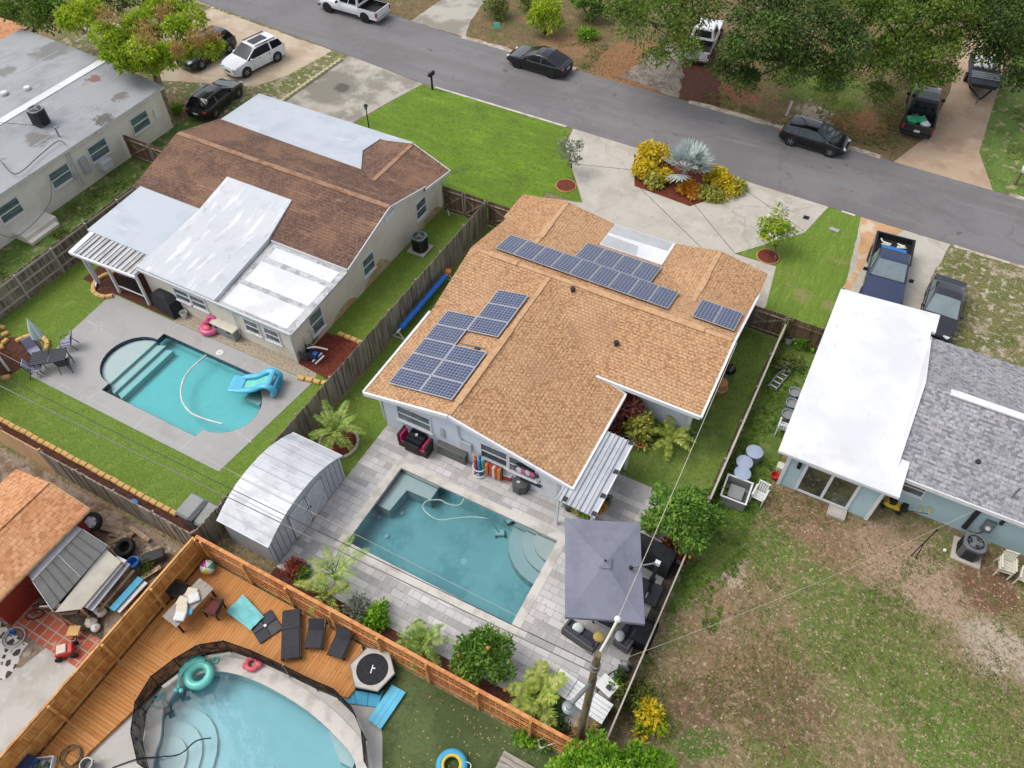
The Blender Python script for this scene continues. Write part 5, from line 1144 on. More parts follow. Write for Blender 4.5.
# boat on a trailer under the oak
t = thing('boat_trailer', 'boat trailer with wheels and a jockey stand at the end of the tan driveway', 'trailer', (4.9,61.4,0), HALF+.12)
f = MB(); f.bar((-2.4,0,.5),(-1.0,.7,.5),.1,.1); f.bar((-2.4,0,.5),(-1.0,-.7,.5),.1,.1); f.bar((-1.0,.7,.5),(2.4,.7,.5),.1,.1); f.bar((-1.0,-.7,.5),(2.4,-.7,.5),.1,.1); f.bar((-.5,-.8,.5),(-.5,.8,.5),.1,.1); f.bar((1.5,-.8,.5),(1.5,.8,.5),.1,.1); f.build('trailer_frame', 'metal_dark', t)
wheel(t, .8, .98, .32, .2); wheel(t, .8, -.98, .32, .2)
MB().tube([(-2.3,.1,.05),(-2.3,.1,.9)], .05, 8).build('jockey_stand', 'metal_grey', t)
t2 = thing('boat', 'flat-nosed jon boat with pale covers resting on its trailer', 'boat', (4.9,61.6,.58), HALF+.12)
m = MB(); m.loft([[(-1.9,-.75,.35),(-1.9,.75,.35),(-1.9,.85,.6),(-1.9,-.85,.6)],[(-1.2,-.85,0),(-1.2,.85,0),(-1.2,1.0,.65),(-1.2,-1.0,.65)],[(2.4,-.9,0),(2.4,.9,0),(2.4,1.0,.65),(2.4,-1.0,.65)]]); m.build('hull', 'metal_dark', t2)
for k in range(4): MB().bx(-1.2+k*.25,-.9,.66,-1.02+k*.25,.9,.69).build('deck_slat', 'metal_grey', t2)
MB().bx(.2,-.8,.66,1.9,.8,.85).build('cover', 'plastic_white', t2, bevel=.08); MB().bx(2.3,-.2,.4,2.7,.2,1.3).build('outboard_motor', 'metal_black', t2, bevel=.06)
# ------------------------------------------------------------------ plants
def rv(s=1.0):
    while True:
        v = Vector((U(-1,1),U(-1,1),U(-1,1)))
        if .05 < v.length < 1: return v.normalized()*s
def leaf(m, p, d, nrm, L, W, mi=0):
    d = d.normalized(); s = d.cross(nrm)
    if s.length < 1e-3: s = d.orthogonal()
    s = s.normalized()*W*.5
    m.add([p, p+d*L*.45+s, p+d*L, p+d*L*.45-s], [(0,1,2,3)], mi)
def crown(par, cl, n, L, W, mat, name='crown', droop=.35, mats2=None, frac=0.0, inner=.45, flat=.8):
    """leaves spread through the volume of several clumps: cl = [(centre, radius)]"""
    m = MB(); ws = [r*r for c, r in cl]; tot = sum(ws)
    for (c, r), w in zip(cl, ws):
        c = Vector(c)
        mi0 = 1 if (mats2 and random.random() < frac) else 0
        for _ in range(max(8, int(n*w/tot))):
            v = rv()
            if v.z < -.35 and random.random() < .6: v.z = -v.z
            wob_ = 1+.28*mnoise.noise(v*1.7+c)
            p = c+Vector((v.x, v.y, v.z*flat))*r*wob_*(inner+(1-inner)*random.random()**.5)
            d = (v+rv(.9)+Vector((0,0,-droop)))
            q = U(.5,1.35)
            leaf(m, p, d, (v+rv(.7)), L*q, W*q, mi0 if v.z > -.1 else 0)
    return m.build(name, [mat]+([mats2] if mats2 else []), par)
def limbs(par, base, cl, r0, mat, zsplit=.4, name='trunk', lean=(0,0)):
    m = MB(); base = Vector(base); top = sum((Vector(c) for c, r in cl), Vector())/len(cl)
    fork = base.lerp(Vector((top.x, top.y, top.z)), zsplit)
    m.tube([base+Vector((0,0,-.05)), base+Vector((U(-.05,.05),U(-.05,.05),.25)), base.lerp(fork,.55)+rv(.06), fork], [r0*1.35, r0, r0*.85, r0*.72], 9)
    for c, r in cl:
        c = Vector(c); mid = fork.lerp(c, .5)+rv(.18*(c-fork).length)
        m.tube([fork, mid, c], [r0*.5, r0*.32, r0*.08], 6)
        for _ in range(3):
            e = c+rv(r*.8); m.tube([mid.lerp(c,.6), (mid.lerp(c,.6)).lerp(e,.5)+rv(.1), e], [r0*.2, r0*.12, r0*.03], 4)
    return m.build(name, mat, par, True)
def tree(label, base, cl, n, L, W, mat, r0=.16, bark='bark_grey', group=None, name='tree', cat='tree', zsplit=.4, **kw):
    base = Vector(base); t = thing(name, label, cat, base, 0, group)
    c2 = [(Vector(c)-base, r) for c, r in cl]; c3 = []
    for c, r in c2:
        c3.append((c, r*.78))
        for _ in range(6): v = rv(); v.z = abs(v.z)*.7-.1; c3.append((c+v*r*U(.6,.95), r*U(.2,.42)))
    limbs(t, (0,0,0), c2, r0, bark, zsplit); crown(t, c3, n, L, W, mat, **kw); return t
def bush(label, c, rx, ry, h, n, L, W, mat, name='shrub', cat='shrub', group=None, k=7, stems=True, **kw):
    t = thing(name, label, cat, (c[0],c[1],c[2] if len(c) > 2 else 0), U(0,6), group)
    r = min(rx, ry, h)*.5
    cl = [((0,0,h-r*1.1), r*1.15)]
    for i in range(k+3): a = 2*pi*i/(k+3)+U(-.4,.4); q = U(.35,1.05); cl.append(((cos(a)*(rx-r*.6)*q, sin(a)*(ry-r*.6)*q, max(r*.6, (h-r)*U(.3,1.05))), r*U(.4,1.0)))
    crown(t, cl, n, L, W, mat, name='foliage', **kw)
    if stems:
        m = MB()
        for cc, _ in cl: m.tube([(U(-.05,.05),U(-.05,.05),-.02), Vector(cc)*.5+rv(.05), cc], [.03,.022,.012], 5)
        m.build('stem', 'bark_grey', t)
    return t
def frond(L, arch, nl, ll, lw, fall=.55, v=.5):
    """one pinnate palm frond along +x: rachis and two rows of leaflets"""
    m = MB(); k = 9; pts = []
    for i in range(k):
        s = i/(k-1); pts.append(Vector((L*(s-.12*s*s*arch), 0, arch*L*(.62*s-.78*s*s))))
    m.tube(pts, [.028*(1-.8*i/(k-1))+.004 for i in range(k)], 5)
    for i in range(nl):
        s = .16+.84*(i+.5)/nl; f = s*(k-1); j = min(int(f), k-2); p = pts[j].lerp(pts[j+1], f-j); tan = (pts[j+1]-pts[j]).normalized()
        q = ll*(.5+1.0*sin(pi*min(s*.93+.05,1)))*.75
        for sd in (1,-1):
            d = (tan*U(.5,.75)+Vector((0,sd,0))+Vector((0,0,v-fall*U(.7,1.5))))
            leaf(m, p, d, Vector((0,0,1))+Vector((0,-sd*.4,0)), q*U(.85,1.15), lw)
    return m
def palm(label, base, hgt, nf, L, mat, r0=.12, arch=(.3,.9), nl=22, ll=.5, lw=.05, group=None, trunk='bark_tan', name='palm', rz=0, variants=3, up=(10,65)):
    t = thing(name, label, 'palm', base, rz, group)
    if trunk:
        m = MB(); k = 8
        m.tube([(0,0,-.03+hgt*i/(k-1)) for i in range(k)], [r0*(1.25-.35*i/(k-1))*(1+.08*(i % 2)) for i in range(k)], 9); m.build('trunk', trunk, t, True)
    protos = [frond(L*U(.85,1.1), arch[0]+(arch[1]-arch[0])*i/max(1,variants-1), nl, ll, lw) for i in range(variants)]
    meshes = []
    for i in range(nf):
        q = i % variants; a = i*2.39996+U(-.15,.15); el = radians(up[1]+(up[0]-up[1])*i/max(1,nf-1)+U(-6,6))
        if q >= len(meshes): o = protos[q].build('frond', mat, t); meshes.append(o.data)
        else: o = bpy.data.objects.new('frond', meshes[q]); COL.objects.link(o); o.parent = t
        o.rotation_euler = (U(-.2,.2), -el, a); o.location = (0,0,hgt-.04); s = U(.82,1.1); o.scale = (s,s,s)
    return t
def fanpalm(label, base, hgt, nf, L, mat):
    t = thing('fan_palm', label, 'palm', base, 0)
    MB().tube([(0,0,-.02),(0,0,hgt)], [.2,.16], 9).build('trunk', 'bark_tan', t, True)
    for i in range(nf):
        a = i*2.39996; el = radians(72-62*i/(nf-1)+U(-6,6)); m = MB(); st = L*.42
        m.tube([(0,0,0),(st*.5,0,.02),(st,0,0)], [.03,.024,.018], 5)
        for k in range(19):
            b = radians(-88+176*k/18); q = L*.6*(1-.28*abs(b)/1.57)
            d = Vector((cos(b), sin(b), -.12+.1*(k % 2))); leaf(m, Vector((st,0,0)), d, Vector((0,0,1))+rv(.15), q, .15)
        o = m.build('frond', mat, t); o.rotation_euler = (U(-.3,.3), -el, a); o.location = (0,0,hgt)
    return t
# -- the mango tree and its neighbours at the upper left
mb = at(170,124,0)
mango = [(at(u,v,z),r) for u,v,z,r in ((75,18,5.4,1.3),(105,36,5.4,1.15),(118,52,4.9,1.1),(142,48,5.6,1.1),(138,22,5.6,1.0),(178,28,5.6,1.0),(192,18,4.9,1.2),(172,56,4.8,1.15),(150,64,4.4,.85),(196,48,4.6,.95),(213,48,4.2,.9),(125,66,4.2,.8),(160,8,5.4,1.2),(90,10,5.2,1.0),(146,34,4.6,1.1),(128,38,4.4,.9))]
t = tree('large bright green mango tree with pinkish flower clusters above the black estate car', mb, mango, 17000, .27, .11, 'leaf_mango', .32, 'bark_tan', mats2='leaf_mango_flower', frac=.0, droop=.5, zsplit=.6)
m = MB()
for u, v, z, r in ((108,18,6.3,.8),(147,34,7.0,.85),(165,14,5.9,.7),(197,40,5.4,.7),(212,38,4.9,.6),(178,50,5.6,.5)):
    c = at(u, v, z)-mb
    for _ in range(330): p = c+rv(r)*random.random()**.5; leaf(m, p, Vector((0,0,.6))+rv(.8), rv(), .3, .05)
m.build('blossom', 'leaf_mango_flower', t)
tree('mid green broad tree behind the grey flat roof near the top left corner', at(28,42,0), [(at(35,14,3.6),1.7),(at(52,20,3.4),1.4),(at(22,4,4.2),1.9),(at(70,2,4.6),1.6),(at(50,-8,4.5),2.0)], 6500, .26, .12, 'leaf_mid', .16)
tree('darker green tree between the mango tree and the road at the top edge', at(120,10,0), [(at(110,-4,4.0),1.9),(at(140,-6,4.0),1.8),(at(170,-4,3.6),1.7)], 5000, .26, .12, 'leaf_oak_light', .16)
bush('loose grey-green shrub at the far left top corner', (*at(10,24,0)[:2],0), 1.5, 1.3, 2.0, 1500, .25, .1, 'leaf_weed')
bush('small low shrub at the foot of the mango tree', (*at(178,113,0)[:2],0), .6, .5, .8, 400, .2, .08, 'leaf_lime')
# -- oaks across the road
oak1 = [(at(655,28,5.5),2.6),(at(628,14,5.0),2.0),(at(676,52,4.6),1.7),(at(640,-10,6.0),2.6),(at(700,8,5.6),2.3),(at(655,58,3.2),1.0),(at(690,-12,6.6),2.6)]
tree('open-branched oak with a long limb above the gravel drive left of the white pickup', at(668,40,0)+Vector((0,1.5,0)), oak1, 15000, .2, .1, 'leaf_oak_light', .26)
oak2 = [(at(738,50,5.2),1.7),(at(765,38,6.5),2.3),(at(788,62,5.0),2.0),(at(745,82,3.4),1.3),(at(815,30,7.0),2.8),(at(760,2,7.0),2.6),(at(835,70,4.6),1.7),(at(722,70,3.6),1.0)]
tree('dense dark oak overhanging the verge behind the black hatchback', at(785,78,0)+Vector((0,2,0)), oak2, 24000, .2, .11, 'leaf_oak', .34, inner=.12)
oak3 = [(at(u,v,z),r) for u,v,z,r in ((892,22,7.2,2.3),(930,16,7.0,2.3),(905,52,6.0,1.9),(944,50,5.6,1.7),(912,76,4.6,1.5),(938,74,4.4,1.2),(900,-10,7.6,2.8),(962,10,6.6,2.2),(855,6,7.6,2.2),(876,60,5.2,1.6),(880,92,3.2,1.0))]
tree('tall light green oak reaching above the cab of the black pickup', at(885,60,0)+Vector((0,3,0)), oak3, 25000, .2, .11, 'leaf_oak_light', .36, inner=.12)
oak4 = [(at(1000,20,6.5),2.8),(at(1010,58,4.8),2.0),(at(985,46,5.2),1.9),(at(1030,30,6.0),2.6),(at(990,-12,7.0),2.8),(at(1016,80,3.0),1.2)]
tree('dark green oak at the top right corner beside the boat trailer', at(1010,50,0)+Vector((0,2.5,0)), oak4, 17000, .2, .11, 'leaf_oak', .3, inner=.12)
bush('yellow-green shrub on the verge near the black coupe', (*at(545,34,0)[:2],0), 1.6, 1.3, 2.6, 2000, .3, .1, 'leaf_mango')
bush('bright green shrub under the oaks on the far verge', (*at(590,20,0)[:2],0), 1.7, 1.5, 2.6, 2200, .26, .11, 'leaf_citrus')
bush('low leafy shrub on the brown leaf litter', (*at(588,38,0)[:2],0), .9, .8, .9, 800, .22, .09, 'leaf_lime')
bush('low shrub by the small teal sign on the far verge', (*at(497,18,0)[:2],0), 1.2, 1.0, 1.6, 1300, .26, .1, 'leaf_weed')
bush('straggly dry shrub at the top edge between sign and coupe', (*at(528,8,0)[:2],0), 1.4, 1.2, 1.8, 1100, .26, .08, 'leaf_oak_light')
bush('grass-green shrub at the foot of the dense dark oak', (*at(830,86,0)[:2],0), 1.2, 1.0, 1.0, 900, .24, .08, 'leaf_mid')
# -- island bed in the circular driveway
fanpalm('silver-blue fan palm in the island bed', (*at(684,182,0)[:2],.02), .9, 17, 1.95, 'leaf_silver')
for u, v, r, h, mt, lb in ((650,156,.95,1.1,'leaf_yellow','large yellow croton at the street end of the island bed'),(645,172,.75,.9,'leaf_yellow','yellow croton below the large one at the left of the island bed'),(654,182,.6,.7,'leaf_variegated','yellow-green croton left of the silver palm'),(664,178,.55,.75,'leaf_yellow','small bright yellow croton beside the silver palm trunk'),(688,190,.7,.55,'leaf_orange','orange croton at the front point of the island bed'),(704,192,.5,.5,'leaf_variegated','low yellow-green croton between orange and yellow ones'),(712,176,.55,.8,'leaf_yellow','upright yellow croton right of the silver palm'),(724,184,.9,.85,'leaf_yellow','broad yellow croton at the right of the island bed'),(735,187,.55,.7,'leaf_variegated','pale yellow croton at the right tip of the island bed'),(714,196,.5,.45,'leaf_variegated','low lime croton along the lower edge of the island bed')):
    r *= 1.25; bush(lb, (*at(u, v+3, 0)[:2],.03), r, r, h*1.1, int(1500*r), .2, .12, mt, 'croton', 'shrub', 'crotons in the island bed', stems=True)
tree('small sparse tree with grey-white leaves at the drive corner', at(571,168,0), [(at(566,152,1.6),.55),(at(575,146,1.9),.5),(at(573,160,1.3),.5),(at(564,144,1.8),.4)], 620, .17, .09, 'leaf_grey', .05)
tree('young bushy tree with light leaves in its round bed by the drive', at(775,262,0), [(at(776,226,1.7),.75),(at(772,236,1.3),.65),(at(780,212,2.1),.5),(at(768,224,1.5),.6),(at(785,232,1.4),.6)], 2000, .2, .1, 'leaf_mango', .06, mats2='blossom_pale', frac=.15)
for u, v, r, lb in ((566,186,.62,'round mulch ring in the front lawn near the drive'),(768,257,.62,'round mulch ring under the young bushy tree')):
    c = at(u, v, 0); m = MB(); m.lathe((c.x,c.y,.02), [(r,.0),(r*.9,.05),(.0,.07)], 20); tt = thing('plant_ring', lb, 'plant ring', (0,0,0)); m.build('mulch', 'mulch_red', tt)
    MB().torus((c.x,c.y,.03), r, .05, 26, 6).build('edging_ring', 'terracotta', tt, True)
# -- centre garden
pr = at(339,443,0)
palm('feathery green palm in the round stone-edged bed by the metal shed', (pr.x,pr.y,.02), .75, 17, 1.75, 'leaf_palm', .13, (.6,1.25), 26, .3, .045, up=(4,62))
c = pr; tt = thing('plant_ring', 'round stone-edged mulch bed under the feathery palm', 'plant ring', (0,0,0))
MB().lathe((c.x,c.y,.015), [(.85,.0),(.8,.04),(.0,.05)], 26).build('mulch', 'mulch_red', tt)
for k in range(22): a = 2*pi*k/22; MB().box((c.x+.88*cos(a),c.y+.88*sin(a),.06), (.24,.13,.12), a+pi/2).build('edging_stone', 'stone_white', tt, bevel=.02)
bush('maroon ti plant against the patio cover', (*at(628,420,0)[:2],.0), .9, .75, 1.5, 1100, .34, .1, 'leaf_maroon')
bush('second darker maroon plant below the first by the house corner', (*at(612,430,0)[:2],.0), .6, .5, .8, 500, .3, .1, 'leaf_maroon')
bush('yellow variegated croton in the bed beside the ribbed cover', (*at(637,436,0)[:2],.0), .85, .75, 1.2, 1100, .24, .11, 'leaf_variegated')
bush('green leafy shrub behind the variegated croton', (*at(650,430,0)[:2],.0), .5, .45, .6, 500, .24, .11, 'leaf_mid')
palm('yellow-green areca palm in the bed under the high window', (*at(668,444,0)[:2],0), .3, 12, 1.4, 'leaf_palm_yellow', .08, (.6,1.2), 24, .26, .045, up=(6,62))
bush('small flowering shrub at the end of the bed under the high window', (*at(688,438,0)[:2],0), .4, .4, .45, 300, .14, .06, 'leaf_citrus', mats2='blossom_pale', frac=.3)
gt = at(688,545,0)
tree('dense broad-leaved fruit tree overhanging the grill and the grey crate', (-1.5,17.35,0), [((-1.7,17.3,2.0),1.0),((-1.1,17.7,2.2),.95),((-2.3,17.9,1.8),.8),((-.8,17.1,1.7),.8),((-1.5,18.4,1.9),.8),((-.6,18.1,1.7),.75),((-2.5,17.1,1.5),.6),((-1.5,17.6,2.6),.7),((-1.0,16.9,1.4),.6)], 13000, .18, .085, 'leaf_citrus', .1, droop=.6)
for u, v, lb in ((652,528,'red-leaved plant behind the covered grill'),(672,545,'small red-leaved plant at the foot of the fruit tree'),(684,556,'orange-red plant at the patio edge below the fruit tree')):
    bush(lb, (*at(u, v, 0)[:2],.02), .4, .35, .6, 260, .22, .08, 'leaf_red')
# -- bed along the lattice fence
bush('rusty red shrub beside the metal shed', (*at(296,571,0)[:2],.02), .5, .45, .6, 420, .2, .08, 'leaf_red')
palm('young palm at the corner of the pavers beside the shed', (*at(337,580,0)[:2],.02), .6, 8, 1.75, 'leaf_palm', .09, (.6,1.2), 26, .3, .045, up=(5,55))
palm('young palm with a pale cut stem by the lattice fence', (*at(330,600,0)[:2],.02), .45, 6, 1.4, 'leaf_palm_yellow', .14, (.6,1.2), 24, .27, .045, up=(10,65))
bush('small dark green shrub by the lattice fence near the shed', (*at(304,577,0)[:2],.02), .45, .4, .5, 420, .15, .08, 'leaf_citrus')
bush('greyish fine-leaved shrub beside the bright green round one', (*at(360,612,0)[:2],.02), .75, .6, .8, 900, .14, .06, 'leaf_grey')
bush('bright green round shrub between pavers and lattice fence', (*at(378,622,0)[:2],.02), .75, .65, .85, 1300, .17, .09, 'leaf_lime')
palm('feathery low palm between the round shrub and the citrus', (*at(422,648,0)[:2],.02), .3, 15, 1.3, 'leaf_palm', .08, (.6,1.3), 26, .24, .038, up=(8,68))
t = tree('citrus tree with orange fruit by the lattice fence', at(480,672,0), [((at(480,655,1.2)),.85),(at(470,668,1.0),.75),(at(495,665,1.0),.75),(at(500,650,1.1),.6),(at(466,655,1.0),.65),(at(484,640,1.3),.6)], 5600, .16, .08, 'leaf_citrus', .06)
for u, v, z in ((459,656,1.3),(498,630,1.2),(505,690,.7),(488,648,1.8),(511,662,.8)):
    p = at(u, v, z)-Vector(t.location); MB().ball(p, .075, 10, 8).build('fruit', 'plastic_orange', t, True)
palm('banana-leaved palm with one wide pale frond over the lattice fence', (*at(535,702,0)[:2],.02), .5, 8, 1.5, 'leaf_palm_yellow', .08, (.5,1.0), 30, .42, .085, up=(0,55))
bush('maroon shrub beside the wide-leaved palm', (*at(540,700,0)[:2],.02), .4, .35, .5, 320, .2, .08, 'leaf_maroon')
bush('dark green mounded shrub near the foot of the utility pole', (*at(551,716,0)[:2],.02), .95, .75, .8, 1700, .13, .06, 'leaf_grape')
bush('dry straw-coloured clump at the base of the utility pole', (*at(584,735,0)[:2],.02), .6, .5, .5, 520, .3, .05, 'leaf_dry')
tree('bright lime green tree at the bottom edge below the utility pole', at(602,790,0), [(at(600,760,1.9),.85),(at(620,772,1.8),.8),(at(640,760,1.6),.75),(at(575,768,1.7),.75),(at(560,775,1.4),.65),(at(660,766,1.4),.65),(at(610,782,2.2),.9)], 8500, .16, .085, 'leaf_lime', .08)
bush('yellow-flowered shrub outside the mesh fence', (*at(648,722,0)[:2],0), .8, .7, 1.0, 1100, .22, .08, 'leaf_mango', mats2='leaf_yellow', frac=.45)
bush('olive green weedy shrub along the mesh fence above the yellow one', (*at(634,700,0)[:2],0), .7, .55, .8, 800, .2, .07, 'leaf_weed')
bush('low yellow-green weeds by the patch below the lattice fence', (*at(524,740,0)[:2],0), .45, .4, .4, 320, .18, .06, 'leaf_lime')
bush('second low weed clump beside the grey step below the lattice fence', (*at(542,742,0)[:2],0), .4, .35, .4, 280, .18, .06, 'leaf_mid')
# -- right of the boundary fence
bush('leafy green shrub inside the fence by the white flat roof', (*at(806,342,0)[:2],0), .8, .6, .9, 900, .22, .1, 'leaf_lime')
bush('weedy shrub with pale tips along the pale-topped fence', (*at(784,366,0)[:2],0), .8, .9, .7, 800, .22, .07, 'leaf_weed', mats2='leaf_grey', frac=.2)
bush('weeds growing round the grey crate', (*at(716,497,0)[:2],0), .55, .5, .6, 500, .2, .08, 'leaf_mid')
bush('green weeds at the junk beside the orange board fence', (*at(148,566,0)[:2],0), .6, .4, .5, 420, .18, .06, 'leaf_weed')
bush('weeds at the wall foot between white stoop and fence', (*at(60,236,0)[:2],0), .5, .4, .4, 320, .18, .06, 'leaf_weed')
# -- loose weeds and tufts that nobody could count
def tufts(name, mat, n, region, z, hh, rej=None, sc=.35, thr=.0, w=.03):
    m = MB(); k = 0; tries = 0
    x0, y0, x1, y1 = region
    while k < n and tries < n*12:
        tries += 1
        x, y = U(x0,x1), U(y0,y1)
        if mnoise.noise(Vector((x*sc,y*sc,1.7)))+.35*mnoise.noise(Vector((x*sc*4,y*sc*4,9))) < thr or (rej and rej(x, y)): continue
        k += 1
        for _ in range(3):
            a = U(0,6.28); l = U(.4,1)*hh; d = Vector((cos(a)*U(.7,1.6), sin(a)*U(.7,1.6), 1)).normalized(); s = Vector((-sin(a), cos(a), 0))*w*U(.5,1)
            p = Vector((x+U(-.05,.05), y+U(-.05,.05), z)); m.add([p-s, p+s, p+d*l], [(0,1,2)])
    kind(m.build(name, mat), 'stuff')
tufts('wild_grass', 'leaf_weed', 9000, (-.7,7.5,13,22.3), 0, .08, thr=-.02)
tufts('dry_grass', 'leaf_straw', 2500, (-.7,7.5,13,22.5), 0, .12, thr=-.5, sc=.8)
tufts('verge_weeds', 'leaf_weed', 5000, (-24,50.6,12,60), .01, .2, thr=.08, rej=lambda x, y: 1.2 < x < 7.6 or -20.5 < x < -12)
tufts('strip_weeds', 'leaf_weed', 2600, (-42,12,-37.6,26.8), .005, .16, thr=.0, sc=.7)
tufts('fence_weeds', 'leaf_mid', 2600, (-.68,14.5,1.3,30.5), .008, .18, thr=-.1, sc=.7)
tufts('lawn_weeds', 'leaf_straw', 2600, (5.9,31.5,14,42.5), .01, .1, thr=-.3, sc=.6)
# scattered fallen leaves on turf and deck
m = MB()
for _ in range(420):
    x, y = U(-10,-2), U(0,7.5)
    if not (x > -7.6): continue
    leaf(m, Vector((x,y,.024+U(0,.01))), Vector((U(-1,1),U(-1,1),0)), Vector((0,0,1))+rv(.3), U(.06,.11), U(.04,.06))
kind(m.build('fallen_leaves', 'leaf_dry'), 'stuff')
# leaf litter and twigs on the far verge and stones in the vacant lot
m = MB()
for _ in range(500):
    x, y = U(-.5,12.5), U(8,22.2)
    if mnoise.noise(Vector((x*.5,y*.5,4))) < .05: continue
    s = U(.015,.04); m.ball((x,y,.01), s, 5, 4, 0, (U(.7,1.2),U(.7,1.2),.5))
kind(m.build('loose_stones', 'stone_yellow'), 'stuff')
# dead twigs and clods over the vacant lot
m = MB()
for _ in range(800):
    x, y = U(-.5,12.8), U(8,22.3)
    if mnoise.noise(Vector((x*.4,y*.4,11)))+.3*mnoise.noise(Vector((x*1.7,y*1.7,2))) < -.02: continue
    leaf(m, Vector((x,y,.012+U(0,.02))), Vector((U(-1,1),U(-1,1),U(0,.15))), Vector((0,0,1))+rv(.25), U(.06,.2), U(.02,.06))
kind(m.build('dead_leaves', 'leaf_straw'), 'stuff')
# windfall on hard ground: a few leaves on the patio, the driveway apron and the pools
m = MB()
for x0, y0, x1, y1, z, n in ((-15.4,8.9,-1.4,10.6,.03,90), (-5.6,11,-1.5,17,.03,60), (-9.5,43.6,9,45,.03,60), (-20,48.6,2,49.8,.03,160), (-18.2,-.5,-16.5,7.4,.176,16), (-16.5,5.9,-10.6,7.5,.176,14), (-33,11.5,-30.8,13,.03,14)):
    for _ in range(n): leaf(m, Vector((U(x0,x1),U(y0,y1),z)), Vector((U(-1,1),U(-1,1),0)), Vector((0,0,1))+rv(.25), U(.06,.12), U(.03,.06))
kind(m.build('windfall_leaves', 'leaf_straw'), 'stuff')
m = MB()
for _ in range(1500):
    x = U(-21,6); y = 50.6+abs(random.gauss(0,2.6))
    if 1.3 < x < 7.4: continue
    leaf(m, Vector((x,y,.02+U(0,.03))), Vector((U(-1,1),U(-1,1),0)), Vector((0,0,1))+rv(.3), U(.1,.2), U(.05,.1))
kind(m.build('leaf_litter', 'wood_brown'), 'stuff')
# ------------------------------------------------------------------ street and garden furniture
def P2(u, v, z=0.0, dz=0.0): c = at(u, v, z); return (c.x, c.y, z+dz)
Rx = Matrix.Rotation(pi/2, 3, 'X'); Ry = Matrix.Rotation(pi/2, 3, 'Y')
def one(name, mb, mat, label, cat, loc=None, rz=0.0, smooth=False, bevel=0.0, group=None):
    return tag(mb.build(name, mat, None, smooth, bevel, loc, rz), label, cat, group)
def condenser(label, loc, s=.8, h=.85, body='metal_dark', top='metal_grey', pad=True, rz=0.0):
    t = thing('air_conditioner', label, 'air conditioner', loc, rz)
    if pad: MB().box((0,0,.05),(s+.3,s+.3,.1)).build('pad', 'concrete_pad', t)
    b = MB(); q = s/2; k = .16; b.prism([(-q+k,-q),(q-k,-q),(q,-q+k),(q,q-k),(q-k,q),(-q+k,q),(-q,q-k),(-q,-q+k)], .1, h); b.build('casing', body, t)
    for sd in range(4):
      lv = MB(); Q = Matrix.Rotation(sd*pi/2,3,'Z')
      for i in range(10): z = .16+i*(h-.22)/10; lv.box(Q @ Vector((0,-q-.006,z)),(s-.36,.015,.025),sd*pi/2)
      lv.build('louvre', 'metal_black', t)
    c = MB(); c.prism([(-q+k,-q),(q-k,-q),(q,-q+k),(q,q-k),(q-k,q),(-q+k,q),(-q,q-k),(-q,-q+k)], h+.002, h+.06); c.build('top_cover', top, t, bevel=.02)
    MB().lathe((0,0,h+.062), [(0,0),(q*.82,.0),(q*.82,.012)], 22).build('fan_opening', 'metal_black', t)
    g_ = MB()
    for r in (.3,.56,.82): g_.torus((0,0,h+.085), q*r, .008, 22, 4)
    for a in range(4): g_.bar((cos(a*pi/4)*q*.82, sin(a*pi/4)*q*.82, h+.085), (-cos(a*pi/4)*q*.82, -sin(a*pi/4)*q*.82, h+.085), .012, .012)
    g_.build('fan_guard', 'metal_grey', t)
    f = MB()
    for a in range(3): f.box((cos(a*2.09)*q*.36, sin(a*2.09)*q*.36, h+.076), (q*.6,.16,.006), a*2.09)
    f.lathe((0,0,h+.07), [(q*.2,0),(q*.16,.03),(0,.034)], 12); f.build('fan', 'metal_grey', t)
    return t
condenser('dark rooftop cooling unit on the flat grey roof', (-44.9,24.4,3.12), .85, 1.0, pad=False)
condenser('dark condenser on a pad beside the beige gable wall', (-20.85,28.3,0), .8, .95)
condenser('grey condenser with large fan beside the teal wall', (*at(966,553,0)[:2],0), .85, .85, 'rattan_grey', 'metal_grey', rz=.0)
# street things
c = at(370,134,0); t = thing('lamp_post', 'black garden lamp post on the bright front lawn', 'lamp post', c)
MB().lathe((0,0,0), [(.1,0),(.08,.1),(.04,.15),(.035,1.75),(.05,1.8)], 10).build('post', 'metal_black', t, True)
MB().lathe((0,0,1.8), [(.05,0),(.1,.04),(.12,.26)], 6).build('lantern', 'car_glass_pale', t); MB().lathe((0,0,2.06), [(.17,0),(.06,.1),(.02,.16)], 6).build('cap', 'metal_black', t)
def mailbox(label, loc, rz, mat, postmat, h=1.15):
    t = thing('mailbox', label, 'mailbox', loc, rz); MB().bx(-.05,-.05,0,.05,.05,h).build('post', postmat, t); MB().bar((0,0,h-.1),(.3,0,h-.02),.06,.06).build('bracket', postmat, t)
    m = MB(); m.loft([[(x,y,h+z) for y, z in [(-.11,0),(.11,0),(.11,.14),(.08,.21),(0,.24),(-.08,.21),(-.11,.14)]] for x in (-.28,.3)]); b = m.build('box', mat, t)
    MB().bx(.3,-.09,h+.02,.315,.09,h+.19).build('door', mat, b); MB().bx(-.1,.115,h+.12,-.06,.13,h+.3).build('flag', 'lamp_red', b)
mailbox('black mailbox on a post at the kerb of the bright lawn', at(432.5,90,0), HALF, 'metal_black', 'metal_black', 1.1)
mailbox('white mailbox on a brown post at the right edge beyond the road', at(1015,185,0), -HALF, 'plastic_white', 'wood_brown', 1.05)
c = at(497,32,0); t = thing('yard_sign', 'small teal yard sign on the far verge', 'sign', c, .3)
for x in (-.15,.15): MB().cyl((x,0,0),.012,.35,6).build('stake', 'metal_grey', t)
MB().bx(-.25,-.015,.3,.25,.015,.75).build('board', 'plastic_teal', t)
c = at(786,116,0); t = thing('marker_sign', 'narrow white marker board beside the black hatchback', 'sign', c, .3)
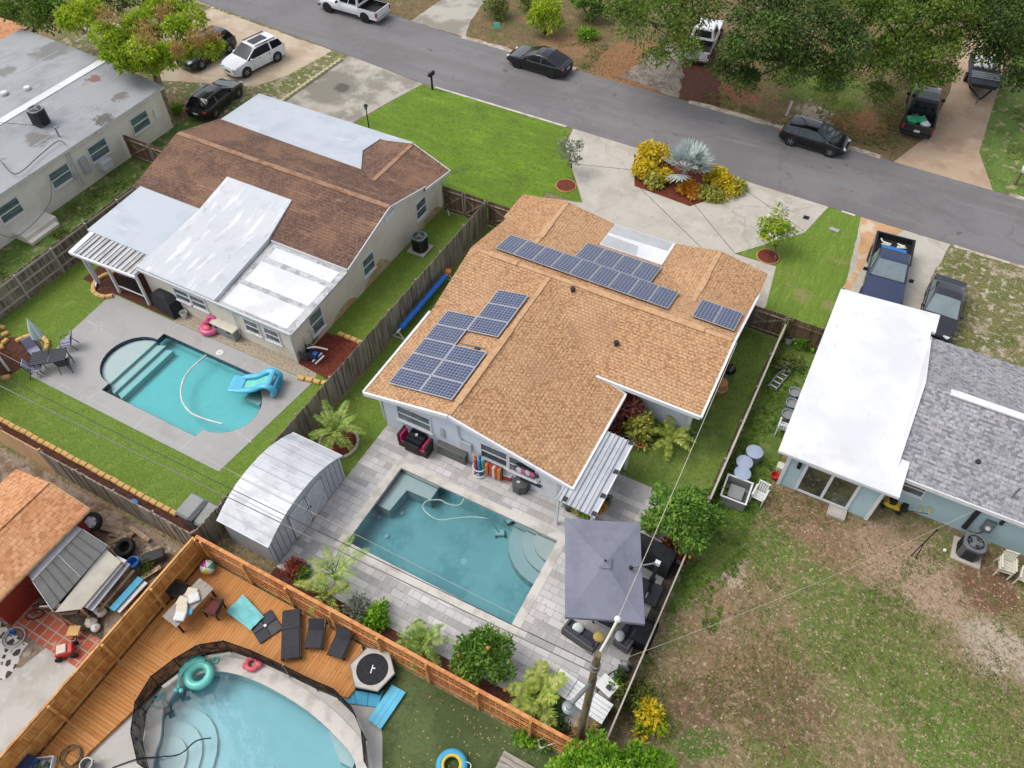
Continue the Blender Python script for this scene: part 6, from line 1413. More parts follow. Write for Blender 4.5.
m = MB(); m.bar((0,0,0),(.12,.0,1.15),.16,.02,0,(0,1,0)); m.build('board', 'plastic_white', t); MB().cyl((-.0,.02,0),.02,.5,6).build('stake', 'metal_grey', t)
for u, v, mt, s, lb in ((806,218,'metal_dark',.34,'square dark drain grate in the circular driveway'),(834,230,'plastic_grey',.62,'grey-green meter lid in the striped lawn by the road')):
    c = at(u, v, 0); t = thing('ground_cover', lb, 'ground lid', (c.x,c.y,.02), -.1 if s > .5 else 0); MB().bx(-s/2,-s/2*(.5 if s > .5 else 1),0,s/2,s/2*(.5 if s > .5 else 1),.03).build('lid', mt, t, bevel=.01)
    m = MB()
    for k in range(5): m.bx(-s/2+.05,-s/2*.4+k*s*.1-.008,.03,s/2-.05,-s/2*.4+k*s*.1+.008,.034)
    m.build('rib', 'metal_black' if s < .5 else 'plastic_white', t)
# ---- brown house garden: table, chairs, parasol
def patio_chair(label, loc, rz, seat='fabric_lilac', frame='metal_dark', group=None, s=1.0):
    t = thing('garden_chair', label, 'chair', loc, rz, group)
    MB().box((0,0,.42),(.52,.5,.06)).build('seat', seat, t, bevel=.02)
    m = MB(); m.bar((-.25,0,.44),(-.42,0,1.0),.5,.05,0,(1,0,.3)); m.build('backrest', seat, t, bevel=.02)
    for sy in (1,-1):
        f = MB(); f.tube([(.3,sy*.28,0),(.24,sy*.28,.62),(-.32,sy*.28,.64)],.02,6); f.build('arm', frame, t)
        MB().tube([(-.2,sy*.27,.42),(-.42,sy*.27,0)],.02,6).build('leg', frame, t)
        MB().tube([(-.24,sy*.26,.42),(-.44,sy*.26,1.0)],.02,6).build('back_post', frame, t)
    if s != 1: t.scale = (s,s,s)
    return t
tc = at(55,358,.35)
patio_chair('garden chair with tall lilac back at the upper right of the garden table', (*at(70,348,0)[:2],.02), pi+.75, 'fabric_lilac', group='chairs round the garden table', s=1.0)
patio_chair('garden chair turned with its dark slatted back to the pool', (*at(68,368,0)[:2],.02), HALF+.75, 'metal_dark', group='chairs round the garden table', s=1.0)
patio_chair('lilac garden chair at the lower left of the garden table', (*at(40,374,0)[:2],.02), .75, 'fabric_lilac', group='chairs round the garden table', s=1.0)
patio_chair('garden chair half hidden behind the left end of the garden table', (*at(38,356,0)[:2],.02), -.3, 'fabric_lilac', group='chairs round the garden table', s=1.0)
t = thing('garden_table', 'dark slatted garden table between four chairs on the grey deck', 'table', (*at(55,366,0)[:2],.02), .72)
for sx in (-1,1):
    m = MB()
    for k in range(7): m.bx(sx*.42-.4,-.45+k*.13,.7,sx*.42+.4,-.45+k*.13+.11,.73)
    m.build('tabletop', 'metal_dark', t)
for x, y in ((-.75,-.38),(.75,-.38),(.75,.38),(-.75,.38)): MB().tube([(x,y,0),(x*.94,y*.94,.7)],.025,6).build('leg', 'metal_black', t)
m = MB(); m.bar((-.8,-.42,.68),(.8,-.42,.68),.03,.05); m.bar((-.8,.42,.68),(.8,.42,.68),.03,.05); m.build('apron', 'metal_black', t)
c = at(44,356,0); t = thing('parasol', 'closed mint striped parasol leaning behind the garden table', 'parasol', (*at(46,352,0)[:2],.02))
MB().lathe((0,0,0), [(.24,0),(.24,.06),(.05,.1)], 14).build('base', 'plastic_dark', t); MB().tube([(0,0,.08),(-.12,.18,2.2)],.02,6).build('pole', 'metal_white', t)
for k in range(8):
    a = 2*pi*k/8; m = MB(); m.tube([(-.06+.2*cos(a),.1+.2*sin(a),1.0),(-.09+.12*cos(a),.14+.12*sin(a),1.6),(-.125,.185,2.15)],[.1,.085,.02],6); m.build('fold', 'fabric_mint' if k % 2 else 'fabric_white', t, True)
# pool side
gc = at(171,308,0); t = thing('covered_grill', 'barbecue under a crumpled black cover by the awning posts', 'barbecue', (gc.x+.05,gc.y-.05,.02), -.15)
m = MB(); m.loft([[(x*w,y*d,z) for x, y in ((-1,-1),(-.3,-1.06),(.4,-.98),(1,-1),(1.04,0),(1,1),(0,1.04),(-1,1),(-1.03,0))] for z, w, d in ((.02,.85,.42),(.5,.8,.38),(.95,.74,.34),(1.15,.5,.3),(1.22,.3,.2))]); m.build('cover', 'fabric_black', t, True)
for x in (-.6,.6): MB().cyl((x,-.3,-.02),.05,.1,10).build('caster', 'metal_black', t)
c = at(185,317,0); t = thing('bucket', 'small white bucket next to the covered barbecue', 'bucket', (c.x,c.y,.02)); MB().lathe((0,0,0), [(.15,0),(.19,.34),(.17,.34),(.14,.05)], 14).build('shell', 'plastic_white', t, True); MB().torus((0,0,.34),.19,.015,16,6).build('rim', 'plastic_cream', t)
def floatring(name, label, loc, R, r, mat, cat='pool float', M_=None):
    t = thing(name, label, cat, loc); MB().torus((0,0,r),R,r,26,10,M=M_).build('ring', mat, t, True); return t
t = floatring('inflatable_ring', 'pink flamingo float slumped on the gravel by the beige wall', P2(211,330,0,.03), .4, .16, 'plastic_pink')
MB().tube(spline([(.3,.1,.2),(.4,.2,.5),(.2,.3,.75),(-.05,.2,.7)],5),[.1]*16,8).build('neck', 'plastic_pink', t, True); MB().ball((-.1,.15,.62),.12).build('head', 'plastic_coral', t, True)
MB().ball((.0,-.2,.3),.24,10,8,0,(1.2,.8,.6)).build('wing', 'plastic_coral', t, True)
c = at(229,334,0); t = thing('storage_box', 'grey storage box with pale lid on the gravel strip', 'storage box', (c.x,c.y+.1,.02), -.02)
MB().box((0,0,.33),(1.5,.75,.62)).build('box', 'plastic_grey', t, bevel=.05); MB().box((0,0,.68),(1.58,.82,.1)).build('lid', 'plastic_cream', t, bevel=.04)
for x in (-.4,.4): MB().box((x,-.42,.6),(.12,.05,.14)).build('latch', 'plastic_dark', t)
c = at(220,353,0); t = thing('skimmer_lid', 'round white skimmer lid in the grey pool deck', 'skimmer lid', (c.x,c.y,.022)); MB().lathe((0,0,0), [(.2,0),(.2,.02),(.15,.03),(0,.03)], 20).build('lid', 'plastic_white', t, True); MB().lathe((0,0,.03), [(.03,0),(.02,.01),(0,.01)], 8).build('finger_hole', 'plastic_dark', t)
# inflatable slide at the pool end
c = at(264,388,.0); t = thing('inflatable_slide', 'sky blue inflatable pool slide at the pool end', 'pool slide', (c.x,c.y,.04), pi+.35); t.scale = (.95,.95,.6)
m = MB(); m.tube(spline([(-.7,-.5,.2),(-.8,-.5,.8),(-.55,-.5,1.25),(-.2,-.5,1.15),(.35,-.48,.55),(1.1,-.46,.18)],5),.17,10); m.build('side_tube', 'plastic_cyan', t, True)
m = MB(); m.tube(spline([(-.7,.5,.2),(-.8,.5,.8),(-.55,.5,1.25),(-.2,.5,1.15),(.35,.48,.55),(1.1,.46,.18)],5),.17,10); m.build('side_tube', 'plastic_cyan', t, True)
pts = spline([(-.6,0,1.05),(-.2,0,.95),(.35,0,.4),(1.0,0,.1)],5); m = MB()
for i in range(len(pts)-1): a, b = pts[i], pts[i+1]; m.add([(a.x,-.42,a.z),(a.x,.42,a.z),(b.x,.42,b.z),(b.x,-.42,b.z)],[(0,1,2,3)])
m.build('slide_bed', 'plastic_teal', t, True)
for k in range(4): MB().tube([(-.78,-.4,.15+.26*k),(-.78,.4,.15+.26*k)],.12,8).build('rung', 'plastic_sky', t, True)
MB().bx(1.0,-.55,.02,1.75,.55,.2).build('landing_mat', 'plastic_cyan', t, bevel=.08); MB().tube([(-.55,-.5,1.3),(-.55,.5,1.3)],.15,8).build('cross_tube', 'plastic_cyan', t, True)
# bin and pool toys in the wall bed
c = at(313,362,0); t = thing('toy_basket', 'dark bin with blue and white pump parts in the mulch bed', 'bin', (c.x-.1,c.y+.2,.03), .2)
MB().lathe((-.35,0,0), [(.3,0),(.36,.6),(.33,.6),(.28,.06)], 16).build('bin', 'plastic_dark', t, True)
m = MB(); m.tube(spline([(-.2,.0,.7),(.2,.1,.8),(.7,.35,.5)],5),.05,6); m.tube([(.1,-.3,.1),(.5,.1,.45)],.05,6); m.tube([(.3,-.4,.1),(.65,0,.4)],.05,6); m.build('pipe', 'pipe_white', t, True)
MB().box((.15,-.05,.35),(.4,.35,.35)).build('pump', 'fabric_navy', t, bevel=.05); MB().box((.25,-.1,.55),(.22,.2,.1)).build('pump_cap', 'plastic_blue', t, bevel=.03)
c = at(316,345,0); bush('small green shrub in the mulch bed behind the dark bin', (c.x-.2,c.y,.02), .35,.3,.55,220,.15,.07,'leaf_mid')
# blue cover on its roller along the fence
t = thing('cover_roller', 'rolled bright blue pool cover on a roller by the weathered fence', 'cover roller', (0,0,0))
a, b = at(400,328,.5), at(446,276,.5); x0 = (a.x+b.x)/2
MB().tube([(x0,a.y,.5),(x0,b.y,.5)],.15,12).build('rolled_cover', 'blue_cover', t, True); MB().tube([(x0,a.y-.35,.5),(x0,b.y+.35,.5)],.05,8).build('axle', 'metal_white', t)
for y in (a.y-.25, b.y+.25):
    MB().tube([(x0-.35,y,.02),(x0,y,.5),(x0+.35,y,.02)],.03,6).build('stand', 'metal_white', t); MB().bar((x0-.5,y,.03),(x0+.5,y,.03),.06,.05).build('foot', 'metal_white', t)
MB().ball((x0,b.y+.3,.55),.2,10,8).build('end_wrap', 'plastic_orange', t, True)
# ---- resin shed and the metal shed
c = at(196,512,0); t = thing('resin_shed', 'low grey resin storage shed with a dark lid strip by the fence corner', 'storage shed', (-19.55,8.95,0), 0)
m = MB(); m.bx(-.85,-.45,0,.85,.55,.95); m.build('body', 'plastic_grey', t, bevel=.04); m = MB(); m.loft([[(-.9,-.55,.95),(.9,-.55,.95),(.9,.6,1.0),(-.9,.6,1.0)],[(-.82,-.45,1.08),(.82,-.45,1.08),(.8,.5,1.16),(-.8,.5,1.16)]]); m.build('lid', 'plastic_grey', t, bevel=.03)
MB().bx(-.1,-.56,1.02,.15,.5,1.165).build('lid_strip', 'plastic_dark', t); MB().bx(-.12,-.48,.5,.12,-.45,.6).build('latch', 'plastic_dark', t)
t = thing('metal_shed', 'white ribbed metal shed with braced double doors', 'shed', (0,0,0))
X0, X1, Y0, Y1 = -18.05, -15.62, 8.85, 13.6; Xm = (X0+X1)/2
ow = [(X0,0),(X1,0),(X1,1.75),(X1-.35,2.15),(Xm,2.55),(X0+.35,2.15),(X0,1.75)]
# ridge runs across: barrel profile along y
prof = [(Y0,0),(Y1,0)]+[((Y0+Y1)/2+(Y1-Y0)/2*(1-i/5), 1.71+.78*(1-abs(1-i/5)**2.2)) for i in range(11)]
m = MB(); gable_wall(m,'x',X1,prof,.05); gable_wall(m,'x',X0+.05,prof,.05); m.bx(X0,Y0,0,X1,Y0+.05,1.75); m.bx(X0,Y1-.05,0,X1,Y1,1.75); m.build('wall', 'shed_wall', t)
yc, hw = (Y0+Y1)/2, (Y1-Y0)/2+.12; rp = [(yc+hw*(i/5-1), 1.74+.78*(1-abs(i/5-1)**2.2)) for i in range(11)]
m = MB()
for i in range(10): (ya,za),(yb,zb) = rp[i], rp[i+1]; m.slab([(X0-.1,ya,za),(X1+.12,ya,za),(X1+.12,yb,zb),(X0-.1,yb,zb)],.04)
m.build('roof', 'metal_roof', t)
n = 14
for k in range(n+1):
    y = Y0-.1+(Y1-Y0+.2)*k/n
    for i in range(10):
        if rp[i][0] <= y <= rp[i+1][0]: z = rp[i][1]+(rp[i+1][1]-rp[i][1])*(y-rp[i][0])/(rp[i+1][0]-rp[i][0])
    MB().bar((X0-.1,y,z+.008),(X1+.12,y,z+.008),.04,.03).build('roof_rib', 'steel_galv' if k % 2 else 'metal_ribs', t)
for k in range(17): y = Y0+.15+k*.28; MB().bx(X1,y-.012,.05,X1+.012,y+.012,1.9).build('wall_rib', 'metal_grey', t)
for y0, y1 in ((10.15,11.2),(11.24,12.3)):
    d = MB().bx(X1+.013,y0,.1,X1+.035,y1,1.9).build('door', 'shed_door', t); q = MB(); f = X1+.045
    for p, r_ in (((y0+.05,.15),(y1-.05,1.0)),((y1-.05,1.0),(y0+.05,1.85)),((y0+.04,.1),(y0+.04,1.9)),((y1-.04,.1),(y1-.04,1.9)),((y0,1.86),(y1,1.86)),((y0,.14),(y1,.14))): q.bar((f,p[0],p[1]),(f,r_[0],r_[1]),.07,.02,0,(1,0,0))
    q.build('door_brace', 'metal_white', d); MB().bx(X1+.04,(y1-.1 if y0 < 11 else y0+.06),.95,X1+.08,(y1-.06 if y0 < 11 else y0+.1),1.1).build('handle', 'metal_black', d)
tr_ = MB(); tr_.bx(X1,Y0,0,X1+.03,Y0+.06,1.72); tr_.bx(X1,Y1-.06,0,X1+.03,Y1,1.72); tr_.build('corner_trim', 'metal_white', t)
t = thing('telescopic_pole', 'white telescopic pole lying in the mulch with a blue net head', 'pool net', (0,0,0)); a, b = at(78,472,.1), at(131,504,.1)
MB().tube([(a.x,a.y,.15),(b.x,b.y,.12)],.035,7).build('pole', 'pipe_white', t); MB().lathe((b.x+.1,b.y,.02), [(.25,0),(.28,.12),(.24,.2),(.0,.2)], 14).build('net_head', 'plastic_blue', t, True)
t = thing('grey_roof_shelter', 'pale flat-roofed shelter cut by the left edge beside the garden table', 'shelter', (0,0,0))
MB().bx(-37.1,8.9,2.0,-33.9,11.2,2.1).build('roof', 'roof_white', t)
for x, y in ((-36.9,9.1),(-34.1,9.1),(-34.1,11.0),(-36.9,11.0)): MB().bx(x-.05,y-.05,0,x+.05,y+.05,2.0).build('post', 'trim_white', t)
# ---- along the back wall of the blue house
def loveseat(label, loc, rz):
    t = thing('garden_chair', label, 'chair', loc, rz, 'magenta cushioned rattan chairs')
    MB().bx(-.3,-.3,.0,.3,.3,.32).build('frame', 'rattan', t, bevel=.02); MB().bx(-.28,-.28,.322,.28,.28,.44).build('seat_cushion', 'plastic_magenta', t, bevel=.04); MB().bx(-.32,-.32,.3,-.2,.32,.85).build('backrest', 'rattan', t, bevel=.03); MB().bx(-.2,-.28,.44,-.1,.28,.82).build('back_cushion', 'plastic_magenta', t, bevel=.04)
loveseat('rattan chair with magenta cushions at the left of the small rattan table', (*at(408,443,0)[:2],.022), -.0)
loveseat('rattan chair with magenta cushions at the right of the small rattan table', (*at(425,452,0)[:2],.022), pi)
c = at(416,446,0); t = thing('rattan_table', 'small dark rattan table with a glass top and a candle by the blue wall', 'table', (c.x+.05,c.y,.022))
MB().bx(-.38,-.42,0,.38,.42,.66).build('base', 'rattan', t, bevel=.02); MB().bx(-.4,-.44,.665,.4,.44,.69).build('glass_top', 'car_glass', t, bevel=.005); 
t = thing('candle_jar', 'white candle jar on the rattan table', 'candle', (c.x+.05,c.y+.1,.712)); MB().lathe((0,0,0), [(.06,0),(.07,.1),(.05,.1),(.05,.07),(0,.07)], 12).build('jar', 'plastic_white', t, True); MB().cyl((0,0,.06),.006,.05,5).build('wick', 'metal_black', t)
c = at(454,455,0); t = thing('deck_box', 'long dark grey deck box against the blue wall', 'storage box', (c.x,c.y+.1,.022)); MB().box((0,0,.3),(1.5,.75,.6)).build('box', 'plastic_box', t, bevel=.03); MB().box((0,0,.64),(1.56,.8,.08)).build('lid', 'plastic_box', t, bevel=.03)
for x in (-.55,.55): MB().box((x,-.4,.55),(.1,.04,.1)).build('latch', 'plastic_dark', t)
c = at(480,473,0); t = thing('noodle_rack', 'white ring stand holding orange and blue pool noodles', 'pool toys', (c.x,c.y,.022))
MB().torus((0,0,.06),.3,.04,20,6).build('base_ring', 'plastic_white', t, True); MB().torus((0,0,.55),.3,.03,20,6).build('upper_ring', 'plastic_white', t, True)
for k, (x, y, mt, hh) in enumerate(((-.2,.05,'plastic_orange',1.15),(-.18,-.08,'plastic_coral',1.05),(0,.1,'plastic_blue',1.2),(.08,-.1,'plastic_blue',1.1),(.15,.05,'plastic_teal',1.15),(0,-.02,'plastic_cyan',.95))): MB().tube([(x,y,.03),(x+U(-.05,.05),y+U(-.05,.05),hh)],.06,8).build('noodle', mt, t, True)
for a in range(3): MB().bar((cos(a*2.1)*.3,sin(a*2.1)*.3,.05),(cos(a*2.1)*.3,sin(a*2.1)*.3,.55),.03,.03).build('upright', 'plastic_white', t)
c = at(496,474,0); t = thing('towel_rack', 'rack of red and orange striped towels by the blue wall', 'towel rack', (c.x,c.y-.15,.022))
for x in (-.42,.42): MB().tube([(x,0,0),(x,0,.95)],.025,6).build('post', 'metal_dark', t)
for z, y in ((.95,0),(.6,-.14)): MB().tube([(-.42,y,z),(.42,y,z)],.02,6).build('rail', 'metal_dark', t)
for k, (x, mt) in enumerate(((-.3,'plastic_orange'),(-.12,'plastic_red'),(.05,'fabric_cream'),(.18,'plastic_red'),(.32,'plastic_orange'))): MB().box((x,-.1+.03*(k%2),.55),(.15,.2,.78)).build('towel', mt, t, bevel=.03)
c = at(507,478,0); t = thing('cooler', 'small red cooler with a white lid beside the towel rack', 'cooler', (c.x,c.y,.022), .15); MB().box((0,0,.16),(.5,.32,.32)).build('body', 'plastic_red', t, bevel=.03); MB().box((0,0,.36),(.53,.35,.07)).build('lid', 'plastic_white', t, bevel=.025); MB().tube([(-.27,0,.2),(-.29,0,.36),(.29,0,.36),(.27,0,.2)],.015,6).build('handle', 'plastic_white', t)
c = at(521,488,0); t = thing('covered_box', 'grey covered fire bowl beside the house corner door', 'covered item', (c.x,c.y,.022), .2); m = MB(); m.lathe((0,0,0), [(.4,0),(.42,.3),(.38,.52),(.1,.58),(0,.58)], 8); m.build('cover', 'rattan_grey', t, True); MB().box((-.1,-.1,.585),(.14,.1,.02)).build('tie', 'plastic_white', t)
t = thing('wall_float', 'pink and dark striped lounge float hung on the blue wall', 'pool float', (-8.25,16.9,1.35))
m = MB(); m.ball((0,0,0),.5,16,10,0,(1.25,.12,.5)); m.build('float', 'plastic_dark', t, True)
for k in range(4): m = MB(); m.ball((-.3+.2*k,-.052,.02*k),.14,10,6,0,(1.1,.14,1.5)); m.build('stripe', 'plastic_pink' if k % 2 else 'plastic_white', t, True)
t = thing('bike_rack', 'grey outdoor shelf hook under the striped float', 'wall hook', (-8.0,16.9,.75)); MB().bx(-.5,-.05,-.1,.5,.08,.0).build('shelf', 'metal_dark', t); 
for x in (-.4,.4): MB().bar((x,.09,-.3),(x,-.04,-.08),.03,.03).build('bracket', 'metal_dark', t)
# pots by the patio cover
def pot(label, loc, r, h, mat, leafm, sp=.35, n=260):
    t = thing('potted_plant', label, 'potted plant', loc); MB().lathe((0,0,0), [(r*.7,0),(r,h),(r*.88,h),(r*.8,h-.06),(0,h-.06)], 14).build('pot', mat, t, True)
    crown(t, [((0,0,h+sp*.45),sp*.62)], n, .17, .07, leafm, name='plant')
pot('dark pot with grey-green plant at the left front post of the ribbed cover', P2(569,509), .24,.4,'pot_black','leaf_grey')
pot('stone pot with yellow-green plant before the ribbed cover', P2(578,514), .2,.34,'pot_stone','leaf_variegated')
pot('round bright green potted plant next to the parasol edge', P2(586,517), .22,.3,'pot_stone','leaf_lime',.42)
pot('terracotta pot with orange flowers below the ribbed cover', P2(600,512), .19,.34,'terracotta','leaf_orange',.26)
pot('dark pot with spiky plant behind the orange-flowered pot', P2(606,504), .2,.34,'pot_black','leaf_grey',.3)
pot('terracotta pot at the bed corner beside the ribbed cover', P2(639,446), .3,.3,'terracotta','leaf_red',.2,60)
pot('dark pot with a green tuft near the low mesh fence', P2(619,680), .2,.32,'pot_black','leaf_oak',.25,160)
pot('small pot with bright green tuft on the pavers by the mesh fence', P2(613,690), .18,.2,'pot_stone','leaf_lime',.34)
# parasol
t = thing('cantilever_parasol', 'large square slate grey cantilever parasol over the pavers', 'parasol', (0,0,0))
cs = [at(565,518,2.5), at(640,523,2.5), at(645,624,2.5), at(565,617,2.5)]; top = at(605,562,3.0)
m = MB(); mids = []
for i in range(4):
    a, b = cs[i], cs[(i+1)%4]; q = a.lerp(b,.5); q = q.lerp(top,.015); q.z = 2.52; mids.append(q)
for i in range(4):
    for a, b in ((cs[i],mids[i]),(mids[i],cs[(i+1)%4])):
        n = 5
        for k in range(n):
            f = lambda P_, s: P_.lerp(top, s)+Vector((0,0,-.05*sin(pi*s)))
            s0, s1 = k/n, (k+1)/n
            pts = [f(a,s0), f(b,s0), f(b,s1), f(a,s1)]; m.face(pts if k < n-1 else pts[:3])
for i in range(4):
    for a, b in ((cs[i],mids[i]),(mids[i],cs[(i+1)%4])): m.face([a, b, b+Vector((0,0,-.16)), a+Vector((0,0,-.16))])
m.build('canopy', 'fabric_umbrella', t)
m = MB(); m.add([top+Vector((.34*cos(pi/4+pi/2*i+.35),.34*sin(pi/4+pi/2*i+.35),-.02)) for i in range(4)]+[top+Vector((0,0,.1))],[(0,1,4),(1,2,4),(2,3,4),(3,0,4)]); m.build('vent_cap', 'fabric_umbrella', t); MB().ball(top+Vector((0,0,.12)),.05,8,6).build('finial', 'metal_black', t)
for i in range(4): MB().bar(cs[i]+Vector((0,0,-.08)), top+Vector((0,0,-.22)), .03,.04).build('rib', 'metal_dark', t)
pb = at(652,594,.1); pt = at(657,563,2.55); pbx, pby = -1.62, 14.85
MB().bx(pbx-.07,pby-.05,.1,pbx+.07,pby+.05,2.6).build('mast', 'metal_dark', t); ja = at(631,568,2.78); MB().bar((pbx,pby,2.6),(ja.x,ja.y,2.83),.05,.07).build('arm', 'metal_grey', t); MB().ball((ja.x,ja.y,2.8),.09,10,6).build('arm_joint', 'metal_black', t)
MB().box((pbx,pby,.06),(1.0,1.0,.12)).build('base', 'plastic_dark', t, bevel=.08); MB().bx(pbx-.04,pby-.3,.122,pbx+.0,pby-.05,.13).build('base_mark', 'tape_white', t); MB().bx(pbx-.12,pby-.09,1.05,pbx+.12,pby+.09,1.25).build('crank_housing', 'metal_black', t); MB().bx(pbx-.1,pby-.08,2.5,pbx+.1,pby+.08,2.68).build('joint', 'metal_white', t)
# covered grill, sofas
c = at(657,551,0); t = thing('covered_grill', 'long barbecue under a smooth black cover below the fruit tree', 'barbecue', (-2.1,16.25,.022), -.1)
m = MB(); m.loft([[(x*w,y*d,z) for x, y in ((-1,-1),(.1,-1.03),(1,-1),(1.02,0),(1,1),(0,1.02),(-1,1),(-1.02,0))] for z, w, d in ((.02,.95,.46),(.7,.93,.44),(.88,.9,.4),(1.12,.5,.3),(1.16,.42,.22))]); m.build('cover', 'fabric_black', t, True, .02)
for x in (-.7,.7): MB().cyl((x,-.35,-.02),.05,.08,10).build('caster', 'metal_black', t)
def sofa(label, loc, rz, L, cushions, arms=(1,1), group='charcoal lounge sofas under the parasol'):
    t = thing('garden_sofa', label, 'sofa', loc, rz, group)
    t.scale = (.8,.8,.8)
    MB().bx(-L/2,-.4,.05,L/2,.4,.3).build('base', 'rattan_grey', t, bevel=.02); MB().bx(-L/2,.28,.3,L/2,.42,.72).build('backrest', 'rattan_grey', t, bevel=.03)
    for s, a in ((-1,arms[0]),(1,arms[1])):
        if a: MB().bx(s*L/2,-.4,.3,s*(L/2-.12),.28,.6).build('arm', 'rattan_grey', t, bevel=.03)
    n = max(1, round(L/.75)); w = (L-.24)/n
    for k in range(n): x = -L/2+.12+w*k; MB().bx(x+.005,-.4,.3,x+w-.005,.26,.46).build('seat_cushion', 'fabric_charcoal', t, bevel=.04); MB().bx(x+.005,.12,.46,x+w-.005,.28,.78).build('back_cushion', 'fabric_charcoal', t, bevel=.04)
    return t
def cushion(label, loc, rz, mat, s=.42):
    t = MB(); t.ball((0,0,0),s*.55,12,8,0,(1,.9,.35)); o = t.build('cushion', mat, None, True, loc=loc, rz=rz); o.rotation_euler = (.5,.2,rz); tag(o, label, 'cushion')
s1, s2 = at(583,635,.3), at(624,637,.3)
sofa('charcoal two-seat sofa at the pool side of the parasol', (s1.x-.05,s1.y-.05,.022), pi-.16, 1.8, 2)
sofa('charcoal corner seat close to the low mesh fence', (s2.x+.1,s2.y+.05,.022), -HALF-.16, 1.25, 2)
s3 = at(604,622,.3); t = thing('coffee_table', 'dark low table half hidden under the parasol edge', 'table', (s3.x,s3.y+.2,.022), 0); MB().bx(-.45,-.35,.36,.45,.35,.4).build('tabletop', 'metal_dark', t, bevel=.01)
for x, y in ((-.4,-.3),(.4,-.3),(.4,.3),(-.4,.3)): MB().bx(x-.03,y-.03,0,x+.03,y+.03,.36).build('leg', 'metal_dark', t)
cushion('white cushion at the left end of the two-seat sofa', P2(578,628,.55), .4, 'fabric_white'); cushion('yellow and white cushion at the right end of the two-seat sofa', P2(599,637,.55), .2, 'fabric_yellow'); cushion('white cushion on the corner seat', P2(620,636,.55), 1.2, 'fabric_white')
c = at(643,634,.4); t = thing('lattice_planter', 'black lattice planter box against the low mesh fence', 'planter', (c.x-.05,c.y,.022)); m = MB()
for k in range(7):
    x = -.42+k*.14
    for y in (-.5,.5): m.bx(x-.02,y-.015,0,x+.02,y+.015,.7)
for k in range(8):
    y = -.49+k*.14
    for x in (-.45,.45): m.bx(x-.015,y-.02,0,x+.015,y+.02,.7)
for z in (.1,.3,.5,.7):
    for y in (-.52,.52): m.bx(-.46,y-.012,z-.02,.46,y+.012,z+.02)
    for x in (-.47,.47): m.bx(x-.012,-.5,z-.02,x+.012,.5,z+.02)
m.build('lattice', 'metal_black', t); MB().bx(-.42,-.46,.02,.42,.46,.6).build('liner', 'black_trim', t)
# white slatted lounge bed by the pole, folded table
c = at(578,691,.35); t = thing('slatted_bench', 'white slatted bench in three panels beside the utility pole', 'bench', (*at(580,700,0)[:2],.022), -.13)
for k in range(3):
    m = MB()
    for j in range(5): m.bx(-1.15+k*.77,-.42+j*.17,.42,-1.15+k*.77+.74,-.42+j*.17+.155,.45)
    m.build('seat_panel', 'table_white', t)
for x in (-1.0,-.3,.4,1.0):
    for y in (-.36,.36): MB().bx(x-.03,y-.03,0,x+.03,y+.03,.42).build('leg', 'metal_white', t)
m = MB(); m.bx(-1.14,-.4,.36,1.14,-.36,.418); m.bx(-1.14,.36,.36,1.14,.4,.418); m.build('rail', 'metal_white', t)
c = at(604,684,0); t = thing('plastic_side_table', 'white side table with dark remote box behind the utility pole', 'table', (*at(606,690,0)[:2],.022), -.3); MB().bx(-.35,-.3,.46,.35,.3,.5).build('tabletop', 'plastic_white', t, bevel=.02)
for x, y in ((-.3,-.25),(.3,-.25),(.3,.25),(-.3,.25)): MB().bx(x-.025,y-.025,0,x+.025,y+.025,.46).build('leg', 'plastic_white', t)
m = MB(); m.box((.1,-.05,.57),(.18,.14,.14)); one('speaker_box', m, 'metal_dark', 'small dark box on the white side table', 'box', (*at(606,690,0)[:2],.024), -.3, bevel=.02)
c = at(641,664,.0); t = thing('hose_reel', 'small grey hose reel at the paver edge by the mesh fence', 'hose reel', (*at(624,668,0)[:2],.022)); MB().lathe((0,-.12,.26), [(.05,0),(.24,.01),(.24,.03),(.14,.04),(.14,.2),(.24,.21),(.24,.23),(.05,.24)], 14, 0, Matrix.Rotation(-pi/2,3,'X')).build('drum', 'plastic_grey', t, True)
for y in (-.15,.15): MB().bx(-.2,y-.015,0,.2,y+.015,.28).build('frame', 'plastic_dark', t)
tag(MB().tube(spline([P2(624,668,.1),P2(612,672,.05),P2(604,680,.05),P2(598,690,.05),P2(592,700,.05)],6),.02,6).build('garden_hose', 'wire_dark', smooth=True), 'dark garden hose curving from the grey hose reel', 'hose')
# ---- utility pole, street light and wires
t = thing('utility_pole', 'tall wooden utility pole with a street light beside the lattice fence', 'utility pole', (-1.76,8.5,0))
MB().tube([(0,0,-.05),(0,0,4),(0,0,8.0)],[.145,.125,.105],12).build('pole', 'wood_pole', t, True)
MB().tube([(0,.05,7.85),(.05,.5,7.95),(.09,1.15,8.0)],.042,8).build('wire_arm', 'plastic_cream', t, True); MB().ball((.09,1.2,8.02),.11,10,8).build('insulator', 'plastic_white', t, True)
MB().tube([(-.05,.15,7.3),(.0,.5,7.5),(.05,1.0,7.75)],.035,6).build('brace', 'metal_grey', t)
l = MB().tube([(0,-.1,5.9),(-.1,-.5,6.1),(-.25,-.95,6.05)],.07,8).build('lamp_arm', 'metal_grey', t, True); MB().lathe((-.28,-1.05,5.9), [(.2,0),(.21,.05),(.16,.1),(.1,.11),(.09,.16),(0,.17)], 18).build('lamp_head', 'metal_grey', l, True); MB().lathe((-.28,-1.05,5.89), [(.18,0),(.14,-.05),(0,-.07)], 16).build('lamp_glass', 'lamp_clear', l, True)
for z in (6.9,7.2): MB().lathe((0,0,z), [(.15,0),(.15,.06)], 12).build('band', 'metal_grey', t)
MB().tube([(.13,-.06,0),(.13,-.06,6.5)],.02,5).build('ground_wire', 'wire_grey', t)
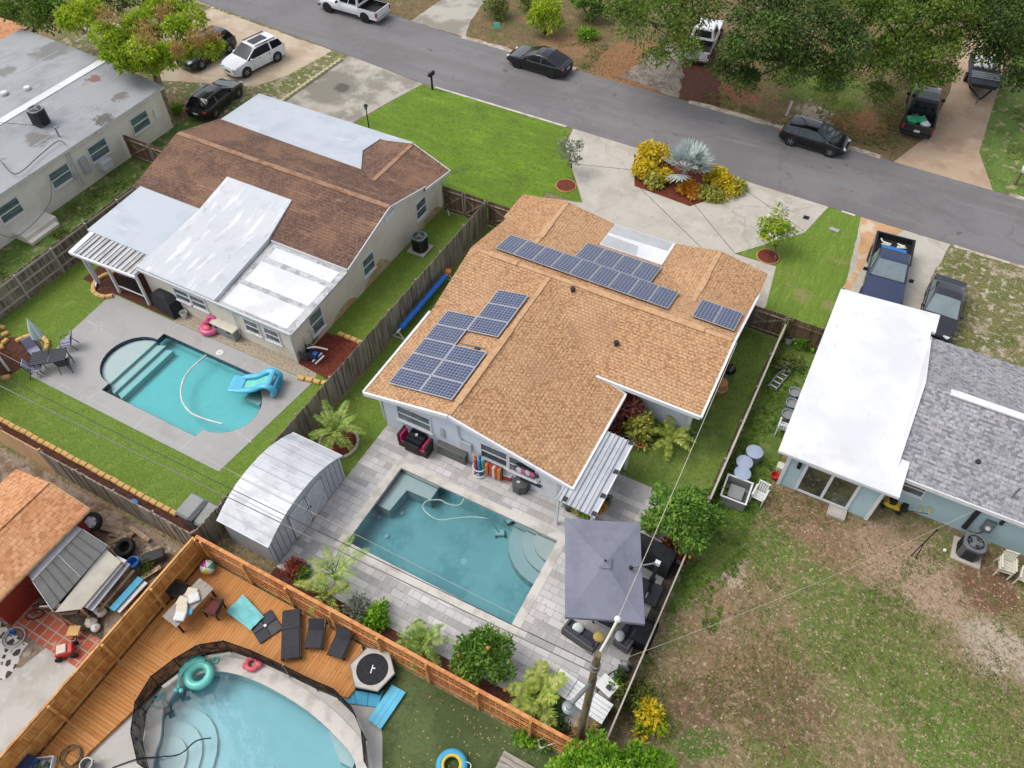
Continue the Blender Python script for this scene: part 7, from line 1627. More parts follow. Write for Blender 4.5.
def wire(label, a, b, sag, r=.012, mat='wire_grey', cat='cable', group=None):
    a, b = Vector(a), Vector(b); n = 24; pts = []
    for i in range(n+1): s = i/n; p = a.lerp(b, s); p.z -= sag*4*s*(1-s); pts.append(p)
    tag(MB().tube(pts, r, 5, cap=False).build('overhead_cable', mat, smooth=True), label, cat, group)
wire('pale overhead cable from the pole arm to the right end of the tan roof', (-1.68,9.68,8.0), (-2.35,26.2,3.6), .35, .013, 'wire_pale')
wire('thin pale cable over the vacant lot to the mast on the grey shingle roof', (-1.7,8.5,7.0), (at(1012,497,2.75).x,at(1012,497,2.75).y,3.5), .9, .006, 'wire_pale')
wire('thick dark overhead cable crossing the back lawn and the metal shed', (-70,7.45,7.2), (-1.8,8.45,6.7), .9, .02, 'wire_grey')
wire('dark overhead cable just above the thick one along the back fences', (-70,7.75,7.5), (-1.8,8.5,7.2), .7, .014, 'wire_dark')
wire('thin grey overhead cable crossing the back lawn near the turquoise pool', (-70,9.4,7.6), (-1.8,8.6,7.6), .6, .005, 'wire_pale')
wire('short service cable from the roof mast to the upper left', (at(59,136,3.1).x,at(59,136,3.1).y,3.7), (-70,12,7), .5, .015, 'wire_dark')
# ---- right of the boundary fence
for u, v, r, h, lb in ((753,453,.37,.62,'upper round blue-grey barrel with flat lid beside the side fence'),(743,463,.36,.6,'middle blue-grey barrel with dented lid beside the side fence'),(741,474,.36,.6,'lower blue-grey barrel next to the grey crate')):
    c = at(u, v+3, .3); t = thing('barrel', lb, 'barrel', (c.x,c.y,0), 0, 'barrels beside the side fence'); MB().lathe((0,0,0), [(r*.9,0),(r,.1),(r,h-.06),(r*.96,h)], 20).build('drum', 'metal_grey', t, True); MB().lathe((0,0,h+.002), [(r*1.03,0),(r*1.03,.03),(r*.9,.045),(0,.05)], 20).build('lid', 'plastic_barrel', t, True)
for u, v, lb in ((795,393,'upper grey disc planter tucked under the white roof edge'),(792,404,'middle grey disc planter tucked under the white roof edge'),(788,415,'lowest grey disc planter tucked under the white roof edge')):
    c = at(u, v, .3); t = thing('planter_tub', lb, 'tub', (c.x,c.y,0), 0, 'tubs under the white roof edge'); MB().lathe((0,0,0), [(.24,0),(.3,.4),(.27,.4),(.24,.3),(0,.3)], 16).build('tub', 'plastic_grey', t, True); MB().torus((0,0,.4),.29,.02,18,6).build('rim', 'plastic_barrel', t, True)
c = at(732,495,0); t = thing('grey_crate', 'open grey crate with white rim beside the fruit tree', 'crate', (c.x+.1,c.y-.05,0), .04)
m = MB(); m.bx(-.55,-.6,0,.55,.6,.06); m.bx(-.55,-.6,.06,.55,-.55,.6); m.bx(-.55,.55,.06,.55,.6,.6); m.bx(-.55,-.55,.06,-.5,.55,.6); m.bx(.5,-.55,.06,.55,.55,.6); m.build('shell', 'plastic_grey', t)
m = MB(); m.bx(-.58,-.63,.6,.58,-.56,.63); m.bx(-.58,.56,.6,.58,.63,.63); m.bx(-.58,-.56,.6,-.51,.56,.63); m.bx(.51,-.56,.6,.58,.56,.63); m.build('rim', 'plastic_white', t); MB().bx(-.3,-.3,.07,.35,.4,.35).build('inner_box', 'plastic_grey', t, bevel=.03)
def plastic_chair(label, loc, rz, mat='plastic_white', group=None, fold=False):
    t = thing('plastic_chair', label, 'chair', loc, rz, group); m = MB()
    for k in range(5): m.bx(-.22+k*.1,-.25,.4,-.22+k*.1+.08,.25,.43)
    m.build('seat', mat, t); b = MB()
    for k in range(5): y = -.22+k*.1; b.bar((-.25,y,.45),(-.38,y,.9),.07,.025,0,(1,0,0))
    b.bar((-.38,-.26,.9),(-.38,.26,.9),.06,.05); b.build('backrest', mat, t)
    for sy in (1,-1):
        MB().bar((.26,sy*.26,0),(.22,sy*.26,.62),.045,.045).build('leg', mat, t); MB().bar((-.4,sy*.26,0),(-.24,sy*.26,.62),.045,.045).build('leg', mat, t); MB().bx(-.32,sy*.26-.035,.62,.3,sy*.26+.035,.65).build('arm', mat, t)
    return t
plastic_chair('white plastic chair standing on grass beside the open crate', (*at(757,500,0)[:2],0), -HALF-.1)
plastic_chair('white plastic chair tucked under the left edge of the white roof', (*at(782,432,0)[:2],0), HALF)
c = plastic_chair('cream plastic chair by the teal wall, the left one at the right edge', (*at(1000,572,0)[:2],0), -HALF+.1, 'plastic_cream', 'cream chairs at the right edge')
d = dup(c, (c.location.x+.02, c.location.y+.02, .14), None, 'cream plastic chair stacked on top of the left chair at the right edge')
d = dup(c, (*at(1021,582,0)[:2],0), -HALF-.1, 'cream plastic chair cut by the right edge of the photo')
c = at(774,478,0); t = thing('bucket', 'small red bucket on the grass by the corner of the teal house', 'bucket', (c.x,c.y,0)); MB().lathe((0,0,0), [(.14,0),(.2,.28),(.17,.28),(.13,.04)], 12).build('shell', 'plastic_red', t, True); MB().torus((0,0,.28),.19,.015,14,5).build('rim', 'plastic_red', t)
c = at(780,469,0); t = thing('bucket', 'small white box bucket behind the red bucket', 'bucket', (c.x,c.y,0)); MB().bx(-.16,-.16,0,.16,.16,.25).build('shell', 'plastic_white', t, bevel=.03); MB().bx(-.18,-.18,.25,.18,.18,.29).build('rim', 'plastic_cream', t, bevel=.02)
c = at(788,342,0); t = thing('bucket', 'grey-white bucket by the weedy plants near the brown fence', 'bucket', (c.x,c.y,0)); MB().lathe((0,0,0), [(.2,0),(.24,.4),(.21,.4),(.18,.1),(0,.1)], 14).build('shell', 'plastic_white', t, True); MB().torus((0,0,.4),.23,.02,16,5).build('rim', 'plastic_grey', t)
t = thing('ladder', 'short aluminium ladder lying in the strip beside the white roof', 'ladder', (*at(781,378,0)[:2],.12), 1.35)
for y in (-.2,.2): MB().bx(-1.0,y-.03,-.03,1.0,y+.03,.03).build('rail', 'metal_grey', t)
for k in range(6): MB().bx(-.85+k*.33,-.2,-.02,-.79+k*.33,.2,.02).build('rung', 'metal_white', t)
t = thing('water_heater_cover', 'tan wrapped tank leaning at the right wall of the tan house', 'tank', (-2.45,26.2,0)); MB().lathe((0,0,0), [(.32,0),(.36,.3),(.3,.75),(.1,.86),(0,.86)], 14).build('tank', 'terracotta', t, True); MB().torus((0,0,.4),.35,.02,16,5).build('strap', 'fabric_cream', t)
t = thing('kettle_grill', 'dark round kettle grill by the right wall of the tan house', 'barbecue', (-2.35,27.2,0)); MB().ball((0,0,.7),.3,14,10).build('bowl', 'paint_black', t, True); MB().bx(-.05,-.02,1.0,.05,.02,1.05).build('handle', 'metal_black', t)
for a in range(3): MB().tube([(cos(a*2.1)*.15,sin(a*2.1)*.15,.5),(cos(a*2.1)*.3,sin(a*2.1)*.3,0)],.018,5).build('leg', 'metal_grey', t)
c = at(836,514,0); t = thing('step_block', 'pale concrete step block below the sliding door', 'step', (c.x,c.y+.05,0), .0); MB().bx(-.38,-.3,0,.38,.3,.16).build('block', 'concrete_pad', t, bevel=.02); MB().bx(-.2,-.15,.161,.2,.15,.165).build('mat', 'stone_white', t)
# mower
c = at(890,508,0); t = thing('lawn_mower', 'yellow lawn mower with a long handle against the teal wall', 'lawn mower', (c.x,c.y+.15,0), -.05)
MB().loft([[(-.35,-.26,.12),(.4,-.26,.12),(.4,.26,.12),(-.35,.26,.12)],[(-.3,-.22,.3),(.3,-.22,.3),(.3,.22,.3),(-.3,.22,.3)]]).build('deck', 'plastic_yellow', t, bevel=.03); MB().lathe((-.02,0,.3), [(.19,0),(.19,.12),(.12,.18),(0,.18)], 14).build('engine', 'metal_black', t, True); MB().bx(-.3,-.18,.3,-.12,.18,.42).build('hood', 'plastic_orange', t, bevel=.03)
for x in (-.3,.36):
    for y in (-.3,.3): MB().lathe((x,y+.02,.11), [(.0,0),(.11,.0),(.11,.05),(.0,.05)], 14, 0, Rx).build('wheel', 'tyre', t, True)
for y in (-.2,.2): MB().tube([(.35,y,.25),(1.35,y,.75)],.016,6).build('handle_bar', 'metal_black', t)
MB().tube([(1.35,-.2,.75),(1.35,.2,.75)],.03,6).build('grip', 'plastic_yellow', t); MB().tube([(1.05,-.2,.6),(1.05,.2,.6)],.035,6).build('control_bar', 'plastic_yellow', t); MB().bx(.38,-.2,.15,.62,.2,.4).build('grass_bag', 'fabric_black', t, bevel=.05)
t = thing('shepherd_hook', 'thin dark forked pole stuck in the dry soil near the teal house', 'pole', (*at(911,556,0)[:2],0)); MB().tube([(0,0,0),(.05,.0,1.0),(.15,.05,2.2)],.025,6).build('pole', 'metal_black', t); MB().tube([(.2,-.05,0),(.12,.0,.7),(.07,.0,1.1)],.02,6).build('prop', 'metal_black', t); MB().ball((.15,.05,2.22),.06,8,6).build('knob', 'metal_black', t)
c = at(944,551,0); one('ball', MB().ball((0,0,.08),.08,10,8), 'plastic_white', 'small white ball on the grass left of the grey condenser', 'ball', (c.x,c.y,0), 0, True)
# ---- timber deck: table, chairs, loungers, toys
DZ = .172
c = at(193,604,.5); t = thing('patio_table', 'long grey-topped patio table with cushions on the timber deck', 'table', (*at(194,610,DZ)[:2],DZ), HALF-.1)
m = MB()
for k in range(5): m.bx(-.95,-.4+k*.16,.7,.95,-.4+k*.16+.155,.735)
m.build('tabletop', 'table_wood', t)
for x, y in ((-.85,-.34),(.85,-.34),(.85,.34),(-.85,.34)): MB().bx(x-.035,y-.035,0,x+.035,y+.035,.7).build('leg', 'metal_black', t)
tx, ty = t.location.x, t.location.y
for k, (dx, dy, rz, mt, lb) in enumerate(((-.12,.35,.3,'fabric_cream','cream cushion nearest the ball on the patio table'),(.12,.22,.9,'fabric_white','white cushion in the middle of the patio table'),(-.15,-.1,.2,'fabric_cream','cream cushion at the left of the patio table'),(.05,-.35,.7,'fabric_cream','cream cushion below the middle of the patio table'),(.2,-.6,.4,'fabric_white','white cushion at the lower end of the patio table'))):
    o = MB(); o.box((0,0,.05),(.44,.4,.12)); tag(o.build('cushion', mt, None, False, .05, (tx+dx,ty+dy,DZ+.74+.02*k), rz), lb, 'cushion', 'cushions on the patio table')
one('folded_cloth', MB().box((0,0,.02),(.3,.24,.04)), 'plastic_sky', 'folded blue cloth among the cushions on the patio table', 'cloth', (tx+.3,ty-.3,DZ+.74), .5, bevel=.015)
def deckchair(label, loc, rz, mat):
    t = thing('patio_chair', label, 'chair', loc, rz, 'rattan chairs at the patio table'); MB().bx(-.28,-.3,.36,.28,.3,.44).build('seat', mat, t, bevel=.03); MB().bar((-.28,0,.4),(-.4,0,.9),.58,.05,0,(1,0,.2)).build('backrest', 'rattan', t, bevel=.02)
    for x, y in ((-.25,-.27),(.25,-.27),(.25,.27),(-.25,.27)): MB().bx(x-.025,y-.025,0,x+.025,y+.025,.36).build('leg', 'metal_black', t)
    for y in (-.3,.3): MB().bx(-.3,y-.025,.6,.28,y+.025,.64).build('arm', 'metal_black', t); MB().bx(.23,y-.02,.36,.27,y+.02,.6).build('arm_post', 'metal_black', t)
deckchair('dark rattan chair between the patio table and the orange fence', (tx-.85,ty+.25,DZ), .1, 'rattan')
deckchair('dark rattan chair with wine red seat right of the patio table', (tx+.85,ty+.35,DZ), pi+.2, 'fabric_wine')
c = at(208,568,.4); t = MB().ball((0,0,0),.3,24,16).build('beach_ball', 'ball_panels', None, True, loc=(c.x,c.y,DZ+.3)); t.rotation_euler = (.5,.35,.4); tag(t, 'colourful panelled beach ball near the corner of the timber deck', 'ball')
t = thing('parasol_weight', 'four-part dark parasol foot on the timber deck', 'parasol foot', (*at(266,627,DZ)[:2],DZ), -.4)
for sx in (-1,1):
    for sy in (-1,1): MB().bx(sx*.01,sy*.01,0,sx*.5,sy*.5,.08).build('weight', 'plastic_dark' if sx*sy > 0 else 'fabric_charcoal', t, bevel=.03)
MB().cyl((0,0,.08),.06,.08,10).build('socket', 'metal_white', t)
m = MB(); n = 8
for i in range(n):
    for j in range(5):
        P_ = lambda a, b: (-.28+.14*b*(1+.25*a/n), -.1+.17*a, .1+.03*sin(a*1.7+b)+.03*sin(b*2.1+a*.6))
        m.face([P_(i,j),P_(i+1,j),P_(i+1,j+1),P_(i,j+1)])
one('beach_towel', m, 'fabric_aqua', 'pale aqua towel thrown over the dark parasol foot', 'towel', (*at(255,625,DZ)[:2],DZ+.06), 1.45, True)
def lounger(label, loc, rz, up, L=1.85, W=.62):
    t = thing('sun_lounger', label, 'sun lounger', loc, rz, 'charcoal loungers on the timber deck')
    a = L*.6; MB().bx(0,-W/2,.26,a,W/2,.33).build('mattress', 'fabric_lounge', t, bevel=.03); e = (-(L-a)*cos(up),0,.3+(L-a)*sin(up))
    MB().bar((0,0,.3),e,W,.07).build('backrest', 'fabric_lounge', t, bevel=.02)
    for y in (-W/2-.02,W/2+.02): MB().bar((a+.03,y,.27),(-(L-a)*.95,y,.27),.035,.05).build('side_rail', 'metal_black', t)
    for x, y in ((a-.08,-W/2),(a-.08,W/2),(-(L-a)*.8,-W/2),(-(L-a)*.8,W/2)): MB().bx(x-.025,y-.025,0,x+.025,y+.025,.26).build('leg', 'metal_black', t)
_a, _b = at(294,612,DZ), at(293,660,DZ); LR = atan2(_b.y-_a.y, _b.x-_a.x); lounger('flat charcoal lounger, the long one in the row on the deck', (*at(293,632,DZ)[:2],DZ), LR, .04, 1.95, .66)
l = at(318,633,DZ); lounger('charcoal lounger with raised back in the middle of the row', (l.x,l.y,DZ), LR+.22-.4, .9, 1.2, .6)
l = at(344,642,DZ); lounger('charcoal lounger with raised back beside the small trampoline', (l.x,l.y,DZ), LR-.45, .9, 1.2, .6)
c = at(373,671,.3); t = thing('trampoline', 'small trampoline with grey pad and black mat at the deck corner', 'trampoline', (c.x,c.y,0), .3)
R_ = .84; hx = [(R_*cos(a*pi/3), R_*sin(a*pi/3)) for a in range(6)]; m = MB(); o_ = [(x,y,.5) for x, y in hx]; n = 24
m.sheet([(x*1.0,y*1.0) for x, y in hx], [ring((0,0),.6,.6,24)], .5); m.build('pad', 'stone_white', t)
m = MB(); m.sheet(ring((0,0),.61,.61,24), (), .49); m.build('mat', 'fabric_black', t)
m = MB(); m.bx(-.04,-.16,.494,.0,.16,.496); m.bx(-.0,.02,.4945,.1,.07,.4965); m.build('mat_mark', 'tape_white', t)
MB().tube([(x*1.02,y*1.02,.48) for x, y in hx],.03,6,0,True).build('ring_frame', 'metal_grey', t)
for x, y in hx: MB().tube([(x,y,0),(x,y,.48)],.03,6).build('leg', 'metal_black', t)
for i in range(6): a, b = hx[i], hx[(i+1)%6]; MB().face([(a[0],a[1],.03),(b[0],b[1],.03),(b[0],b[1],.47),(a[0],a[1],.47)]).build('skirt', 'net_black', t)
def mat_float(label, pts, mat):
    p = atp(pts, .08); t = thing('pool_mat', label, 'pool mat', (0,0,0)); a, b, cc, d = (Vector((*q,0)) for q in p); n = 3
    for k in range(n):
        s0, s1 = k/n+.008, (k+1)/n-.008; m = MB(); m.prism([tuple(a.lerp(b,s0)[:2]),tuple(a.lerp(b,s1)[:2]),tuple(d.lerp(cc,s1)[:2]),tuple(d.lerp(cc,s0)[:2])],.02,.08+.002*k); m.build('panel', mat, t, bevel=.02)
    return t
mat_float('light blue foam pool mat lying along the slab edge', [(338,689),(384,690),(378,707),(346,703)], 'plastic_sky')
t = mat_float('brighter blue folding mat lying across the turf', [(392,685),(406,693),(381,730),(368,720)], 'plastic_cyan'); t.location.z = .07
# floats and toys
t = floatring('inflatable_snail', 'teal snail-shaped pool float on the coping inside the mesh fence', (*at(200,676,.1)[:2],.05), .4, .17, 'plastic_teal')
MB().tube(spline([(-.1,.5,.22),(-.5,.3,.24),(-.64,-.1,.22),(-.52,-.5,.2),(-.3,-.75,.2)],5),[.05+.15*sin(pi*min(1,(i+3)/17)) for i in range(21)],10).build('body', 'plastic_teal', t, True)
for dx, dy in ((.0,.02),(.18,.1)): MB().ball((-.32+dx,-.86+dy,.26),.09,10,8).build('eye', 'fabric_aqua', t, True)
t = floatring('swim_ring', 'coral pink deflated float on the pool coping', (*at(253,664,.1)[:2],.05), .22, .1, 'plastic_coral'); MB().ball((.2,.1,.12),.16,10,8,0,(1.2,.9,.6)).build('head', 'plastic_coral', t, True); MB().ball((-.2,-.2,.1),.12,8,6).build('tail', 'plastic_coral', t, True)
c = at(216,661,0); one('dive_toy', MB().torus((0,0,.05),.1,.04,14,6), 'plastic_teal', 'small teal ring toy on the pool coping', 'toy', (c.x,c.y,.04), 0, True)
c = at(160,698,0); one('swim_goggles', MB().torus((-.1,0,.04),.09,.03,12,6).torus((.1,.04,.04),.09,.03,12,6).tube([(-.2,0,.03),(-.25,-.25,.03),(.1,-.4,.03)],.02,5), 'fabric_aqua', 'pale blue goggles on the pool coping near the steps', 'goggles', (c.x,c.y,.04), .6, True)
c = at(167,707,0); t = thing('pool_thermometer', 'grey and dark skimmer toy at the pool rim near the goggles', 'pool tool', (c.x,c.y,.05), -.5); MB().bx(-.25,-.08,0,.05,.08,.1).build('body', 'plastic_grey', t, bevel=.03); MB().bx(.05,-.12,0,.3,.12,.14).build('head', 'plastic_dark', t, bevel=.03)
t = floatring('toddler_float', 'blue and yellow ring float on the turf at the bottom edge', (*at(452,766,.1)[:2],.03), .42, .15, 'plastic_sky'); MB().torus((0,0,.24),.32,.06,20,6).build('stripe', 'plastic_yellow', t, True); MB().torus((.5,.2,.25),.14,.02,14,5).build('handle', 'plastic_white', t, True)
c = at(510,764,0); t = thing('grey_step', 'grey board step platform at the bottom edge by the turf', 'platform', (*at(512,775,0)[:2],.0), .0); m = MB()
for k in range(6): m.bx(-.6,-.55+k*.185,.14,.6,-.55+k*.185+.17,.17)
m.build('top_board', 'table_wood', t); m = MB(); m.bx(-.58,-.5,0,-.5,.5,.138); m.bx(.5,-.5,0,.58,.5,.138); m.build('bearer', 'table_wood', t)
c = at(546,744,0); t = thing('concrete_planter', 'small grey concrete planter among weeds below the lattice fence', 'planter', (c.x,c.y,0), .8); m = MB(); m.bx(-.3,-.16,0,.3,.16,.08); m.bx(-.3,-.16,.08,.3,-.11,.3); m.bx(-.3,.11,.08,.3,.16,.3); m.bx(-.3,-.11,.08,-.25,.11,.3); m.bx(.25,-.11,.08,.3,.11,.3); m.build('trough', 'stone_white', t); MB().bx(-.25,-.11,.08,.25,.11,.22).build('soil', 'soil_dark', t)
t = thing('cool_box', 'blue lidded cool box at the bottom end of the timber walkway', 'cool box', (*at(22,766,.3)[:2],DZ), .15); MB().bx(-.45,-.35,0,.45,.35,.42).build('body', 'plastic_blue', t, bevel=.04); MB().bx(-.48,-.38,.42,.48,.38,.5).build('lid', 'fabric_navy', t, bevel=.03)
t = thing('tool_crate', 'white crate of loose items next to the blue cool box', 'crate', (*at(43,768,.2)[:2],DZ), .6); m = MB(); m.bx(-.4,-.3,0,.4,.3,.04); m.bx(-.4,-.3,.04,.4,-.27,.3); m.bx(-.4,.27,.04,.4,.3,.3); m.bx(-.4,-.27,.04,-.37,.27,.3); m.bx(.37,-.27,.04,.4,.27,.3); m.build('shell', 'plastic_white', t)
for k in range(5): MB().box((U(-.25,.25),U(-.15,.15),.14+.04*k),(.2,.14,.1),U(0,3)).build('item', random.choice(['plastic_dark','leaf_mid','plastic_grey','metal_dark']), t, bevel=.02)
m = MB()
for k in range(4): m.torus((U(-.06,.06),U(-.06,.06),.03+.035*k),.34+U(-.05,.05),.018,24,5)
m.tube(spline([(.3,.0,.05),(.6,-.1,.04),(.8,.3,.04)],5),.018,5); one('coiled_hose', m, 'wood_pole', 'coiled brown hose lying on the timber walkway', 'hose', (*at(72,757,DZ)[:2],DZ), 0, True)
c = at(89,766,.2); t = thing('white_bucket', 'pale tub at the lower end of the timber walkway beside the coiled hose', 'bucket', (c.x,c.y,DZ)); MB().lathe((0,0,0), [(.18,0),(.22,.3),(.19,.3),(.16,.06),(0,.06)], 12).build('shell', 'plastic_grey', t, True); MB().torus((0,0,.3),.21,.02,14,5).build('rim', 'plastic_white', t)
# ---- red shed, lean-to and the clutter beside the orange fence
t = thing('red_shed', 'red wooden shed with an orange shingle roof at the left edge', 'shed', (0,0,0))
m = MB(); gable_wall(m,'y',2.0,[(-26.6,0),(-23.2,0),(-23.2,1.95),(-24.7,2.6),(-26.6,1.95)],.1); gable_wall(m,'y',6.3,[(-26.6,0),(-23.2,0),(-23.2,1.95),(-24.7,2.6),(-26.6,1.95)],.1); m.bx(-26.6,2.0,0,-26.5,6.2,2.0); m.bx(-23.3,2.0,0,-23.2,6.2,1.95); m.build('wall', 'shed_red', t)
m = MB(); m.slab([(-24.7,.6,2.78),(-22.75,.6,2.2),(-22.75,6.6,2.2),(-24.7,6.6,2.78)],.1); m.slab([(-27.0,.6,2.1),(-24.703,.6,2.78),(-24.703,6.6,2.78),(-27.0,6.6,2.1)],.1); m.build('roof', 'shingle_orange', t)
MB().bx(-24.8,.6,2.74,-24.6,6.6,2.8).build('ridge_cap', 'shingle_orange', t)
m = MB(); m.bar((-22.72,6.63,2.13),(-24.7,6.63,2.7),.04,.14); m.build('barge_board', 'wood_new', t); MB().bar((-22.73,.6,2.12),(-22.73,6.6,2.12),.03,.12).build('eave_board', 'wood_new', t)
d = MB().bx(-23.19,3.2,.05,-23.15,4.1,1.85).build('door', 'shed_red', t); MB().ball((-23.12,3.3,.95),.04,8,6).build('handle', 'metal_black', d)
t = thing('lean_to', 'grey sheet-roofed lean-to shelter beside the red shed', 'shelter', (0,0,0))
L4 = [at(68,520,1.95),at(108,546,1.6),at(52,610,1.6),at(22,566,1.95)]
m = MB(); A, B, Cc, D = (Vector(q) for q in L4)
m.slab([A,A.lerp(B,.35),D.lerp(Cc,.35),D],.05); m.build('roof_sheet', 'metal_roof', t); m = MB(); m.slab([A.lerp(B,.352)+Vector((0,0,.01)),B,Cc,D.lerp(Cc,.352)+Vector((0,0,.01))],.05); m.build('roof_sheet', 'plastic_box', t)
for k in range(9): s = k/8; p0 = A.lerp(D,s); p1 = B.lerp(Cc,s); MB().bar(p0.lerp(p1,.37)+Vector((0,0,.02)),p1+Vector((0,0,.02)),.025,.03).build('roof_rib', 'metal_grey' if k % 4 == 0 else 'plastic_dark', t)
for q in (A,B,Cc,D): MB().bx(q.x-.04,q.y-.04,0,q.x+.04,q.y+.04,q.z-.06).build('post', 'wood_plank', t)
t = thing('board_stack', 'pale board sheet leaning at the open side of the lean-to', 'board', (*at(66,612,0)[:2],0), .6); m = MB(); m.box((0,0,.55),(1.0,.04,1.1),0,0,Matrix.Rotation(.35,3,'X')); m.build('sheet', 'stone_white', t); MB().box((0,-.1,.05),(1.0,.08,.08)).build('batten', 'wood_plank', t)
t = thing('tarp_panel', 'long cream board on the right side of the grey lean-to', 'board', (0,0,0)); q = [at(108,547,1.45),at(128,560,1.2),at(82,604,1.2),at(62,604,1.45)]; m = MB(); q = [at(106,549,1.5),at(121,562,1.15),at(81,609,1.15),at(55,612,1.5)]; m.slab(q,.04); m.build('sheet', 'plastic_cream', t)
for p in (q[1],q[2]): MB().bx(p.x-.04,p.y-.04,0,p.x+.04,p.y+.04,p.z-.05).build('prop', 'wood_plank', t)
for k, (u, v, u2, v2, w, z, mt, lb) in enumerate(((122,558,82,606,.5,1.0,'plastic_white','wide white gutter board beside the cream board'),(128,563,90,610,.26,.8,'metal_white','narrow white rail outside the wide white board'),(134,570,98,612,.12,.5,'wood_plank','brown plank among the white rails'),(141,578,112,610,.3,.4,'plastic_sky','long blue plastic trough by the orange fence'),(146,582,118,612,.2,.3,'fabric_white','white tarp strip beside the blue trough'))):
    a, b = at(u, v, z), at(u2, v2, z); t = thing('long_board' if k != 3 else 'trough', lb, 'board' if k != 3 else 'trough', (0,0,0)); MB().bar(a, b, w, .06).build('plank', mt, t, bevel=.015)
    MB().bar(a.lerp(b,.2)-Vector((0,0,z*.5)), a.lerp(b,.2)-Vector((0,0,.03)), .08, .08).build('prop', 'wood_plank', t); MB().bar(a.lerp(b,.8)-Vector((0,0,z)), a.lerp(b,.8)-Vector((0,0,.03)), .08, .08).build('prop', 'wood_plank', t)
def tyre(label, loc, R3, rimmat=None, r=.36, w=.24):
    t = thing('spare_tyre', label, 'tyre', loc); m = MB(); m.lathe((0,0,0), [(r*.6,0),(r*.94,0),(r,.05),(r,w-.05),(r*.94,w),(r*.6,w),(r*.55,w*.5),(r*.6,0)], 24, 0, R3); m.build('tread', 'tyre', t, True)
    if rimmat:
        q = MB(); q.lathe((0,0,0), [(0,w*.7),(r*.14,w*.75),(r*.14,w*.8),(r*.0,w*.8)], 12, 0, R3)
        for k in range(5): a = 2*pi*k/5; q.bar(R3 @ Vector((0,0,w*.75)), R3 @ Vector((cos(a)*r*.58,sin(a)*r*.58,w*.8)), .14, .05, 0, tuple(R3 @ Vector((0,0,1))))
        q.lathe((0,0,0), [(r*.5,w*.7),(r*.62,w*.9),(r*.62,w*.6)], 24, 0, R3); q.build('rim', rimmat, t, True); MB().lathe((0,0,0), [(0,w*.3),(r*.58,w*.3)], 20, 0, R3).build('brake_disc', 'metal_black', t)
tl = Matrix.Rotation(.45,3,'X') @ Matrix.Rotation(.3,3,'Y')
c = at(93,522,.6); tyre('wheel with silver five-spoke rim leaning at the shed corner', c, tl, 'lamp_clear', .42, .26)
c = at(127,548,.25); tyre('old black tyre without rim beside the planks', c, Matrix.Rotation(.25,3,'X'), None, .4, .24)
c = at(122,553,.12); tyre('second black tyre under the rimless one', (c.x,c.y,.0), Matrix.Identity(3), None, .4, .22)
for k, (u, v, l, rz, lb) in enumerate(((113,531,1.6,.2,'upper loose plank by the tyres'),(118,540,1.3,1.0,'plank lying across the pallet by the tyres'),(140,534,1.2,-.1,'grey plank below the weathered fence'),(145,556,1.4,1.1,'thin plank beside the orange fence corner'),(150,575,1.0,1.2,'short plank by the weeds near the orange fence'))):
    c = at(u, v, .1); t = thing('loose_plank', lb, 'plank', (c.x,c.y,.1+.02*k), rz); MB().bx(-l/2,-.1,0,l/2,.1,.045).build('board', 'wood_plank', t, bevel=.006); MB().bx(-l/2+.05,-.09,-.1,-l/2+.15,.09,-.002).build('batten', 'wood_grey', t)
t = thing('pallet', 'wooden pallet on the ground between the tyres', 'pallet', (*at(116,547,0)[:2],0), .35)
for k in range(5): MB().bx(-.5,-.5+k*.22,.1,.5,-.5+k*.22+.14,.13).build('slat', 'wood_plank', t)
for x in (-.45,0,.45): MB().bx(x-.05,-.5,0,x+.05,.52,.098).build('runner', 'wood_plank', t)
c = at(135,565,.4); t = thing('bucket', 'bright blue bucket at the end of the white rails', 'bucket', (c.x,c.y,.35), .3); MB().lathe((0,0,0), [(.18,0),(.24,.35),(.21,.35),(.17,.05),(0,.05)], 14).build('shell', 'plastic_blue', t, True); MB().torus((0,0,.35),.23,.02,16,5).build('rim', 'plastic_blue', t); MB().bx(-.15,-.15,-.35,.15,.15,-.002).build('stand', 'wood_plank', t)
c = at(134,562,.3); t = thing('black_bin', 'dark plastic trough behind the bright blue bucket', 'bin', (c.x+.5,c.y+.5,0), .9); MB().bx(-.45,-.2,0,.45,.2,.4).build('bin', 'plastic_dark', t, bevel=.03); MB().bx(-.47,-.22,.4,.47,.22,.44).build('rim', 'metal_black', t)
c = at(65,650,.3); t = thing('toy_cart', 'red toy cart with a beige seat by the orange fence', 'toy', (c.x,c.y,0), .8); MB().bx(-.35,-.22,.15,.3,.22,.42).build('body', 'plastic_red', t, bevel=.05); MB().bx(-.25,-.18,.42,.1,.18,.5).build('seat', 'fabric_cream', t, bevel=.03)
for x in (-.28,.28):
    for y in (-.26,.26): MB().lathe((x,y+.03,.14), [(.0,0),(.14,.0),(.14,.06),(.0,.06)], 12, 0, Rx).build('wheel', 'tyre', t, True)
MB().tube([(.3,0,.4),(.6,0,.8),(.6,.2,.8)],.02,6).build('handle', 'metal_black', t)
c = at(76,633,.2); t = thing('folding_stool', 'tan folding stool tipped beside the red toy cart', 'stool', (c.x,c.y,0), .5); MB().bx(-.22,-.2,.4,.22,.2,.44).build('seat', 'stone_orange', t)
for s in (1,-1): MB().bar((-.2,s*.18,0),(.2,s*.18,.4),.03,.03).build('leg', 'metal_black', t); MB().bar((.2,s*.15,0),(-.2,s*.15,.4),.03,.03).build('leg', 'metal_black', t)
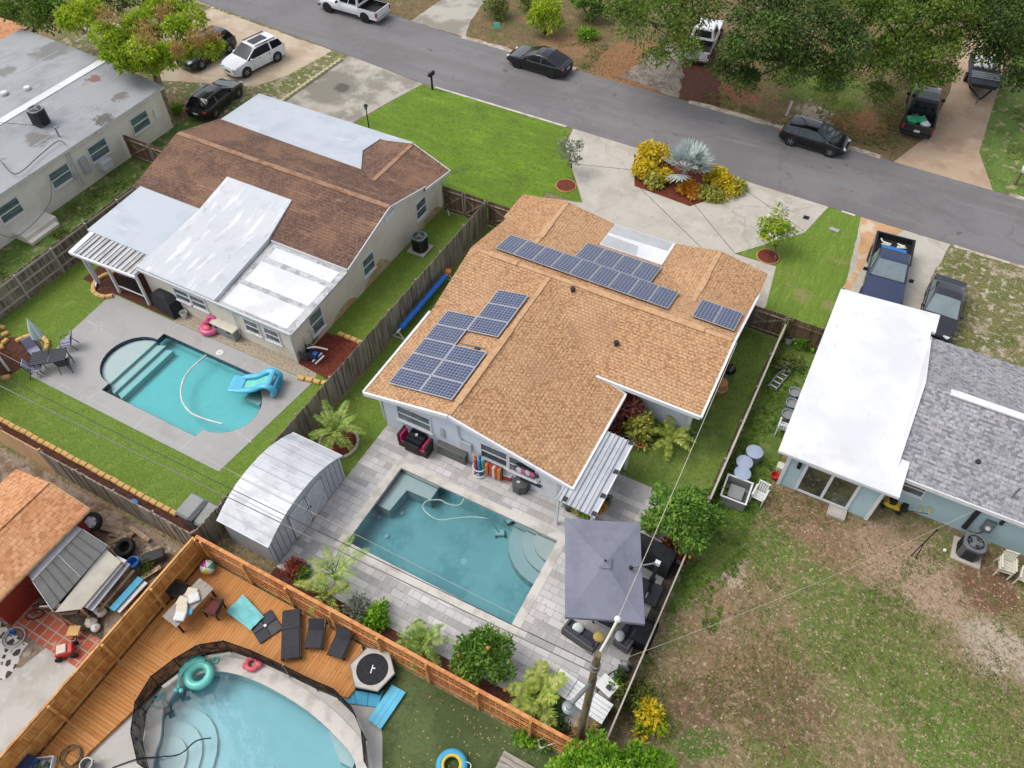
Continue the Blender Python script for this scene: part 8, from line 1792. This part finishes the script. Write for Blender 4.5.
for u, v, r, mt, lb in ((96,618,.22,'fabric_charcoal','dark blue-grey sack at the end of the white rails'),(102,614,.26,'plastic_white','large white sack among the clutter by the orange fence'),(93,624,.25,'plastic_cream','cream sack beside the tan stool'),(86,614,.2,'wood_brown','brown sack at the foot of the lean-to'),(97,629,.2,'fabric_white','small white sack nearest the orange fence'),(90,598,.22,'plastic_coral','pinkish sack behind the white rails')):
    c = at(u, v, 0); bag('sack', lb, (c.x,c.y,0), r, mt, (1,.9,.7))
t = thing('bicycle', 'dark bicycle leaning in the gap below the lean-to', 'bicycle', (*at(52,612,0)[:2],0), 1.0)
for x in (-.5,.5): w_ = MB().torus((x,0,.33),.31,.025,22,6,M=Rx).build('wheel', 'tyre', t, True); MB().cyl((x,.03,.33),.04,.06,8,R=Rx).build('hub', 'metal_grey', w_)
m = MB(); m.tube([(-.5,0,.33),(-.2,0,.8),(.35,0,.85),(.5,0,.33)],.02,6); m.tube([(-.2,0,.8),(0,0,.33),(.35,0,.82)],.02,6); m.tube([(-.5,0,.33),(0,0,.33)],.015,6); m.build('frame', 'metal_dark', t); MB().box((-.22,0,.88),(.24,.12,.06)).build('saddle', 'black_trim', t, bevel=.02); MB().tube([(.38,-.25,1.0),(.35,0,.95),(.38,.25,1.0)],.015,6).build('handlebar', 'metal_black', t)
c = at(90,594,.3); one('red_ball', MB().ball((0,0,.14),.14,12,8), 'plastic_red', 'small red ball in the gap below the lean-to', 'ball', (*at(56,595,0)[:2],.02), 0, True)
t = thing('table_round', 'round patterned garden stone with a blue cup on the mosaic paving', 'stepping stone', (*at(14,638,0)[:2],.02)); MB().torus((0,0,.02),.42,.03,26,6).build('outer_ring', 'stone_white', t, True); MB().lathe((-.15,.12,.0), [(.08,0),(.1,.16),(.08,.16),(0,.04)], 10).build('cup', 'plastic_blue', t, True); MB().torus((0,0,.02),.3,.02,22,6).build('inner_ring', 'metal_grey', t, True)
# ------------------------------------------------------------------ light
w = bpy.data.worlds.new('World'); SC.world = w; w.use_nodes = True
nt = w.node_tree; bg = nt.nodes['Background']
sky = nt.nodes.new('ShaderNodeTexSky'); sky.sky_type = 'NISHITA'; sky.sun_disc = False
EL, AZ = radians(58), radians(250)     # azimuth clockwise from +y, the way the sky texture counts it
sky.sun_elevation, sky.sun_rotation = EL, AZ
sky.air_density = 1.0; sky.dust_density = 3.0; sky.ozone_density = 1.0
# cloud cover: the sky's own light, with less of its blue
hs = nt.nodes.new('ShaderNodeHueSaturation'); hs.inputs['Saturation'].default_value = .35
nt.links.new(sky.outputs[0], hs.inputs['Color']); nt.links.new(hs.outputs[0], bg.inputs[0]); bg.inputs[1].default_value = .15
sun = bpy.data.objects.new('sun', bpy.data.lights.new('sun', 'SUN')); COL.objects.link(sun)
sun.data.energy = .75; sun.data.angle = radians(34); sun.data.color = (1.0, .96, .9)
d = Vector((sin(AZ)*cos(EL), cos(AZ)*cos(EL), sin(EL)))
sun.rotation_euler = d.to_track_quat('Z', 'Y').to_euler(); sun.location = d*60
v = SC.view_settings; v.view_transform = 'Standard'; v.look = 'None'; v.gamma = 1; v.use_curve_mapping = False; v.exposure = 0.78
SC.render.engine = 'CYCLES'
SC.cycles.max_bounces = 8; SC.cycles.transparent_max_bounces = 12; SC.cycles.use_denoising = True
SC.cycles.caustics_reflective = False; SC.cycles.caustics_refractive = False
